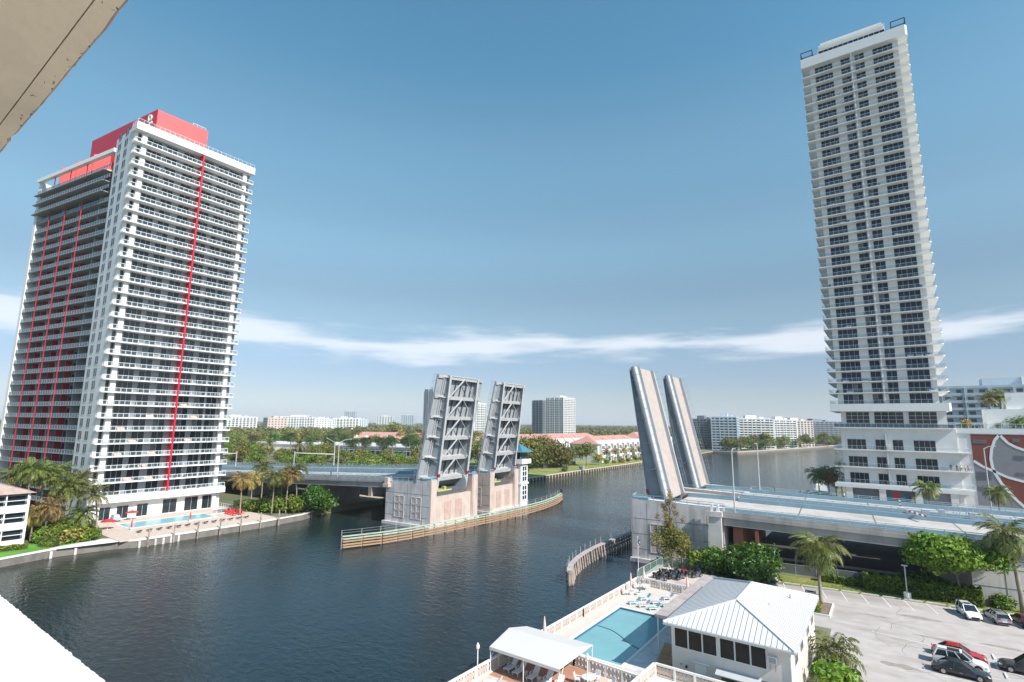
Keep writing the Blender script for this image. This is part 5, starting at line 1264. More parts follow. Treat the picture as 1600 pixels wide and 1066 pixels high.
lw_ = MB(); lw_.box(-.05, -.05, 0, 1.45, .02, 1.6, 1); lw_.box(0, -.07, .06, 1.4, -.045, 1.54, 0); lwm = lw_.mesh('window', ['recess_dark', 'pink_lattice'])
for x in (-15.6, -14.0, -11.6, -10.2): obj('window', lwm, hs, (x - HO[0], HY0 - HO[1], 2.5 - HO[2]))
mb = MB(); mb.box(-19.2, HY0 - .14, 3.5, -19.0, HY0, 3.75); mb.box(-19.7, HY0 - .08, 3.7, -19.6, HY0, 3.8); H('wall_lamp', mb, 'dark_frame')
ew = win_mesh(1.5, 1.4, 2)
for y in (61, 65, 70, 74): obj('window', ew, hs, (HX1 - HO[0], y - HO[1], 5.3 - HO[2]))
for i in range(9):
    mb = MB(); mb.box(-22.6, 57.0 + .55 * i, 2.2, -20.65, 57.55 + .55 * i, 2.4 + .2 * i); H('stair_step', mb, 'wood_orange')

# ------------------------------------------------------------------ canopy, loungers, tables
t = thing('canopy', 'white fabric gable canopy on thin posts over the lounger patio', 'canopy', (-32.3, 51, 2.2)); CO = (-32.3, 51, 2.2)
cx0, cx1, cy0, cy1, ce, cr = -36.7, -28.0, 47.6, 54.7, 4.75, 5.6; cm = (cy0 + cy1) / 2
mb = MB(); nseg = 8
for i in range(nseg):
    xa = cx0 + (cx1 - cx0) * i / nseg; xb = cx0 + (cx1 - cx0) * (i + 1) / nseg
    for (ya, yb, za, zb) in ((cy0, cm, ce, cr), (cm, cy1, cr, ce)):
        mb.hexa([(xa, ya, za - .03), (xb, ya, za - .03), (xb, yb, zb - .03), (xa, yb, zb - .03), (xa, ya, za), (xb, ya, za), (xb, yb, zb), (xa, yb, zb)])
mb.tri((cx0 + .01, cy0, ce - .03), (cx0 + .01, cm, cr - .03), (cx0 + .01, cy1, ce - .03))
mb.tri((cx1 - .01, cy0, ce - .03), (cx1 - .01, cy1, ce - .03), (cx1 - .01, cm, cr - .03))
mb.build('canopy_roof', 'canvas_white', t, CO, (0, 0, 0))
mb = MB(); mb.box(cx0, cy0 - .03, ce - .3, cx1, cy0, ce - .01); mb.box(cx0, cy1, ce - .3, cx1, cy1 + .03, ce - .01); mb.build('valance', 'canvas_white', t, CO, (0, 0, 0))
for x in (cx0 + .1, (cx0 + cx1) / 2, cx1 - .1):
    for y in (cy0 + .05, cy1 - .05): mb = MB(); mb.tube([(x, y, 2.2), (x, y, ce - .02)], .045, 6); mb.build('post', 'white_metal', t, CO, (0, 0, 0))
mb = MB()
for x in (cx0 + .1, cx1 - .1): mb.tube([(x, cy0 + .05, 3.4), (x, cy0 + .9, ce - .05)], .03, 5); mb.bar((x, cy0, ce - .06), (x, cm, cr - .08), .05); mb.bar((x, cy1, ce - .06), (x, cm, cr - .08), .05)
mb.build('brace', 'white_metal', t, CO, (0, 0, 0))
sheet('canopy_floor', [(-36.6, 47.2), (-28.2, 47.2), (-28.2, 54.2), (-36.6, 54.2)], 2.21, 'terrace_red')
def lounger(label, x, y, z, rz, sling, group=None, back=.75):
    t = thing('sun_lounger', label, 'sun lounger', (x, y, z), rz, group)
    mb = MB(); mb.box(-1.0, -.32, .3, .3, .32, .36); mb.build('seat', sling, t)
    mb = MB(); c, s = math.cos(back), math.sin(back); mb.hexa([(.3, -.32, .3), (.3 + .8 * c, -.32, .3 + .8 * s), (.3 + .8 * c, .32, .3 + .8 * s), (.3, .32, .3), (.3 - .05 * s, -.32, .36), (.3 + .8 * c - .05 * s, -.32, .36 + .8 * s), (.3 + .8 * c - .05 * s, .32, .36 + .8 * s), (.3 - .05 * s, .32, .36)]); mb.build('backrest', sling, t)
    mb = MB(); mb.box(-1.02, -.36, .25, .35, -.31, .33); mb.box(-1.02, .31, .25, .35, .36, .33); mb.build('frame', 'white_metal', t)
    for lx in (-.85, .25):
        for ly in (-.33, .33): mb = MB(); mb.box(lx - .03, ly - .03, 0, lx + .03, ly + .03, .26); mb.build('leg', 'white_metal', t)
    for ly in (-.36, .36): mb = MB(); mb.box(-.25, ly - .03, .5, .3, ly + .03, .55); mb.box(-.22, ly - .02, .3, -.17, ly + .02, .5); mb.build('armrest', 'white_metal', t)
    return t
grp = 'white loungers in a row under the canopy'
for i, x in enumerate((-35.2, -34.0, -32.2, -30.5, -29.1)): lounger(f'{ORD[i]} white sling lounger from the waterside under the white canopy', x, 49.6 - .1 * i, 2.21, PI / 2 + .05 * (i - 2), 'sling_white', grp)
lounger('white lounger lying out in the sun in front of the white canopy', -34.6, 45.6, 2.2, PI * .1, 'sling_white')
def rnd_table(label, x, y, z, r, mm, h=.7):
    t = thing('patio_table', label, 'table', (x, y, z))
    mb = MB(); mb.lathe([(r, h - .04), (r, h), (.01, h)], 14); mb.build('tabletop', mm, t)
    for k in range(4): a = k * PI / 2 + .4; mb = MB(); mb.tube([(r * .7 * math.cos(a), r * .7 * math.sin(a), 0), (r * .5 * math.cos(a), r * .5 * math.sin(a), h - .04)], .03, 5); mb.build('leg', 'white_metal', t)
    return t
def patio_chair(label, x, y, z, rz, mm, group=None):
    t = thing('patio_chair', label, 'chair', (x, y, z), rz, group)
    mb = MB(); mb.box(-.26, -.26, .4, .26, .26, .45); mb.build('seat', mm, t)
    mb = MB(); mb.hexa([(-.28, -.26, .43), (-.23, -.26, .43), (-.23, .26, .43), (-.28, .26, .43), (-.42, -.26, .98), (-.37, -.26, .98), (-.37, .26, .98), (-.42, .26, .98)]); mb.build('backrest', mm, t)
    for lx in (-.24, .24):
        for ly in (-.26, .26): mb = MB(); mb.tube([(lx, ly, 0), (lx, ly, .62 if lx > 0 else .4)], .02, 5); mb.build('leg', 'white_metal', t)
    for ly in (-.28, .28): mb = MB(); mb.box(-.3, ly - .025, .6, .27, ly + .025, .65); mb.build('armrest', 'white_metal', t)
    return t
rnd_table('round white patio table just outside the canopy corner', -27.0, 51.7, 2.2, .75, 'canvas_white')
rnd_table('low white side table between the canopy loungers and the waterside', -33.1, 49.2, 2.21, .28, 'canvas_white', .45)
rnd_table('small white side table between two loungers at the open side of the canopy', -31.3, 49.0, 2.21, .28, 'canvas_white', .45)
patio_chair('white patio chair west of the round table by the canopy', -28.0, 51.2, 2.2, 0.3, 'sling_white')
patio_chair('white patio chair facing the round table from the pool side', -26.6, 52.7, 2.2, -1.7, 'sling_white')
patio_chair('white patio chair standing alone beside the lattice balustrade and lamp', -24.8, 52.4, 2.2, -2.2, 'sling_white')
rnd_table('little stool height table beside the lone patio chair', -25.3, 51.4, 2.2, .22, 'sling_grey', .4)
# loungers at the far end of the near pool
grp = 'loungers on the terrace at the pool end'
ll = [(-30.9, 76.8, 'sling_teal', 'teal lounger nearest the pool and closest to the wooden porch roof'), (-32.5, 77.0, 'sling_grey', 'blue grey lounger nearest the pool, between two teal loungers'), (-34.1, 77.3, 'sling_teal', 'teal lounger at the pool corner nearest the waterside'),
      (-29.7, 79.2, 'sling_teal', 'teal lounger in the middle row beside the wooden porch roof'), (-31.4, 79.5, 'sling_grey', 'grey striped lounger in the middle row of the pool terrace'), (-33.5, 79.9, 'sling_teal', 'teal lounger in the middle row nearest the waterside'),
      (-28.6, 81.8, 'sling_teal', 'teal lounger in the back row beside the wooden porch roof'), (-30.8, 82.3, 'sling_grey', 'grey striped lounger in the back row near the short balustrade')]
for x, y, mm, lab in ll: lounger(lab, x + 1.5, y, 2.2, PI * .5 - .75, mm, grp)
rnd_table('small round table with chairs by the waterside folded parasol', -34.6, 80.8, 2.2, .45, 'sling_grey')
patio_chair('pale chair left of the small round waterside table', -35.3, 80.2, 2.2, .4, 'sling_white')
patio_chair('teal chair right of the small round waterside table', -33.8, 81.4, 2.2, -2.4, 'sling_teal')
rnd_table('white round table in the corner below the flagpole', -33.9, 84.8, 2.2, .8, 'canvas_white')
patio_chair('white chair tucked beside the corner table below the flagpole', -35.0, 84.4, 2.2, .2, 'sling_white')
umbrella('parasol', 'folded pale pink parasol standing at the waterside table by the pool', -35.0, 81.6, 2.2, 'cloth_pink', False, 2.9)
umbrella('parasol', 'folded pale pink parasol just right of the flagpole', -34.6, 86.0, 2.2, 'cloth_pink', False, 2.9)
umbrella('parasol', 'folded pale pink parasol at the porch end of the short balustrade', -27.4, 85.6, 2.2, 'cloth_pink', False, 2.9)
umbrella('parasol', 'folded pale pink parasol rising behind the white canopy ridge', -35.4, 56.6, 2.2, 'cloth_pink', False, 3.2)
t = thing('flagpole', 'white flagpole at the balustrade corner with a drooping red striped flag', 'flagpole', (-35.6, 86.2, 2.2))
mb = MB(); mb.tube([(0, 0, 0), (0, 0, 7.6)], [.06, .04], 7); mb.lathe([(.07, 7.6), (.09, 7.68), (.02, 7.76)], 8); mb.build('pole', 'white_metal', t)
mb = MB()
for i in range(6):
    for j in range(3):
        a = lambda u, v: (.05 + .28 * v + .05 * math.sin(u * 3), .05 * math.sin(v * 6 + u * 2), 7.4 - .27 * u - .25 * v)
        mb.quad(a(i, j / 3), a(i, (j + 1) / 3), a(i + 1, (j + 1) / 3), a(i + 1, j / 3), 2 if i < 3 and j < 2 else (i + j) % 2)
mb.build('flag', ['flag_red', 'cloth_white', 'flag_blue'], t)
def post_lamp(label, x, y, z, h):
    t = thing('post_lamp', label, 'lamp post', (x, y, z))
    mb = MB(); mb.tube([(0, 0, 0), (0, 0, h)], .06, 7); mb.tube([(0, 0, 0), (0, 0, .3)], .11, 7); mb.build('post', 'white_metal', t)
    mb = MB(); mb.lathe([(.1, 0), (.19, .12), (.19, .38), (.12, .5), (.03, .66)], 8, (0, 0, h)); mb.build('lantern', 'warm_white', t)
post_lamp('white lantern lamp post on the waterside balustrade left of the canopy', -37.2, 46.2, 2.2, 2.6)
post_lamp('thin lantern lamp post beside the lattice fence in front of the pool', -26.4, 50.3, 2.2, 2.9)
# grey paved strip, screen fence
sheet('paver_strip', [(-25.6, 57.2), (-22.7, 57.2), (-22.7, 74.6), (-25.6, 74.6)], 2.21, 'concrete')
def mesh_fence(label, pts, z, h, mm, post=2.6, name='chain_link_fence'):
    t = thing(name, label, 'fence', (pts[0][0], pts[0][1], z)); o = t.location.copy()
    for a, b in zip(pts[:-1], pts[1:]):
        A = Vector((a[0], a[1], z)) - o; B = Vector((b[0], b[1], z)) - o; L = (B - A).length; n = max(1, round(L / post)); Z = Vector((0, 0, h))
        for i in range(n + 1): p = A + (B - A) * i / n; mb = MB(); mb.tube([tuple(p), tuple(p + Z * 1.03)], .04, 5); mb.build('post', 'steel_light', t)
        mb = MB(); mb.bar(A + Z, B + Z, .05); mb.build('top_rail', 'steel_light', t)
        for i in range(n):
            p, q = A + (B - A) * i / n, A + (B - A) * (i + 1) / n; mb = MB(); k = Vector((0, 0, .05)); mb.quad(tuple(p + k), tuple(q + k), tuple(q + Z), tuple(p + Z)); mb.build('mesh_panel', mm, t)
mesh_fence('green screened chain link fence between the motorcycles and the water', [(-36.9, 88.8), (-36.4, 102.8)], 2.0, 1.9, 'chain_link')
mesh_fence('green chain link fence across the back of the motorcycle parking', [(-36.3, 102.9), (-26, 103.6)], 1.7, 1.8, 'chain_link')
mesh_fence('grey chain link fence between the grass strip and the dark underpass', [(-22, 109.6), (-19, 110.0), (-6, 111.7), (2, 112.1)], LZ, 2.1, 'chain_link_grey', 3.0)
mb = MB(); mb.box(-36.6, 87.2, LZ, -22.3, 100.5, 2.0); struct('motorcycle_pad', mb, 'concrete_pink')
mb = MB()
for i in range(14): mb.box(-31.5 + i * .52, 87.6, 2.0, -31.5 + i * .52 + .47, 92.8, 2.08)
tag(mb.build('boardwalk', 'wood_deck'), kind='structure')

# ------------------------------------------------------------------ motorcycles
def motorcycle_parts(t, paint):
    for x in (-.72, .72):
        mb = MB(); mb.tube([(x, -.07, .31), (x, .07, .31)], .31, 14); w = mb.build('wheel', 'tyre', t)
        mb = MB(); mb.tube([(x, -.08, .31), (x, .08, .31)], .17, 10); mb.build('rim', 'rim', w)
    mb = MB(); mb.hexa([(-.35, -.13, .25), (.35, -.13, .25), (.35, .13, .25), (-.35, .13, .25), (-.3, -.16, .62), (.3, -.16, .62), (.3, .16, .62), (-.3, .16, .62)]); mb.build('engine', 'steel_dark', t)
    mb = MB(); mb.hexa([(-.1, -.1, .62), (.42, -.1, .66), (.42, .1, .66), (-.1, .1, .62), (-.08, -.17, .88), (.36, -.14, .95), (.36, .14, .95), (-.08, .17, .88)]); mb.build('fuel_tank', paint, t)
    mb = MB(); mb.hexa([(-.75, -.12, .6), (-.08, -.16, .62), (-.08, .16, .62), (-.75, .12, .6), (-.78, -.12, .82), (-.1, -.16, .76), (-.1, .16, .76), (-.78, .12, .82)]); mb.build('saddle', 'cloth_black', t)
    mb = MB(); mb.tube([(.72, -.1, .31), (.45, -.1, 1.0)], .03, 5); mb.tube([(.72, .1, .31), (.45, .1, 1.0)], .03, 5); mb.build('fork', 'chrome', t)
    mb = MB(); mb.tube([(.28, -.4, 1.08), (.42, -.2, 1.06), (.45, 0, 1.02), (.42, .2, 1.06), (.28, .4, 1.08)], .025, 5); mb.build('handlebar', 'chrome', t)
    mb = MB(); mb.lathe([(.02, 0), (.11, .05), (.11, .16)], 8, (.56, 0, .82)); mb.build('headlamp', 'lamp_clear', t)
    mb = MB(); mb.hexa([(.42, -.22, .8), (.66, -.16, .7), (.66, .16, .7), (.42, .22, .8), (.36, -.18, 1.3), (.42, -.1, 1.32), (.42, .1, 1.32), (.36, .18, 1.3)]); mb.build('fairing', paint, t)
    mb = MB(); mb.box(-.95, -.25, .55, -.55, -.12, .85); mb.box(-.95, .12, .55, -.55, .25, .85); mb.build('pannier', 'plastic_black', t)
    mb = MB(); mb.tube([(.1, -.2, .3), (-.8, -.22, .36)], .05, 6); mb.build('exhaust', 'chrome', t)
mk = []
for pn in ('car_black', 'car_red', 'car_blue', 'car_white'):
    t = thing('motorcycle', 'x', 'motorcycle', (0, 0, 0)); motorcycle_parts(t, pn); mk.append(t)
msp = [(-34.9, 93.2, 0, 'black motorcycle at the waterside end of the front row'), (-33.7, 93.6, 0, 'black motorcycle second from the green fence in the front row'), (-32.5, 94.0, 2, 'dark blue motorcycle in the middle of the front row'), (-31.3, 94.4, 0, 'black motorcycle at the boardwalk end of the front row'),
       (-34.4, 96.4, 3, 'white motorcycle in the back row beside the green fence'), (-33.1, 96.8, 0, 'black motorcycle behind the front row beside the white one'), (-31.9, 97.2, 1, 'red motorcycle in the back row'), (-30.7, 97.6, 0, 'black motorcycle in the back row right of the red one'), (-29.4, 97.4, 2, 'dark motorcycle at the right end of the back row'), (-33.6, 91.2, 0, 'black motorcycle standing nearest the balustrade')]
used = set()
for x, y, k, lab in msp:
    if k not in used: used.add(k); mk[k].location = (x, y, 2.0); mk[k].rotation_euler = (0, 0, 1.1 + .1 * math.sin(x * 9)); mk[k]['label'] = lab; mk[k]['group'] = 'motorcycles parked beside the fence'; q = mk[k]
    else: q = copy_thing(mk[k], (x, y, 2.0), 1.1 + .2 * math.sin(x * 9), lab); q['group'] = 'motorcycles parked beside the fence'
    q.scale = (1.12,) * 3

# ================================================================== PARKING LOT
t = thing('parking_kerb', 'row of pale wheel stop kerbs along the north edge of the parking lot', 'kerb', (-4, 106, LZ))
KD = Vector((11.13, 1.37)).normalized(); KA = Vector((-8.65, 105.97))
kp = lambda s, d=0: KA + KD * s + Vector((-KD.y, KD.x)) * d
for i in range(-4, 9):
    a, b = kp(i * 2.8 + .15), kp(i * 2.8 + 2.5); mb = MB(); mb.bar((a.x + 4, a.y - 106, .09), (b.x + 4, b.y - 106, .09), .17); mb.build('wheel_stop', 'warm_white', t)
mb = MB()
for i in range(-4, 9):
    a = kp(i * 2.8); b = a + Vector((.235, -.972)) * 5.4; q = Vector((.97, .235)) * .055
    mb.add([(a.x - q.x, a.y - q.y, LZ + .018), (b.x - q.x, b.y - q.y, LZ + .018), (b.x + q.x, b.y + q.y, LZ + .018), (a.x + q.x, a.y + q.y, LZ + .018)], [(0, 1, 2, 3)])
for pts in (((-4, 88.4), (8.2, 86.6)), ((8.2, 86.6), (22, 84.5))):
    a, b = Vector(pts[0]), Vector(pts[1]); d = (b - a).normalized(); q = Vector((-d.y, d.x)) * .06
    mb.add([(a.x - q.x, a.y - q.y, LZ + .018), (b.x - q.x, b.y - q.y, LZ + .018), (b.x + q.x, b.y + q.y, LZ + .018), (a.x + q.x, a.y + q.y, LZ + .018)], [(0, 1, 2, 3)])
for y in (75.2, 77.9, 80.6, 83.3, 86.0):
    for x0, x1 in ((2.0, 7.6), (8.6, 14)): mb.box(x0, y + .0, LZ + .0181, x1, y + .1, LZ + .019)
tag(mb.build('road_marking', 'line_paint'), kind='structure')
for i, (x, y) in enumerate(((7.9, 84.9), (7.95, 87.6), (8.3, 82.1), (8.3, 79.4), (8.4, 76.6))):
    t = thing('wheel_stop', ('concrete wheel stop in front of the red car', 'concrete wheel stop standing alone left of the large black SUV', 'concrete wheel stop in front of the white wagon', 'concrete wheel stop ahead of the black saloon', 'concrete wheel stop at the lower edge of the lot')[i], 'wheel stop', (x, y, LZ))
    mb = MB(); mb.hexa([(-.12, -.85, 0), (.12, -.85, 0), (.12, .85, 0), (-.12, .85, 0), (-.07, -.83, .15), (.07, -.83, .15), (.07, .83, .15), (-.07, .83, .15)]); mb.build('kerb_block', 'warm_white', t)
for i, (x, y, rx, ry) in enumerate(((1.5, 98.5, 2.6, .7), (-3.5, 95.5, 1.7, .5), (9.5, 92.2, 2.3, .6), (-1.0, 78.0, 2.0, .8), (3.2, 90.6, 3.2, .45))):
    rg = random.Random(i); mb = MB(); pts = [(x + rx * math.cos(a) * rg.uniform(.7, 1.15), y + ry * math.sin(a) * rg.uniform(.6, 1.2), LZ + .0135 + .0004 * i) for a in np.linspace(0, 2 * PI, 15)[:-1]]
    mb.add(pts, [tuple(range(14))]); tag(mb.build('asphalt_patch', 'asphalt_patch' if 'asphalt_patch' in M else mat('asphalt_patch', (.33, .285, .255), .95, .18, 1.2, dark=(.22, .19, .17), darkscale=.9, darkamt=.8).name), kind='structure')
mb = MB(); rg = random.Random(3)
for i in range(16):
    x, y = rg.uniform(-7, 14), rg.uniform(76, 103); a = rg.uniform(-.6, .6) + (PI / 2 if i % 3 == 0 else 0)
    for j in range(9):
        x2, y2 = x + .8 * math.cos(a), y + .8 * math.sin(a); q = (-math.sin(a) * .018, math.cos(a) * .018); mb.add([(x - q[0], y - q[1], LZ + .0158), (x2 - q[0], y2 - q[1], LZ + .0158), (x2 + q[0], y2 + q[1], LZ + .0158), (x + q[0], y + q[1], LZ + .0158)], [(0, 1, 2, 3)]); x, y = x2, y2; a += rg.uniform(-.5, .5)
tag(mb.build('pavement_crack', 'asphalt_dark'), kind='structure')
# lamp post in the lot, planter by the palm
t = thing('parking_lamp', 'grey parking lot lamp post on a round white concrete base', 'lamp post', (.3, 107.9, LZ))
mb = MB(); mb.lathe([(.5, 0), (.5, .95), (.42, 1.0)], 14); mb.build('base', 'warm_white', t)
mb = MB(); mb.tube([(0, 0, .9), (0, 0, 5.0)], .09, 8); mb.build('pole', 'steel_light', t)
mb = MB(); mb.box(-.4, -.2, 4.95, .4, .2, 5.12); mb.build('lamp_head', 'steel_light', t)
t = thing('parking_lamp', 'thin grey lamp post at the kerb behind the pool house', 'lamp post', (-18.2, 105.6, LZ))
mb = MB(); mb.lathe([(.45, 0), (.45, .7), (.4, .75)], 12); mb.build('base', 'warm_white', t)
mb = MB(); mb.tube([(0, 0, .7), (0, 0, 5.4)], .08, 8); mb.build('pole', 'steel_light', t)
t = thing('planter', 'low white kerbed planter bed at the foot of the coconut palm', 'planter', (-10.8, 92.6, LZ))
mb = MB(); mb.box(-1.6, -2.0, 0, 1.9, -1.8, .3); mb.box(-1.6, 4.4, 0, 1.9, 4.6, .3); mb.box(1.7, -1.8, 0, 1.9, 4.4, .3); mb.box(-1.6, -1.8, 0, -1.4, 4.4, .3); mb.build('kerb', 'warm_white', t)
mb = MB(); mb.box(-1.4, -1.8, 0, 1.7, 4.4, .2); mb.build('soil', 'bark', t)

# ------------------------------------------------------------------ cars
def car(label, x, y, rz, paint, kind='sedan', L=4.7, W=1.84, Hh=1.46, z=LZ + .02, name='parked_car', group='cars in the parking lot', roofm=None, simple=False):
    t = thing(name, label, 'car', (x, y, z), rz, group)
    w = W / 2
    if kind == 'sedan': st = [(-.5, .62, .86), (-.47, .80, .90), (-.30, .98, 1), (-.22, 1.00, 1), (.14, .96, 1), (.24, .93, 1), (.40, .80, .96), (.47, .66, .9), (.5, .52, .82)]; cab = [(-.36, -.2), (-.2, -.06), (.03, .22)]; cz = Hh
    elif kind == 'pickup': st = [(-.5, .95, .92), (-.47, 1.0, .96), (-.2, 1.02, 1), (.16, 1.04, 1), (.25, 1.03, 1), (.42, .98, .98), (.48, .86, .93), (.5, .7, .88)]; cab = [(-.12, -.1), (-.1, 0), (.14, .25)]; cz = Hh
    else: st = [(-.5, .74, .88), (-.48, .98, .93), (-.3, 1.04, 1), (.1, 1.02, 1), (.22, 1.0, 1), (.40, .90, .96), (.475, .74, .9), (.5, .56, .82)]; cab = [(-.475, -.4), (-.4, 0), (.06, .25)]; cz = Hh
    k = .96 if kind != 'sedan' else .92
    mb = MB(); vs_ = []; n = 9
    for fx, zt, fw in st:
        X = fx * L; b = zt * k; ww = w * fw
        vs_ += [(X, -ww * .86, .2), (X, -ww, .34), (X, -ww, b * .62), (X, -ww * .94, b - .05), (X, 0, b + .03), (X, ww * .94, b - .05), (X, ww, b * .62), (X, ww, .34), (X, ww * .86, .2)]
    fs = []
    for i in range(len(st) - 1):
        for j in range(n - 1): a = i * n + j; fs.append((a, a + 1, a + n + 1, a + n))
        fs.append((i * n + n - 1, i * n, (i + 1) * n, (i + 1) * n + n - 1))
    fs.append(tuple(reversed(range(n)))); e = (len(st) - 1) * n; fs.append(tuple(range(e, e + n)))
    mb.add(vs_, [tuple(reversed(f)) for f in fs]); mb.build('body', paint, t, smooth=False)
    # cabin: base ring on the belt line, roof ring above
    xr0, xr1 = cab[0][0] * L, cab[2][1] * L; xt0, xt1 = cab[1][0] * L, cab[2][0] * L; zb = k * .97; zt = cz - .03; wb, wt_ = w * .93, w * .74
    B = [(xr0, -wb * .96, zb - .04), (xr1, -wb * .94, zb - .06), (xr1, wb * .94, zb - .06), (xr0, wb * .96, zb - .04)]; T = [(xt0, -wt_, zt), (xt1, -wt_ * .98, zt), (xt1, wt_ * .98, zt), (xt0, wt_, zt)]
    mb = MB(); mb.hexa(B + T); mb.build('side_window', 'dark_glass', t)
    def lerp(a, b, f): return tuple(a[i] + (b[i] - a[i]) * f for i in range(3))
    mb = MB()
    mb.hexa([(xt0 - .1, -wt_ * 1.03, zt - .05), (xt1 + .06, -wt_ * 1.0, zt - .05), (xt1 + .06, wt_ * 1.0, zt - .05), (xt0 - .1, wt_ * 1.03, zt - .05), (xt0 + .05, -wt_ * .9, zt + .04), (xt1 - .12, -wt_ * .88, zt + .04), (xt1 - .12, wt_ * .88, zt + .04), (xt0 + .05, wt_ * .9, zt + .04)])
    for i in range(4): mb.bar(B[i], T[i], .1)
    for f in ((.42,) if kind == 'sedan' else (.36, .68)):
        for s in (0, 2):
            a = lerp(B[0], B[1], f) if s == 0 else lerp(B[3], B[2], f); b = lerp(T[0], T[1], f) if s == 0 else lerp(T[3], T[2], f); mb.bar(a, b, .08)
    mb.build('roof', roofm or paint, t)
    for X in (-.30 * L, .31 * L):
        for s in (-1, 1):
            yy = s * (w - .1); mb = MB(); mb.tube([(X, yy - .11, .33), (X, yy + .115 * s + (.0), .33)] if s > 0 else [(X, yy - .115, .33), (X, yy + .11, .33)], .33, 16); wh = mb.build('wheel', 'tyre', t)
            mb = MB(); mb.tube([(X, yy + s * .1, .33), (X, yy + s * .13, .33)], .21, 12)
            for q in range(5): a = q * 2 * PI / 5; mb.bar((X, yy + s * .135, .33), (X + .2 * math.cos(a), yy + s * .135, .33 + .2 * math.sin(a)), .05)
            mb.build('rim', 'rim', wh)
            mb = MB(); mb.tube([(X, yy + s * .07, .36), (X, yy + s * .098, .36)], .39, 16); mb.build('wheel_arch', 'plastic_black', t)
    xf, xb = L * .5, -L * .5
    for s in (-1, 1):
        mb = MB(); mb.hexa([(xf - .22, s * w * .78 - .16, .6), (xf - .02, s * w * .72 - .14, .58), (xf - .1, s * w * .72 + .14, .58), (xf - .34, s * w * .8 + .12, .6), (xf - .25, s * w * .78 - .16, .72), (xf - .1, s * w * .72 - .14, .68), (xf - .16, s * w * .72 + .14, .68), (xf - .38, s * w * .8 + .12, .72)]); mb.build('headlight', 'lamp_clear', t)
        mb = MB(); zl = .66 if kind == 'sedan' else .78; mb.box(xb - .012, s * w * .66 - .2, zl, xb + .06, s * w * .66 + .17, zl + .13); mb.build('tail_light', 'lamp_red', t)
        mb = MB(); mb.box(xr1 - .45, s * (w + .04) - .1, zb + .0, xr1 - .28, s * (w + .04) + .1, zb + .14); mb.build('wing_mirror', paint, t)
        mb = MB(); mb.box(-.1, s * w - .02, .5, .14, s * w + .02, .54); mb.box(-.28 * L + .5, s * w - .02, .72, -.28 * L + .68, s * w + .025, .76); mb.build('door_handle', 'chrome', t)
    mb = MB(); mb.box(xf - .06, -w * .5, .3, xf + .015, w * .5, .52); mb.build('grille', 'plastic_black', t)
    mb = MB(); mb.box(xb - .03, -.26, .5, xb, .26, .64); mb.build('number_plate', 'white_metal', t)
    mb = MB(); mb.box(xb - .04, -w * .82, .26, xb + .1, w * .82, .46); mb.box(xf - .1, -w * .8, .22, xf + .03, w * .8, .32); mb.build('bumper', 'plastic_black', t)
    if kind == 'suv':
        mb = MB()
        for s in (-1, 1): mb.bar((xt0 + .1, s * wt_ * .9, zt + .07), (xt1 - .2, s * wt_ * .9, zt + .07), .05)
        mb.build('roof_rail', 'plastic_black', t)
        mb = MB(); mb.box(xt0 + .9, -wt_ * .6, zt + .035, xt1 - .25, wt_ * .6, zt + .05); mb.build('sunroof', 'dark_glass', t)
    return t
A1 = math.atan2(-.972, .235)
car('white SUV with black sunroof parked at the kerb by the hedge end', 7.3, 103.9, A1, 'car_white', 'suv', 4.5, 1.85, 1.62)
car('silver estate car parked beside the white SUV, rear facing the lot', 10.3, 104.0, A1 + PI, 'car_silver', 'suv', 4.7, 1.82, 1.5)
car('dark maroon car cut off by the right edge beside the silver estate', 13.2, 104.2, A1 + PI, 'car_maroon', 'sedan', 4.7, 1.84, 1.45)
car('red hatchback coupe parked nose right behind the white wagon', 4.6, 85.0, -.03, 'car_red', 'sedan', 5.0, 1.84, 1.45)
car('white wagon with dark side windows between the red car and the black saloon', 4.5, 82.2, -.05, 'car_white', 'suv', 4.9, 1.86, 1.66)
car('black saloon parked nearest the camera beside the white wagon', 4.3, 79.4, -.05, 'car_black', 'sedan', 5.0, 1.86, 1.46)
car('large black SUV parked nose left facing the red car', 10.7, 84.4, PI - .10, 'car_black', 'suv', 5.5, 2.05, 1.9)
car('light car with dark windows parked behind the coconut palm trunk', -11.9, 96.8, PI / 2 + .1, 'car_silver', 'suv', 4.5, 1.8, 1.6)
car('grey car nose visible between the round green bush and the white roof', -18.4, 101.0, -1.2, 'car_silver', 'sedan', 4.5, 1.8, 1.5)
for i, (x, mm, lab) in enumerate(((-170, 'car_white', 'white car driving on the western approach behind the tower corner'), (-190, 'car_silver', 'silver car on the western approach by the signal mast'))):
    q = BW(x + 75 - 10, 15); car(lab, q[0], q[1], BA, mm, 'sedan', 4.7, z=zfl(x + 65) + .01, group='cars on the western approach')
for i in range(9):
    x = -470 + i * 22 + (i * 37 % 9); car(f'{ORD[i]} small distant car in the lot before the flat white roofs', x, 256 + (x + 470) * .125, 1.4, ('car_white', 'car_silver', 'car_red', 'car_black')[i % 4], 'sedan', z=LZ + .04, group='cars before the flat white roofs')

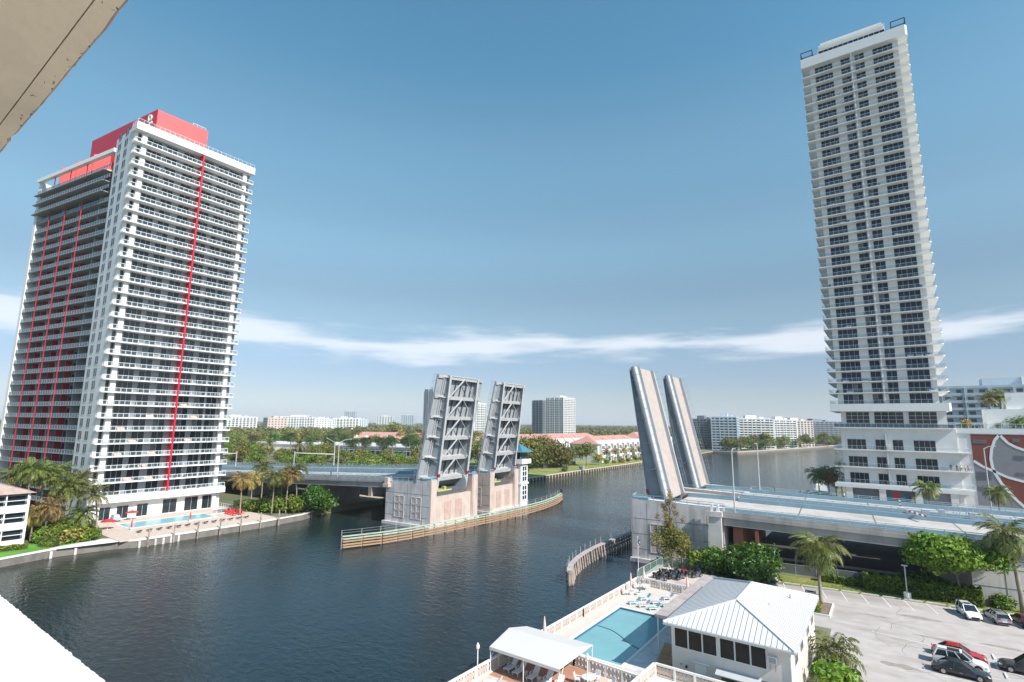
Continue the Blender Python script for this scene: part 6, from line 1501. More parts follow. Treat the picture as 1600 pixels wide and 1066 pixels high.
# ------------------------------------------------------------------ people
def person_mesh(seed, stride=.0, arm=.3):
    P_ = {'pelvis': (0, 0, .95), 'waist': (0, 0, 1.1), 'chest': (0, 0, 1.32), 'neck': (0, 0, 1.5), 'head': (.02, 0, 1.62), 'crown': (.01, 0, 1.76),
          'hl': (0, .1, .92), 'kl': (.06 + stride, .11, .5), 'al': (-.02 + stride, .11, .08), 'tl': (.14 + stride, .12, .03), 'hr': (0, -.1, .92), 'kr': (.06 - stride * .6, -.11, .5), 'ar': (-.06 - stride * 1.4, -.11, .08), 'tr': (.1 - stride * 1.4, -.12, .03),
          'sl': (0, .19, 1.42), 'el': (-.02, .25, 1.14), 'wl': (arm, .2, 1.0), 'ml': (arm + .1, .17, 1.0), 'sr': (0, -.19, 1.42), 'er': (-.04, -.25, 1.14), 'wr': (arm * .6, -.22, .95), 'mr': (arm * .6 + .09, -.2, .92)}
    E_ = 'pelvis-waist waist-chest chest-neck neck-head head-crown pelvis-hl hl-kl kl-al al-tl pelvis-hr hr-kr kr-ar ar-tr chest-sl sl-el el-wl wl-ml chest-sr sr-er er-wr wr-mr'.split()
    rad = {'pelvis': .15, 'waist': .13, 'chest': .16, 'neck': .06, 'head': .1, 'crown': .08, 'h': .09, 'k': .06, 'a': .045, 't': .04, 's': .07, 'e': .045, 'w': .032, 'm': .035}
    names = list(P_); me = bpy.data.meshes.new('person'); me.from_pydata([P_[k] for k in names], [tuple(names.index(a) for a in e.split('-')) for e in E_], [])
    o = bpy.data.objects.new('person_tmp', me); col.objects.link(o); md = o.modifiers.new('s', 'SKIN'); sb = o.modifiers.new('d', 'SUBSURF'); sb.levels = 1
    for i, k in enumerate(names): r_ = rad.get(k, rad.get(k[0], .05)); me.skin_vertices[0].data[i].radius = (r_, r_ * (.8 if k in ('chest', 'waist') else 1))
    me.skin_vertices[0].data[0].use_root = True
    dg = bpy.context.evaluated_depsgraph_get(); out = bpy.data.meshes.new_from_object(o.evaluated_get(dg)); bpy.data.objects.remove(o); bpy.data.meshes.remove(me)
    return out
def person(label, x, y, z, rz, shirt, legs, k=0, group=None):
    me = person_mesh(k, (.0, .16, .05)[k % 3], (.1, .3, .22)[k % 3]); me.name = 'body'
    me.materials.clear()
    for m_ in ('skin', shirt, legs, 'hair_dark', 'plastic_black'): me.materials.append(M[m_])
    for p in me.polygons:
        c = p.center; p.material_index = 2 if .07 < c.z < .97 and abs(c.y) < .2 and c.x < .3 and not (abs(c.y) > .165 and c.z > .75) else (1 if .97 <= c.z < 1.47 and not (abs(c.y) > .2 and c.z < 1.2) else (4 if c.z <= .07 else (3 if c.z > 1.69 or (c.z > 1.56 and c.x < -.03) else 0)))
    t = thing('person', label, 'person', (x, y, z), rz, group); obj('body', me, t)
    return t
grp = 'people standing on the tower balcony'
for i, (x, s, l, lab) in enumerate(((13.0, 'cloth_blue', 'cloth_black', 'person in a dark blue top standing apart on the low tower balcony'), (14.2, 'cloth_black', 'cloth_black', 'person in black at the balcony rail, left of the close trio'),
                                   (15.1, 'cloth_white', 'cloth_black', 'person in a white top on the low tower balcony'), (15.9, 'cloth_pink', 'cloth_black', 'person in a pink top on the low tower balcony'), (16.5, 'cloth_red', 'cloth_blue', 'person in a red top at the outer balcony corner'))):
    person(lab, x, 187.1, 16.9, -PI / 2 + .4 * i, s, l, i, grp)
set_frame(0)
q = BW(53, 39.2); person('person in dark clothes walking on the far bridge sidewalk beside the leaves', q[0], q[1], zfr(53) + .18, .1, 'cloth_black', 'cloth_blue', 1)
q = BW(68, 39.2); person('person in a white top walking on the far bridge sidewalk', q[0], q[1], zfr(68) + .18, PI, 'cloth_white', 'cloth_black', 1)
set_frame(0)
q = BW(-66, 1.2); person('person in dark clothes on the near sidewalk beside the western lamp post', q[0], q[1], zfl(-66) + .18, PI, 'cloth_black', 'cloth_black', 1)
q = BW(-69, 1.2); person('person in blue on the near western sidewalk, further from the channel', q[0], q[1], zfl(-69) + .18, PI, 'cloth_blue', 'cloth_black', 2)
# ================================================================== BACKGROUND BUILDINGS
def building(label, x, y, rz, wx, wy, h, wall='white_paint', floors=None, bays=None, glass='far_glass', roof='roof_flat', cat='building', name='condo_block', group=None, slabs=True, plant=True, inset=.0, sides=(0, 1, 2, 3), parts_windows=False, z=LZ, wfrac=.62, hfrac=.62):
    """block with projecting floor bands and recessed window strips on every face"""
    t = thing(name, label, cat, (x, y, z), rz, group)
    mb = MB(); mb.box(-wx / 2, -wy / 2, -1, wx / 2, wy / 2, h); mb.build('wall', wall, t)
    mb = MB(); mb.box(-wx / 2 - .25, -wy / 2 - .25, h + .003, wx / 2 + .25, wy / 2 + .25, h + 1.0); 
    mb.build('roof_parapet', wall, t)
    if plant:
        mb = MB(); mb.box(-wx * .16, -wy * .2, h + .9, wx * .12, wy * .22, h + 4.5); mb.box(wx * .2, -wy * .2, h + .9, wx * .3, wy * .1, h + 2.8); mb.build('rooftop_plant', wall, t)
    floors = floors or max(2, round(h / 3.1)); fh = h / floors
    gl = MB(); sl = MB(); n_pl = 0; rg = random.Random(int(abs(x * 7 + y)))
    for sd in sides:
        L = wx if sd % 2 == 0 else wy; nb = max(2, round((bays or L / 4.6) * (L / max(wx, wy) if bays else 1)))
        for k in range(floors):
            z0 = k * fh + fh * .18; z1 = z0 + fh * hfrac
            for b in range(nb):
                c = -L / 2 + L * (b + .5) / nb; w = L / nb * wfrac / 2 * (1 if (b + sd) % 3 else .8)
                D = .12
                if sd == 0: gl.box(c - w, -wy / 2 - D, z0, c + w, -wy / 2 + .02, z1)
                elif sd == 2: gl.box(c - w, wy / 2 - .02, z0, c + w, wy / 2 + D, z1)
                elif sd == 1: gl.box(wx / 2 - .02, c - w, z0, wx / 2 + D, c + w, z1)
                else: gl.box(-wx / 2 - D, c - w, z0, -wx / 2 + .02, c + w, z1)
            if slabs:
                e = 1.1; zz = k * fh
                if sd == 0: sl.box(-wx / 2 * .97, -wy / 2 - e, zz - .12, wx / 2 * .97, -wy / 2 - .14, zz + .12); sl.box(-wx / 2 * .97, -wy / 2 - e, zz + .12, wx / 2 * .97, -wy / 2 - e + .1, zz + 1.0)
                elif sd == 1: sl.box(wx / 2 + .14, -wy / 2 * .97, zz - .12, wx / 2 + e, wy / 2 * .97, zz + .12); sl.box(wx / 2 + e - .1, -wy / 2 * .97, zz + .12, wx / 2 + e, wy / 2 * .97, zz + 1.0)
        if slabs and sd in (0, 1):
            for b in range(0, nb + 1, 2):
                c = -L / 2 + L * b / nb
                if sd == 0: sl.box(c - .2, -wy / 2 - 1.25, 0, c + .2, -wy / 2 - .1, h)
                else: sl.box(wx / 2 + .1, c - .2, 0, wx / 2 + 1.25, c + .2, h)
    tag(gl.build('window', glass, t), kind='stuff')
    if slabs: tag(sl.build('balcony', wall, t), kind='stuff')
    return t
GA = 0.0
# curved row of condominiums on the far shore: their fronts turn step by step
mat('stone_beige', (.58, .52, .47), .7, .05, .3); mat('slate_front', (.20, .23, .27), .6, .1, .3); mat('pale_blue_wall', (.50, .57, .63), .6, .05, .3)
building('dark windowed condominium block with white bands seen right beside the eastern leaves', -176, 628, R(2), 30, 24, 33, 'slate_front', 12, 8)
building('blue grey slab block with a tall blank white edge on the far shore', -148, 616, R(8), 26, 26, 35, 'pale_blue_wall', 12, 6)
building('white condominium block with stacked wide balconies in the middle of the far shore', -132, 671, R(30), 44, 20, 34, 'white_paint', 12, 9)
building('white condominium block with deep dark balcony bays on the far shore', -112, 728, R(42), 34, 20, 33.5, 'white_paint', 12, 8)
building('beige condominium block with small square windows on the far shore', -103, 788, R(50), 46, 20, 33, 'stone_beige', 12, 9, slabs=False)
building('long dark grey glazed block at the right end of the far shore', -86, 888, R(58), 74, 20, 33, 'slate_front', 12, 16)
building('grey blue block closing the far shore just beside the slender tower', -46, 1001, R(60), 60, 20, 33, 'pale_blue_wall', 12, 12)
# towers inland
building('white residential tower with dark balcony strips on its shaded side', -426, 728, R(-2), 34, 34, 66, 'white_paint', 24, 8, cat='tower', name='residential_tower')
building('dark striped wing joined to the white residential tower', -454, 718, R(-2), 19, 28, 62, 'slate_front', 23, 5, cat='tower', name='residential_tower', plant=False)
building('white banded tower showing in the gap between the two western leaves', -470, 565, R(-2), 24, 24, 52, 'white_paint', 16, 6, cat='tower', name='residential_tower')
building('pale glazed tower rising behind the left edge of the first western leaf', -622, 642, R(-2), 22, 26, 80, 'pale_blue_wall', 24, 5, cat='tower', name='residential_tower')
building('narrow white tower just right of the second western leaf', -478, 652, R(-2), 18, 22, 52, 'white_paint', 16, 4, cat='tower', name='residential_tower')
# five storey apartments at left horizon
for i, (px, d, w, h, wl_) in enumerate(((-1120, 560, 80, 32, 'white_paint'), (-1090, 632, 42, 31, 'concrete_pink'), (-1130, 705, 86, 34, 'white_paint'), (-1170, 800, 66, 31, 'white_paint'), (-1190, 885, 76, 33, 'white_paint'), (-1240, 972, 50, 31, 'pale_blue_wall'))):
    building(f'{ORD[i]} white apartment block from the tower in the line along the left horizon', px, d, R(84), w, 22, h, wl_, (8, 6, 9, 7, 8, 10)[i], (11, 6, 13, 9, 8, 7)[i], slabs=i % 2 == 0, hfrac=(.6, .45, .7, .5, .62, .5)[i], wfrac=(.6, .42, .7, .5, .65, .5)[i])
# tiny skyline
for i, (x, y, h, w) in enumerate(((-2300, 1750, 75, 60), (-2200, 1900, 52, 90), (-2120, 1990, 60, 70), (-2050, 2140, 46, 110), (-1890, 2160, 76, 45), (-1815, 2175, 90, 40), (-1765, 2180, 92, 34), (-1700, 2150, 66, 40), (-1930, 2250, 62, 60), (-2500, 1600, 50, 120))):
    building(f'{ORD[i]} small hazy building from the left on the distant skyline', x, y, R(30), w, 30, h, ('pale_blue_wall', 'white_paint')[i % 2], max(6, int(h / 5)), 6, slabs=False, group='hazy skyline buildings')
# flat white roofed shops
t = thing('shop_row', 'long low shop row with flat white roof and blue awnings beyond the approach', 'building', (-350, 290, LZ), math.atan2(27, 109))
mb = MB(); mb.box(-66, -8, 0, 66, 34, 6.4); mb.build('wall', 'warm_white', t)
mb = MB(); mb.box(-67, -10.5, 6.4, 67, 34.5, 7.2); mb.build('roof', 'roof_white', t)
mb = MB()
for i in range(16):
    x = -60 + i * 8; mb.box(x, 2 + (i * 7) % 20, 7.2, x + 2.2, 4.5 + (i * 7) % 20, 8.3)
mb.build('roof_unit', 'steel_light', t)
for i in range(14):
    x = -62 + i * 9; mb = MB(); mb.box(x, -8.1, .2, x + 6.5, -7.95, 3.4); mb.build('shop_window', 'dark_glass', t)
    mb = MB(); mb.hexa([(x - .5, -10, 3.3), (x + 7, -10, 3.3), (x + 7, -8, 4.2), (x - .5, -8, 4.2), (x - .5, -10, 3.5), (x + 7, -10, 3.5), (x + 7, -8, 4.4), (x - .5, -8, 4.4)]); mb.build('awning', 'blue_rail' if i % 3 else 'red_column', t)
t = thing('shop_row', 'pale low store with grey flat roof nearer the red-finned tower', 'building', (-455, 268, LZ), math.atan2(27, 109))
mb = MB(); mb.box(-36, -8, 0, 36, 30, 5.6); mb.build('wall', 'warm_white', t); mb = MB(); mb.box(-37, -9, 5.6, 37, 31, 6.3); mb.build('roof', 'roof_flat', t); mb = MB(); mb.box(-20, -9.4, 2.8, -6, -8, 5.2); mb.build('sign_band', 'blue_rail', t)
# pink roofed townhouses
def townhouse(label, x, y, rz, L, D, h, ridge, gables=6, group=None, windows=True):
    t = thing('townhouse_row', label, 'house', (x, y, LZ), rz, group)
    mb = MB(); mb.box(-L / 2, -D / 2, -1, L / 2, D / 2, h); mb.build('wall', 'white_paint', t)
    mb = MB(); e = 1.2; mb.add([(-L / 2 - e, -D / 2 - e, h), (L / 2 + e, -D / 2 - e, h), (L / 2 + e, D / 2 + e, h), (-L / 2 - e, D / 2 + e, h), (-L / 2 + D * .3, 0, ridge), (L / 2 - D * .3, 0, ridge)], [(0, 1, 5, 4), (1, 2, 5), (2, 3, 4, 5), (3, 0, 4), (3, 2, 1, 0)]); mb.build('roof', 'roof_pink', t)
    if not windows: return t
    for i in range(gables):
        x0 = -L / 2 + L * (i + .5) / gables
        mb = MB(); w = L / gables * .27; mb.prism([(x0 - w, -D / 2 - 2.0), (x0 + w, -D / 2 - 2.0), (x0 + w, -D / 2 + .01), (x0 - w, -D / 2 + .01)], -1, h + .2)
        mb.add([(x0 - w, -D / 2 - 2.0, h + .2), (x0 + w, -D / 2 - 2.0, h + .2), (x0, -D / 2 - 2.0, h + 2.6), (x0, -D / 2 + 5, h + 2.6), (x0 - w, -D / 2 + 1, h + .2), (x0 + w, -D / 2 + 1, h + .2)], [(0, 1, 2), (0, 2, 3, 4), (1, 5, 3, 2)]); mb.build('bay', 'white_clean', t)
        mb = MB()
        for k in range(3):
            z = .8 + k * h / 3; mb.box(x0 - w * .7, -D / 2 - 2.06, z, x0 - w * .1, -D / 2 - 1.98, z + h / 5.5); mb.box(x0 + w * .1, -D / 2 - 2.06, z, x0 + w * .7, -D / 2 - 1.98, z + h / 5.5)
            mb.box(x0 + w * 1.25, -D / 2 - .06, z, x0 + w * 2.4, -D / 2 + .02, z + h / 4.8)
        tag(mb.build('window', 'dark_glass', t), kind='stuff')
        mb = MB()
        for k in range(1, 3): z = k * h / 3; mb.box(x0 + w * 1.02, -D / 2 - 1.6, z - .12, x0 + w * 2.6, -D / 2, z + .12); mb.box(x0 + w * 1.02, -D / 2 - 1.6, z + .12, x0 + w * 2.6, -D / 2 - 1.5, z + 1.0)
        mb.build('balcony', 'white_clean', t)
    for i in range(3):
        x0 = -L / 2 + L * (i + 1) / 4; mb = MB(); mb.add([(x0 - 2, -D * .28, h + (ridge - h) * .42), (x0 + 2, -D * .28, h + (ridge - h) * .42), (x0, -D * .28, h + (ridge - h) * .42 + 1.6), (x0, -D * .02, h + (ridge - h) * .42 + 1.6)], [(0, 1, 2), (0, 2, 3), (1, 3, 2)]); mb.build('dormer', 'roof_pink', t)
    return t
townhouse('pink roofed white townhouse row with arched gables facing the water', -178, 376, PI / 2, 78, 22, 12.5, 18.0, 8)
townhouse('pink roofed townhouse row behind the waterfront one', -222, 392, PI / 2, 84, 26, 12.5, 18.5, 6)
townhouse('long pale pink roof showing above the dark park trees', -262, 396, PI / 2 + .05, 110, 26, 12, 17.0, 6)
townhouse('pink roofed row farther up the west bank, partly behind the eastern leaf', -182, 470, PI / 2, 80, 24, 12.5, 20, 7)
for i, (x, y) in enumerate(((-420, 412), (-372, 440), (-480, 408), (-330, 470), (-290, 500))):
    townhouse(f'{ORD[i]} low pale pink roof among the trees beyond the white shop roofs', x, y, R(30), 60, 24, 8, 14.5, 5, windows=True)
# far left low apartment with tiled roof and white screened balconies
AO = (-160, 20, LZ)
t = thing('apartment_house', 'low apartment house with tiled roof and white screened balconies at the left edge', 'house', AO)
mb = MB(); mb.box(-172, -10, LZ, -151.6, 33.2, 12.3); mb.build('wall', 'grey_wall', t, AO, (0, 0, 0))
mb = MB(); mb.add([(-173, -11, 12.5), (-150.2, -11, 12.5), (-150.2, 34.4, 12.5), (-173, 34.4, 12.5), (-162, 0, 16.4), (-162, 23, 16.4)], [(0, 1, 4), (1, 2, 5, 4), (2, 3, 5), (3, 0, 4, 5), (3, 2, 1, 0)]); mb.build('roof', 'roof_tile', t, AO, (0, 0, 0))
for k in range(3):
    z = LZ + .2 + 3.5 * k
    mb = MB(); mb.box(-151.6, -8, z - .2, -150.7, 33.2, z); mb.build('balcony_floor', 'white_clean', t, AO, (0, 0, 0))
    for i in range(12):
        y = 33.2 - i * 3.4
        mb = MB(); mb.box(-150.85, y - 3.3, z, -150.75, y - .1, z + 1.3); mb.build('screen_panel', 'warm_white', t, AO, (0, 0, 0))
        mb = MB(); mb.box(-151.45, y - 3.1, z + .2, -151.35, y - .3, z + 3.1); mb.build('window', 'dark_glass', t, AO, (0, 0, 0))
mb = MB()
for i in range(13): y = 33.2 - i * 3.4; mb.box(-150.9, y - .1, LZ, -150.7, y + .1, 12.45)
for k in range(3): z = LZ + .2 + 3.5 * k; mb.box(-150.89, -8, z + 2.2, -150.72, 33.3, z + 2.32)
mb.build('screen_frame', 'white_metal', t, AO, (0, 0, 0))
mb = MB(); mb.box(-173, 33.3, LZ, -151, 33.6, 12.45); mb.build('end_wall', 'white_paint', t, AO, (0, 0, 0))
# big hotel slab behind the podium on the right
HB = building('wide grey white hotel slab with balcony rows behind the podium roof', 46, 312, R(-1), 66, 26, 44, 'pale_blue_wall', 14, 17, cat='hotel', name='hotel_block', wfrac=.5)
mb = MB(); mb.box(2, -6, 45, 20, 8, 49); mb.build('rooftop_plant', 'white_clean', HB)
# yacht beyond the ramp
t = thing('motor_yacht', 'white motor yacht with dark hull moored behind the palms by the slender tower', 'yacht', (-25.5, 262, 0), R(97))
mb = MB(); hull = []; n = 7
for X, w, zt in ((-11, 2.4, 2.2), (-6, 2.7, 2.2), (0, 2.8, 2.4), (6, 2.3, 2.8), (9.5, 1.1, 3.2), (11.6, .1, 3.5)): hull.append([(X - .3, -w * .6, -.5), (X, -w, .9), (X + .2, -w * 1.02, zt), (X + .2, w * 1.02, zt), (X, w, .9), (X - .3, w * .6, -.5)])
vs_ = [v for r_ in hull for v in r_]; fs = []
for i in range(5):
    for j in range(6): fs.append((i * 6 + j, i * 6 + (j + 1) % 6, (i + 1) * 6 + (j + 1) % 6, (i + 1) * 6 + j))
fs.append(tuple(range(6))); fs.append(tuple(reversed(range(30, 36)))); mb.add(vs_, fs); mb.build('hull', 'car_blue', t)
mb = MB(); mb.hexa([(-9, -2.1, 2.3), (5, -1.9, 2.5), (5, 1.9, 2.5), (-9, 2.1, 2.3), (-8.5, -1.9, 4.4), (2.4, -1.7, 4.4), (2.4, 1.7, 4.4), (-8.5, 1.9, 4.4)]); mb.hexa([(-6, -1.6, 4.4), (1, -1.4, 4.4), (1, 1.4, 4.4), (-6, 1.6, 4.4), (-5.6, -1.4, 6.2), (-.8, -1.2, 6.2), (-.8, 1.2, 6.2), (-5.6, 1.4, 6.2)]); mb.build('superstructure', 'white_clean', t)
mb = MB(); mb.box(-8, -2.06, 3.2, 2.8, 2.06, 3.9); mb.box(-5.6, -1.55, 5.1, .2, 1.55, 5.7); mb.build('cabin_window', 'dark_glass', t)
mb = MB(); mb.tube([(-3.6, 0, 6.2), (-4.2, 0, 9)], .1, 6); mb.tube([(-4, -1.2, 7.6), (-4, 1.2, 7.6)], .07, 5); mb.build('mast', 'white_metal', t)
mb = MB()
for s in (-1, 1): mb.bar((4, s * 2.2, 3.6), (11, s * .5, 4.4), .06)
mb.build('bow_rail', 'white_metal', t)

# ================================================================== VEGETATION
wood = TreeKind('wood', 'leaf_olive', 3, 12, 11, 9, 1500, .62)
green = TreeKind('green', 'leaf', 5, 10, 10, 9, 1400, .58)
bright = TreeKind('bright', 'leaf_bright', 7, 8, 9, 8, 1500, .48)
autumn = TreeKind('autumn', 'leaf_autumn', 9, 9, 9, 8, 1100, .5)
oak = TreeKind('oak', 'leaf_olive', 4, 13, 16, 16, 4200, .62, zc=.52, zr=.3, lr=.26, flat=.8)
bush = TreeKind('bush', 'leaf', 13, 2.4, 3.4, 6, 600, .26, zc=.5, zr=.25, flat=.85)
bushy = TreeKind('bushb', 'leaf_bright', 15, 2.4, 3.4, 6, 600, .26, zc=.5, zr=.25, flat=.85)
busha = TreeKind('busha', 'leaf_autumn', 17, 2.2, 3.0, 5, 500, .24, zc=.5, zr=.25, flat=.85)
KB = dict(name='shrub', cat='shrub')

# --- foreground trees
# coconut palm by the planter: every frond a part
def hero_palm(label, x, y, h, s, kinds, nf, seed, lean, r, e_hi=1.1, e_lo=-1.0, L=3.6, droop=1.7):
    t = thing('palm_tree', label, 'palm tree', (x, y, LZ)); rng = random.Random(seed)
    obj('trunk', palm_trunk_mesh('trunk', h, r, lean, seed), t)
    fm = [frond_mesh('frond', L, droop, seed + i, kinds[i % len(kinds)], npair=30, e0=0, wid=.8, hang=.55, lwf=.018) for i in range(4)]
    for i in range(nf):
        u = (i + .5) / nf; e0 = e_hi + (e_lo - e_hi) * u + rng.uniform(-.15, .15)
        m_ = fm[(i * 7) % 4] if u < .72 else fm[3]
        o = obj('frond', m_, t, (lean, 0, h - .15), (0, -e0, i * 2.39996 + rng.uniform(-.2, .2)), s * rng.uniform(.85, 1.1)); o.rotation_mode = 'XYZ'
    mb = MB(); mb.lathe([(r * .8, -.7), (r * 1.5, -.2), (r * .9, .3), (.02, .6)], 8, (lean, 0, h)); mb.build('crown_shaft', 'husk', t)
    mb = MB()
    for i in range(7): a = i * .9; mb.lathe([(.02, 0), (.12, .1), (.13, .2), (.02, .32)], 7, (lean + .3 * math.cos(a), .3 * math.sin(a), h - .55 - .1 * (i % 3)))
    mb.build('coconut', 'husk', t)
    return t
hero_palm('shaggy coconut palm with drooping yellowing fronds in front of the parking lot', -10.5, 96.2, 8.7, 1.22, ['frond', 'frond', 'frond', 'frond_pale'], 27, 3, .2, .25)
hero_palm('tall dark palm with pale leaning trunk before the grey retaining wall', 14.0, 110.6, 11.4, 1.15, ['frond', 'leaf_far', 'frond', 'frond'], 34, 5, -.9, .3, e_lo=-1.2)
big = TreeKind('almond', 'leaf_bright', 23, 9.6, 13.5, 15, 9000, .30, flat=.72, variants=1, zc=.74, zr=.17, lr=.2, aspect=.6, ymax=-.3)
big.put(6.8, 110.4, LZ, .98, 'broad bright lime green tree with flat spreading crown before the ramp', sz=1.06, rz=0)
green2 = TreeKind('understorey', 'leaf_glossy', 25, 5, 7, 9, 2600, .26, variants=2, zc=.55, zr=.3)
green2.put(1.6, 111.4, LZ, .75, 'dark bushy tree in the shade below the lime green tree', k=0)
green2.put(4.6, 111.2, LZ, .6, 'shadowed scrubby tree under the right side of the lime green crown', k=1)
glossy = TreeKind('glossy', 'leaf_glossy', 27, 5.6, 11.4, 14, 9500, .27, flat=.75, variants=1, zc=.56, zr=.27, lr=.24, aspect=.62)
glossy.put(-22.4, 103.4, LZ, 1.0, 'wide rounded glossy green tree behind the pool house roof')
# casuarina-like pine by the pier: airy upper plume, dense olive base
t = thing('pine_tree', 'olive green tree with a feathery thin upper plume beside the eastern pier', 'pine tree', (-36.0, 103.6, LZ)); t.scale = (1.15, 1.15, 1.06)
rg = random.Random(6)
low = [(rg.uniform(-2.6, 2.6), rg.uniform(-2.4, 2.4), rg.uniform(2.2, 6.2), 1.7, 1.7, 1.4) for _ in range(15)]
obj('crown', crown_mesh('crown', low, 7500, .20, 'leaf_olive', 61, shell=.5, aspect=.34), t)
hi = [(rg.uniform(-1.2, 1.2) * (1 - i / 26), rg.uniform(-1.2, 1.2) * (1 - i / 26), 6.4 + i * .42, .75 - i * .018, .75 - i * .018, .95) for i in range(16)] + [(1.9, .8, 8.2, .6, .6, .8), (-2.0, -.6, 8.6, .6, .6, .9), (1.6, -1.0, 9.6, .5, .5, .7), (-1.5, .8, 10.3, .5, .5, .8)]
obj('upper_plume', crown_mesh('upper_plume', hi, 2300, .19, 'leaf_autumn', 62, shell=.3, aspect=.22), t)
mb = MB(); mb.tube([(0, 0, -.3), (.1, 0, 4), (-.1, .1, 8), (0, 0, 12.6)], [.26, .2, .12, .03], 7)
for i in range(14): a = i * 2.4; z = 3 + i * .6; q = 2.2 * (1 - i / 18); mb.tube([(0, 0, z), (q * math.cos(a) * .6, q * math.sin(a) * .6, z + .5), (q * math.cos(a), q * math.sin(a), z + 1.1)], [.07, .05, .02], 5)
mb.build('trunk', 'bark', t)
# undergrowth by the pier and along the fence
for i, (x, y, s, kd, lab) in enumerate(((-31.2, 105.2, 1.5, bushy, 'bright yellow green shrub right of the olive pine'), (-28.2, 105.6, 1.7, bushy, 'tall leafy shrub between the pine and the pier end post'), (-33.6, 104.8, 1.1, busha, 'brownish shrub at the foot of the olive pine'), (-29.8, 104.4, 1.0, bush, 'low dark shrub behind the motorcycle fence'),
                                       (-26.6, 104.6, 1.1, bush, 'dark green shrub beside the wide glossy tree'), (-38.3, 104.4, 1.0, busha, 'scraggly shrub at the water edge below the pier corner'), (-38.6, 101.6, .8, bush, 'small mangrove bush standing at the water left of the green fence'),
                                       (11.8, 111.4, 1.0, bush, 'spiky shrub by the retaining wall beside the hedge end'), (-10.9, 93.6, .55, busha, 'yellow leaved plant in the palm planter'), (-11.0, 91.6, .5, bushy, 'low lime plant in the palm planter corner'))):
    kd.put(x, y, LZ if x > -38 else .4, s, lab, k=i, **KB)
for i, (x, y, s, kd, lab) in enumerate(((-6.6, 66.5, 1.25, bushy, 'bright yellow green shrub at the pool house east corner'), (-5.8, 63.6, 1.4, bushy, 'large lime shrub at the bottom edge beside the pool house'), (-7.2, 69.6, .9, bush, 'dark shrub below the small areca palm'))):
    kd.put(x, y, LZ, s, lab, k=i, **KB)
palm('coco', -6.9, 71.5, LZ, 2.4, .8, 'small arching areca palm beside the pool house east wall', r=.13, k=1)
# hedge and vines
rng = np.random.default_rng(2)
def hedge(label, pts, w, h, seed, leaf='leaf', n=2600, size=.2):
    t = thing('hedge', label, 'hedge', (pts[0][0], pts[0][1], LZ)); rg = np.random.default_rng(seed); PP = []; DD = []
    for a, b in zip(pts[:-1], pts[1:]):
        a = np.array(a); b = np.array(b); d = (b - a) / np.linalg.norm(b - a); q = np.array([-d[1], d[0]]); m = int(n * np.linalg.norm(b - a) / sum(math.dist(u, v) for u, v in zip(pts[:-1], pts[1:])))
        f = rg.uniform(0, 1, m); face = rg.integers(0, 4, m); s = np.where(face == 0, -1, np.where(face == 1, 1, rg.uniform(-1, 1, m))); zz = np.where(face >= 2, 1.0, rg.uniform(.05, 1, m))
        s = s * rg.uniform(.8, 1.1, m); zz = zz * (1 + .08 * np.sin(f * 40) + .05 * rg.normal(size=m))
        P = np.stack([a[0] + (b[0] - a[0]) * f + q[0] * s * w / 2 - pts[0][0], a[1] + (b[1] - a[1]) * f + q[1] * s * w / 2 - pts[0][1], zz * h], 1)
        D = np.stack([q[0] * s, q[1] * s, np.where(face >= 2, 1.0, .1)], 1); PP.append(P); DD.append(D)
    P = np.concatenate(PP); D = np.concatenate(DD); V = leaf_quads(P, size, rg, out=D, aspect=.55)
    obj('foliage', np_mesh('foliage', V, len(P), leaf, np.clip(rg.beta(1.5, 2.4, len(P)), 0, 1)), t)
    mb = MB()
    for a, b in zip(pts[:-1], pts[1:]):
        d = Vector((b[0] - a[0], b[1] - a[1])).normalized(); q = Vector((-d.y, d.x)) * w * .36
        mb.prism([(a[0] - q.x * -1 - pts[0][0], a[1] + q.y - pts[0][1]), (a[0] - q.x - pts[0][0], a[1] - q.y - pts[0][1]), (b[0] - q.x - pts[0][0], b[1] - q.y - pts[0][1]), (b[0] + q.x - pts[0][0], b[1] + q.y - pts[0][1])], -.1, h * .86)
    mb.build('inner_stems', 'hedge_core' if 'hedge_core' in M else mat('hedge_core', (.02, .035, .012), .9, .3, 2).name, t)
    return t
hedge('long clipped hedge of mixed green leaves above the parking kerb', [(-5.5, 109.9), (4, 110.4), (9.6, 110.6)], 2.0, 2.4, 3, 'leaf_bright', 6500, .21)
hedge('low patchy hedge between the grass strip and the dark underpass', [(-12, 110.4), (-5.8, 110.6)], 1.2, 1.2, 4, 'leaf', 1500, .17)
hedge('squared bright green hedge on the lawn beside the screened apartments', [(-150, 37.6), (-146.4, 41.4)], 2.8, 2.7, 5, 'leaf_bright', 2600, .26)
hedge('low clipped hedge along the lawn edge by the screened apartments', [(-149.8, 21), (-147.2, 33.5)], 1.4, .9, 6, 'leaf_bright', 2200, .2)
hedge('small rounded hedge at the lawn corner next to the seawall', [(-146.5, 36.0), (-144.4, 37.4)], 1.6, .9, 7, 'leaf_bright', 900, .2)
# grass tufts on the strips
rgx = np.random.default_rng(12); n = 5200
fx = rgx.uniform(-20, 30, n); yy = np.interp(fx, [-21, -8.4, 2.5, 60], [104.6, 106.9, 108.1, 107.5]) + rgx.uniform(0, 1, n) ** 1.3 * 4.4
P = np.stack([fx, yy, np.full(n, LZ + .06)], 1); V = leaf_quads(P, .13, rgx, up=0, aspect=.2)
o = obj('grass_tufts', np_mesh('grass_tufts', V, n, 'leaf_bright', rgx.beta(2, 1.6, n))); tag(o, 'short uneven grass growing along the parking kerb', 'grass', kind='stuff')

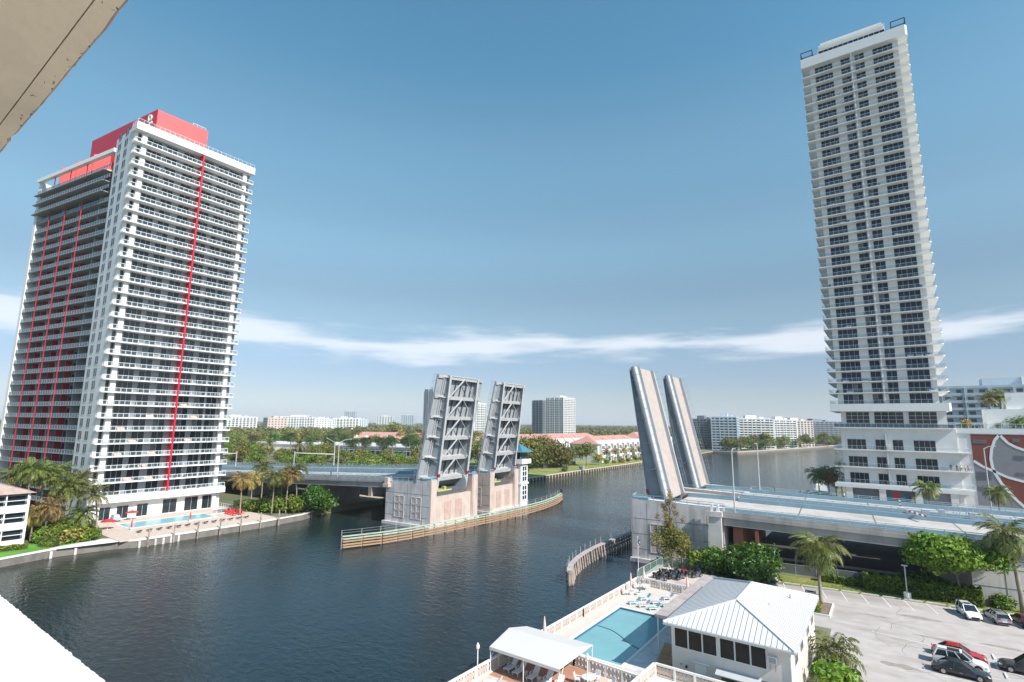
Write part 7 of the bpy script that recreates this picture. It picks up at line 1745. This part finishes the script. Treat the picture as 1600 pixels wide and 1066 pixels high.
# --- palms and shrubs at the far left around the pool
pal = [('coco', -162, 38.0, 14.4, 1.1, 'tall dark coconut palm rising over the tiled apartment roof'), ('coco', -166.5, 35.0, 13.4, 1.15, 'big coconut palm leaning at the left edge above the tiled roof'), ('coco', -170, 42, 13.4, 1.05, 'coconut palm standing close to the tower base'), ('date', -157, 42.2, 10.0, 1.15, 'grey green date palm behind the lawn hedge'),
       ('date', -160.5, 44.8, 10.4, 1.1, 'date palm with orange fruit stalk between two other palms'), ('date', -148.4, 45.3, 9.8, 1.15, 'slim curved date palm at the end of the white pool wall'), ('coco_dry', -151.2, 36.8, 7.8, .95, 'yellowing coconut palm on the lawn beside the screened balconies'), ('coco_dry', -153.6, 35.2, 6.4, .9, 'short yellow palm next to the screened balconies'), ('royal', -146.6, 36.6, 1.4, .62, 'little palm sprouting on the lawn')]
pal += [('coco', -155.5, 40.0, 11.5, 1.15, 'coconut palm in the middle of the planting bed behind the lawn hedge'), ('date', -164, 45.5, 12.0, 1.3, 'broad date palm standing against the corner of the red-finned tower'), ('coco', -158.5, 34.6, 15.4, 1.0, 'tallest dark palm directly above the tiled roof ridge'), ('coco', -150.0, 43.0, 5.4, .9, 'low bushy palm beside the red parasol at the pool end')]
for i, (kd, x, y, h, s, lab) in enumerate(pal): palm(kd, x, y, LZ, h, s, lab, k=i, r=.2, lean=(.0, .8, -.5, .2, .3, 1.2, .6, -.3, 0, .4, 0, .3, .2)[i])
for i in range(27):
    x = -164 + (i * 5.3) % 19; y = 36.5 + (i * 3.7) % 9.5
    (bush, bushy, busha)[i % 3].put(x, y, LZ, .95 + .16 * (i % 5), f'{ORD[i // 3]} {("green", "lime", "reddish")[i % 3]} shrub in the bed between the screened apartments and the far pool deck', 'shrubs in the bed beside the far pool', k=i, **KB)
# --- palms between tower and bridge
pal2 = [('coco_dry', -151.5, 79.5, 10.4, .92, 'yellowish palm nearest the red chairs by the far pool'), ('coco', -146.0, 85.8, 10.9, 1.0, 'leaning coconut palm left of the pair before the bridge'), ('coco_dry', -144.8, 89.4, 11.2, .95, 'coconut palm with dry hanging fronds before the bridge'), ('coco', -145.2, 93.0, 12.2, 1.05, 'tallest coconut palm before the western approach'), ('coco_dry', -158, 86, 9.6, 1.0, 'dusty palm just behind the glass fence beside the tower'), ('coco', -163, 92, 12, 1.0, 'palm at the tower corner beside the signal mast'), ('coco_dry', -152, 92, 9.6, .9, 'short dry palm behind the palm trio at the bridge')]
for i, (kd, x, y, h, s, lab) in enumerate(pal2): palm(kd, x, y, LZ, h, s, lab, k=i, r=.18, lean=(.4, .9, .3, 1.0, 0, .3, .2)[i])
seag = TreeKind('seagrape', 'leaf_glossy', 35, 7.4, 8.2, 10, 3600, .34, variants=1, zc=.5, zr=.34, lr=.3, aspect=.7)
seag.put(-141.6, 97.2, LZ - .6, 1.12, 'dense round sea grape tree at the water edge before the western span')
for i in range(14):
    x = -158 + (i * 4.1) % 15; y = 83.5 + (i * 2.9) % 11
    (bush, bushy, bush)[i % 3].put(x, y, LZ, 1.3 + .2 * (i % 4), f'{ORD[i // 3]} {("dark", "lime", "deep green")[i % 3]} shrub in the bed between the far pool and the bridge', 'shrubs in the bed beside the bridge', k=i, **KB)
busha.put(-143.5, 128, LZ, 1.6, 'brownish shrub on the rocky point seen under the western span', k=1, **KB)
# --- around the ramp and slender tower
for i, (kd, x, y, h, s, lab) in enumerate((('coco', -19.5, 196, 11.8, 1.15, 'bushy palm beside the yacht behind the ramp railing'), ('coco_dry', -17.5, 204, 12.0, 1.1, 'orange tinged palm next to the yacht'), ('coco_dry', -14.6, 192, 11.6, 1.0, 'brownish palm against the left corner of the slender tower'), ('coco', 6.6, 163, 12.6, .85, 'bright coconut palm rising over the ramp before the slender tower'), ('coco', 19.4, 167, 12.2, .85, 'palm beside the lamp post before the red mural'),
                                          ('date', 23.2, 194, 8.2, .95, 'left palm of the pair on the podium roof garden'), ('date', 25.6, 195.5, 9.0, 1.0, 'right palm of the pair on the podium roof garden'), ('royal', -12.8, 187.5, 15.8, .5, 'tiny potted palm on the low balcony corner of the slender tower'))):
    palm(kd, x, y, 28.4 if 'podium' in lab else LZ, h, s, lab, k=i, r=.2)
for i, (x, y, z, s, kd, lab) in enumerate(((-19.5, 196, LZ, 2.6, bushy, 'bright green hedge-like shrub behind the ramp railing'), (-16.6, 193, LZ, 2.4, bushy, 'lime shrub beside the white parasol near the slender tower'), (-14.0, 190.8, LZ, 2.2, bush, 'dark shrub at the left foot of the slender tower'), (-21.5, 200, LZ, 2.2, bush, 'dark shrub at the quay behind the ramp railing'),
                                           (17.2, 190.5, 28.4, 1.2, busha, 'orange brown shrub on the podium roof beside the tower'), (17.0, 189.6, 28.4, .6, bushy, 'small lime plant on the podium roof edge'), (28.6, 192, 28.4, 1.3, bush, 'round dark green shrub right of the roof palms'), (31.5, 192.5, 28.4, 1.4, bush, 'dark green shrub at the right end of the podium roof garden'), (24.2, 192.2, 28.4, .6, bushy, 'low lime hedge at the foot of the roof palms'))):
    kd.put(x, y, z, s, lab, k=i, **KB)
x, y, z = 18.4, 171.0, LZ
lamp_post('grey curved street lamp before the red mural beside a palm', x, y, z, 22, 2.2, (.9, .2), r=.2)
lamp_post('grey street lamp with its arm reaching in from the right edge', 30.5, 172, z, 22.5, 3.0, (-.95, 0), r=.2)

# --- trees beyond the western approach: near belt, palms before the shops, belt behind the shops
rg = random.Random(21); kinds = (green, wood, bright, autumn)
names = {0: 'green', 1: 'olive', 2: 'lime', 3: 'russet'}
def scatter(n, poly, smin, smax, phrase, group, wts=(4, 3, 3, 1), avoid=2.0, zb=LZ):
    xs = [p[0] for p in poly]; ys = [p[1] for p in poly]; done = []
    def inside(x, y):
        c = False
        for (x1, y1), (x2, y2) in zip(poly, poly[1:] + poly[:1]):
            if (y1 > y) != (y2 > y) and x < (x2 - x1) * (y - y1) / (y2 - y1) + x1: c = not c
        return c
    tries = 0
    while len(done) < n and tries < 9000:
        tries += 1; x, y = rg.uniform(min(xs), max(xs)), rg.uniform(min(ys), max(ys))
        if not inside(x, y) or any((x - a) ** 2 + (y - b) ** 2 < avoid ** 2 for a, b in done): continue
        done.append((x, y))
    rank = [0, 0, 0, 0]
    for j, (x, y) in enumerate(sorted(done, key=lambda p: math.atan2(p[1], p[0]), reverse=True)):   # from the tower rightwards
        k = rg.choices(range(4), wts)[0]; o_ = ORD[rank[k]]; rank[k] += 1
        kinds[k].put(x, y, zb, rg.uniform(smin, smax), f'{o_} {names[k]} leafy tree from the tower {phrase}', group, k=j)
scatter(60, [(-340, 158), (-205, 158), (-196, 196), (-255, 240), (-345, 224)], .55, .95, 'between the approach and the car park', 'trees between the approach and the car park', (3, 3, 4, 1), 5)
for i, (x, y, h, s, kd) in enumerate(((-312, 178, 12.5, 1.7, 'date'), (-286, 182, 13, 1.7, 'date'))): palm(kd, x, y, LZ, h, s, ('feathery date palm nearer the tower behind the long signal arm', 'feathery date palm behind the gap between the two signal masts')[i], k=i, r=.3)
for i in range(13):
    x = -445 + i * 13.5 + (i * 29 % 7); y = 240 + (x + 445) * .17 + (i % 3) * 6; palm('cabbage', x, y, LZ, 11.5 + (i * 5 % 4), 1.45, f'{ORD[i]} dark palm from the tower in the row before the flat white roofs', 'palms before the flat white roofs', k=i, r=.25)
scatter(120, [(-640, 315), (-450, 330), (-300, 352), (-262, 420), (-430, 560), (-640, 470)], .85, 1.45, 'behind the flat white shop roofs', 'trees behind the white shop roofs', (3, 4, 5, 2), 7.5)
for i in range(12):
    x = -560 + i * 21; y = 352 + (i * 41 % 50); palm(('coco_dry', 'coco', 'royal')[i % 3], x, y, LZ, 13 + (i * 3 % 4), 1.5, f'{ORD[i]} palm from the tower poking out of the wood behind the shops', 'palms in the wood behind the shops', k=i, r=.25)
wood.put(-560, 498, LZ, 2.0, 'large bare russet tree standing above the wood on the horizon', k=1)
scatter(46, [(-660, 160), (-350, 160), (-350, 226), (-500, 262), (-480, 300), (-660, 312)], .7, 1.25, 'along the road beyond the tower', 'trees along the road beyond the tower', (3, 3, 4, 1), 8)
for i, (px_, py_, h) in enumerate(((-326, 232, 12), (-312, 238, 13), (-300, 232, 12.5), (-296, 252, 13.5), (-287, 248, 12), (-276, 246, 14), (-286, 268, 13), (-269, 252, 14.5), (-262, 262, 12))):
    palm('cabbage', px_, py_, LZ, h, 1.25, f'{ORD[i]} large dark palm from the tower in the car park before the white roofs', 'large palms in the car park before the shops', k=i, r=.28)
# --- park trees on the lawn
for i, (x, y, s, k, lab) in enumerate(((-178, 262, 1.5, 4, 'huge dark spreading tree in the middle of the park lawn'), (-192, 250, 1.3, 4, 'large olive tree behind the tender house roof'), (-168, 284, 1.15, 4, 'dark tree on the right side of the park clump'), (-160, 306, 1.1, 1, 'olive tree at the water end of the park clump'), (-206, 264, 1.35, 4, 'broad olive tree at the back of the park clump'), (-186, 290, 1.45, 4, 'tall dark tree at the back right of the park clump'),
                                         (-158, 320, .85, 3, 'russet tree beside the townhouse gables'), (-212, 244, 1.4, 2, 'yellow green tree left of the park clump'), (-225, 262, 1.4, 1, 'olive tree seen between the western leaves'), (-240, 246, 1.3, 2, 'lime tree seen between the western leaves'), (-232, 228, 1.0, 0, 'dark green tree low between the western leaves'), (-258, 270, 1.4, 2, 'yellow green tree behind the first western leaf'))):
    (oak if k == 4 else wood if k == 0 else kinds[k]).put(x, y, LZ, s, lab, k=i)
for i, (x, y, s, kd, lab) in enumerate(((-161, 226, 1.9, busha, 'small orange tree on the lawn beside the tender house'), (-158, 230, 1.9, bush, 'rounded small tree on the lawn beside the orange one'), (-150.5, 262, 1.2, bush, 'low bush at the lawn edge by the seawall'))): kd.put(x, y, LZ, s, lab, k=i, **KB)
mb = MB(); mb.box(-1.2, -1.2, 0, 1.2, 1.2, 2.0); mb.box(-1.4, -1.4, 2.0, 1.4, 1.4, 2.3)
t = thing('utility_box', 'grey utility box on the seawall below the park lawn', 'utility box', (-147.2, 276, LZ)); mb.build('cabinet', 'steel_grey', t)
mb = MB()
for i in range(10): mb.box(-170 - 0, 270 + i * 4, LZ, -169.8, 273.9 + i * 4, LZ + 2.2)
t = thing('garden_wall', 'dark garden wall behind the park trees', 'wall', (-170, 290, LZ)); mb.build('panel', 'recess_dark', t, (-170, 290, LZ), (0, 0, 0))
for i in range(14):
    y = 332 + i * 7.5; (busha if i % 3 else bush).put(-158 + (i * 7 % 5), y, LZ, 1.2, f'{ORD[i]} garden bush from the park along the townhouse fronts', 'bushes along the townhouse fronts', k=i, **KB)
for i in range(6): palm('coco_dry', -160, 336 + i * 15, LZ, 8.5, .95, f'{ORD[i]} brownish palm from the park before the townhouse gables', 'palms before the townhouses', k=i)
# far shore planting
for i in range(30):
    f = i / 29; x = np.interp(f, [0, .3, .55, 1], [-128, -104, -82, -34]); y = np.interp(f, [0, .3, .55, 1], [574, 650, 752, 936])
    (green if i % 3 else wood).put(float(x) - 10 - (i * 5 % 7), float(y) + 8, LZ, 1.0 + .4 * (i * 7 % 4) / 3, f'{ORD[i]} tree from the eastern leaves along the far shore', 'trees along the far shore', k=i)
for i in range(9):
    f = (i + .4) / 9; x = np.interp(f, [0, .3, .55, 1], [-128, -104, -82, -34]); y = np.interp(f, [0, .3, .55, 1], [574, 650, 752, 936])
    palm('date', float(x) - 3, float(y) - 1, LZ, 9.5, 1.5, f'{ORD[i]} palm from the eastern leaves on the far shore beach', 'palms on the far shore', k=i, r=.3)
# --- the far wood that runs to the horizon: nobody could count it
rgn = np.random.default_rng(77)
def far_wood(name, label, n, dmin, dmax, size, nleaf, mats, amin=-22, amax=62):
    a = np.radians(rgn.uniform(amin, amax, n)); d = dmin * (dmax / dmin) ** rgn.uniform(0, 1, n)
    x = -np.sin(a) * d; y = np.cos(a) * d
    keep = (x < np.interp(y, [0, 560, 600, 740, 960, 1100], [-190, -190, -170, -120, -60, 200])) | (y > 1180)
    keep &= ~((x > -500) & (x < -240) & (y < 330)) & ~((x > -700) & (y < 420) & (x > -640)) & ~((x > -290) & (y < 560)) & ~((np.abs(x + 445) < 42) & (np.abs(y - 716) < 40))
    x, y = x[keep], y[keep]; n = len(x); h = rgn.uniform(7, 15, n); w = rgn.uniform(5, 10, n)
    c = np.stack([x, y, LZ + h * .55], 1).repeat(nleaf, 0); dd = rgn.normal(size=(n * nleaf, 3)); dd /= np.linalg.norm(dd, axis=1)[:, None]; dd[:, 2] = np.abs(dd[:, 2]) * 1.0 - .25
    P = c + dd * np.stack([w, w, h * .5], 1).repeat(nleaf, 0) * rgn.uniform(.7, 1.05, (n * nleaf, 1))
    sz = np.sqrt(np.linalg.norm(c[:, :2], axis=1) / 700.0)[:, None]
    V = leaf_quads(P, size, rgn, out=dd, aspect=.7).reshape(-1, 4, 3); ctr = V.mean(1, keepdims=True); V = (ctr + (V - ctr) * np.clip(sz, .8, 2.6)[:, :, None]).reshape(-1, 3)
    ti = np.clip(rgn.uniform(0, 1, n).repeat(nleaf) * .8 + rgn.uniform(-.2, .3, n * nleaf), 0, 1)
    tag(obj(name, np_mesh(name, V, n * nleaf, mats, ti)), label, 'wood', kind='stuff')
far_wood('far_wood', 'green suburban tree cover running to the horizon', 14000, 430, 4200, 1.7, 22, 'leaf_far', amax=100)
# ------------------------------------------------------------------ air: one closed box of thin even haze round everything
hz = bpy.data.materials.new('haze'); hz.use_nodes = True; hn = hz.node_tree
hn.nodes.remove(hn.nodes['Principled BSDF'])
hv = hn.nodes.new('ShaderNodeVolumePrincipled'); hv.inputs['Color'].default_value = (.86, .92, 1, 1); hv.inputs['Density'].default_value = .000095
hn.links.new(hv.outputs[0], hn.nodes['Material Output'].inputs['Volume'])
M['haze'] = hz
mb = MB(); mb.box(-9100, -480, -4, 9100, 12100, 166)
tag(mb.build('haze', 'haze'), kind='stuff')
for o in list(bpy.data.objects):
    if '_o' in o: del o['_o']
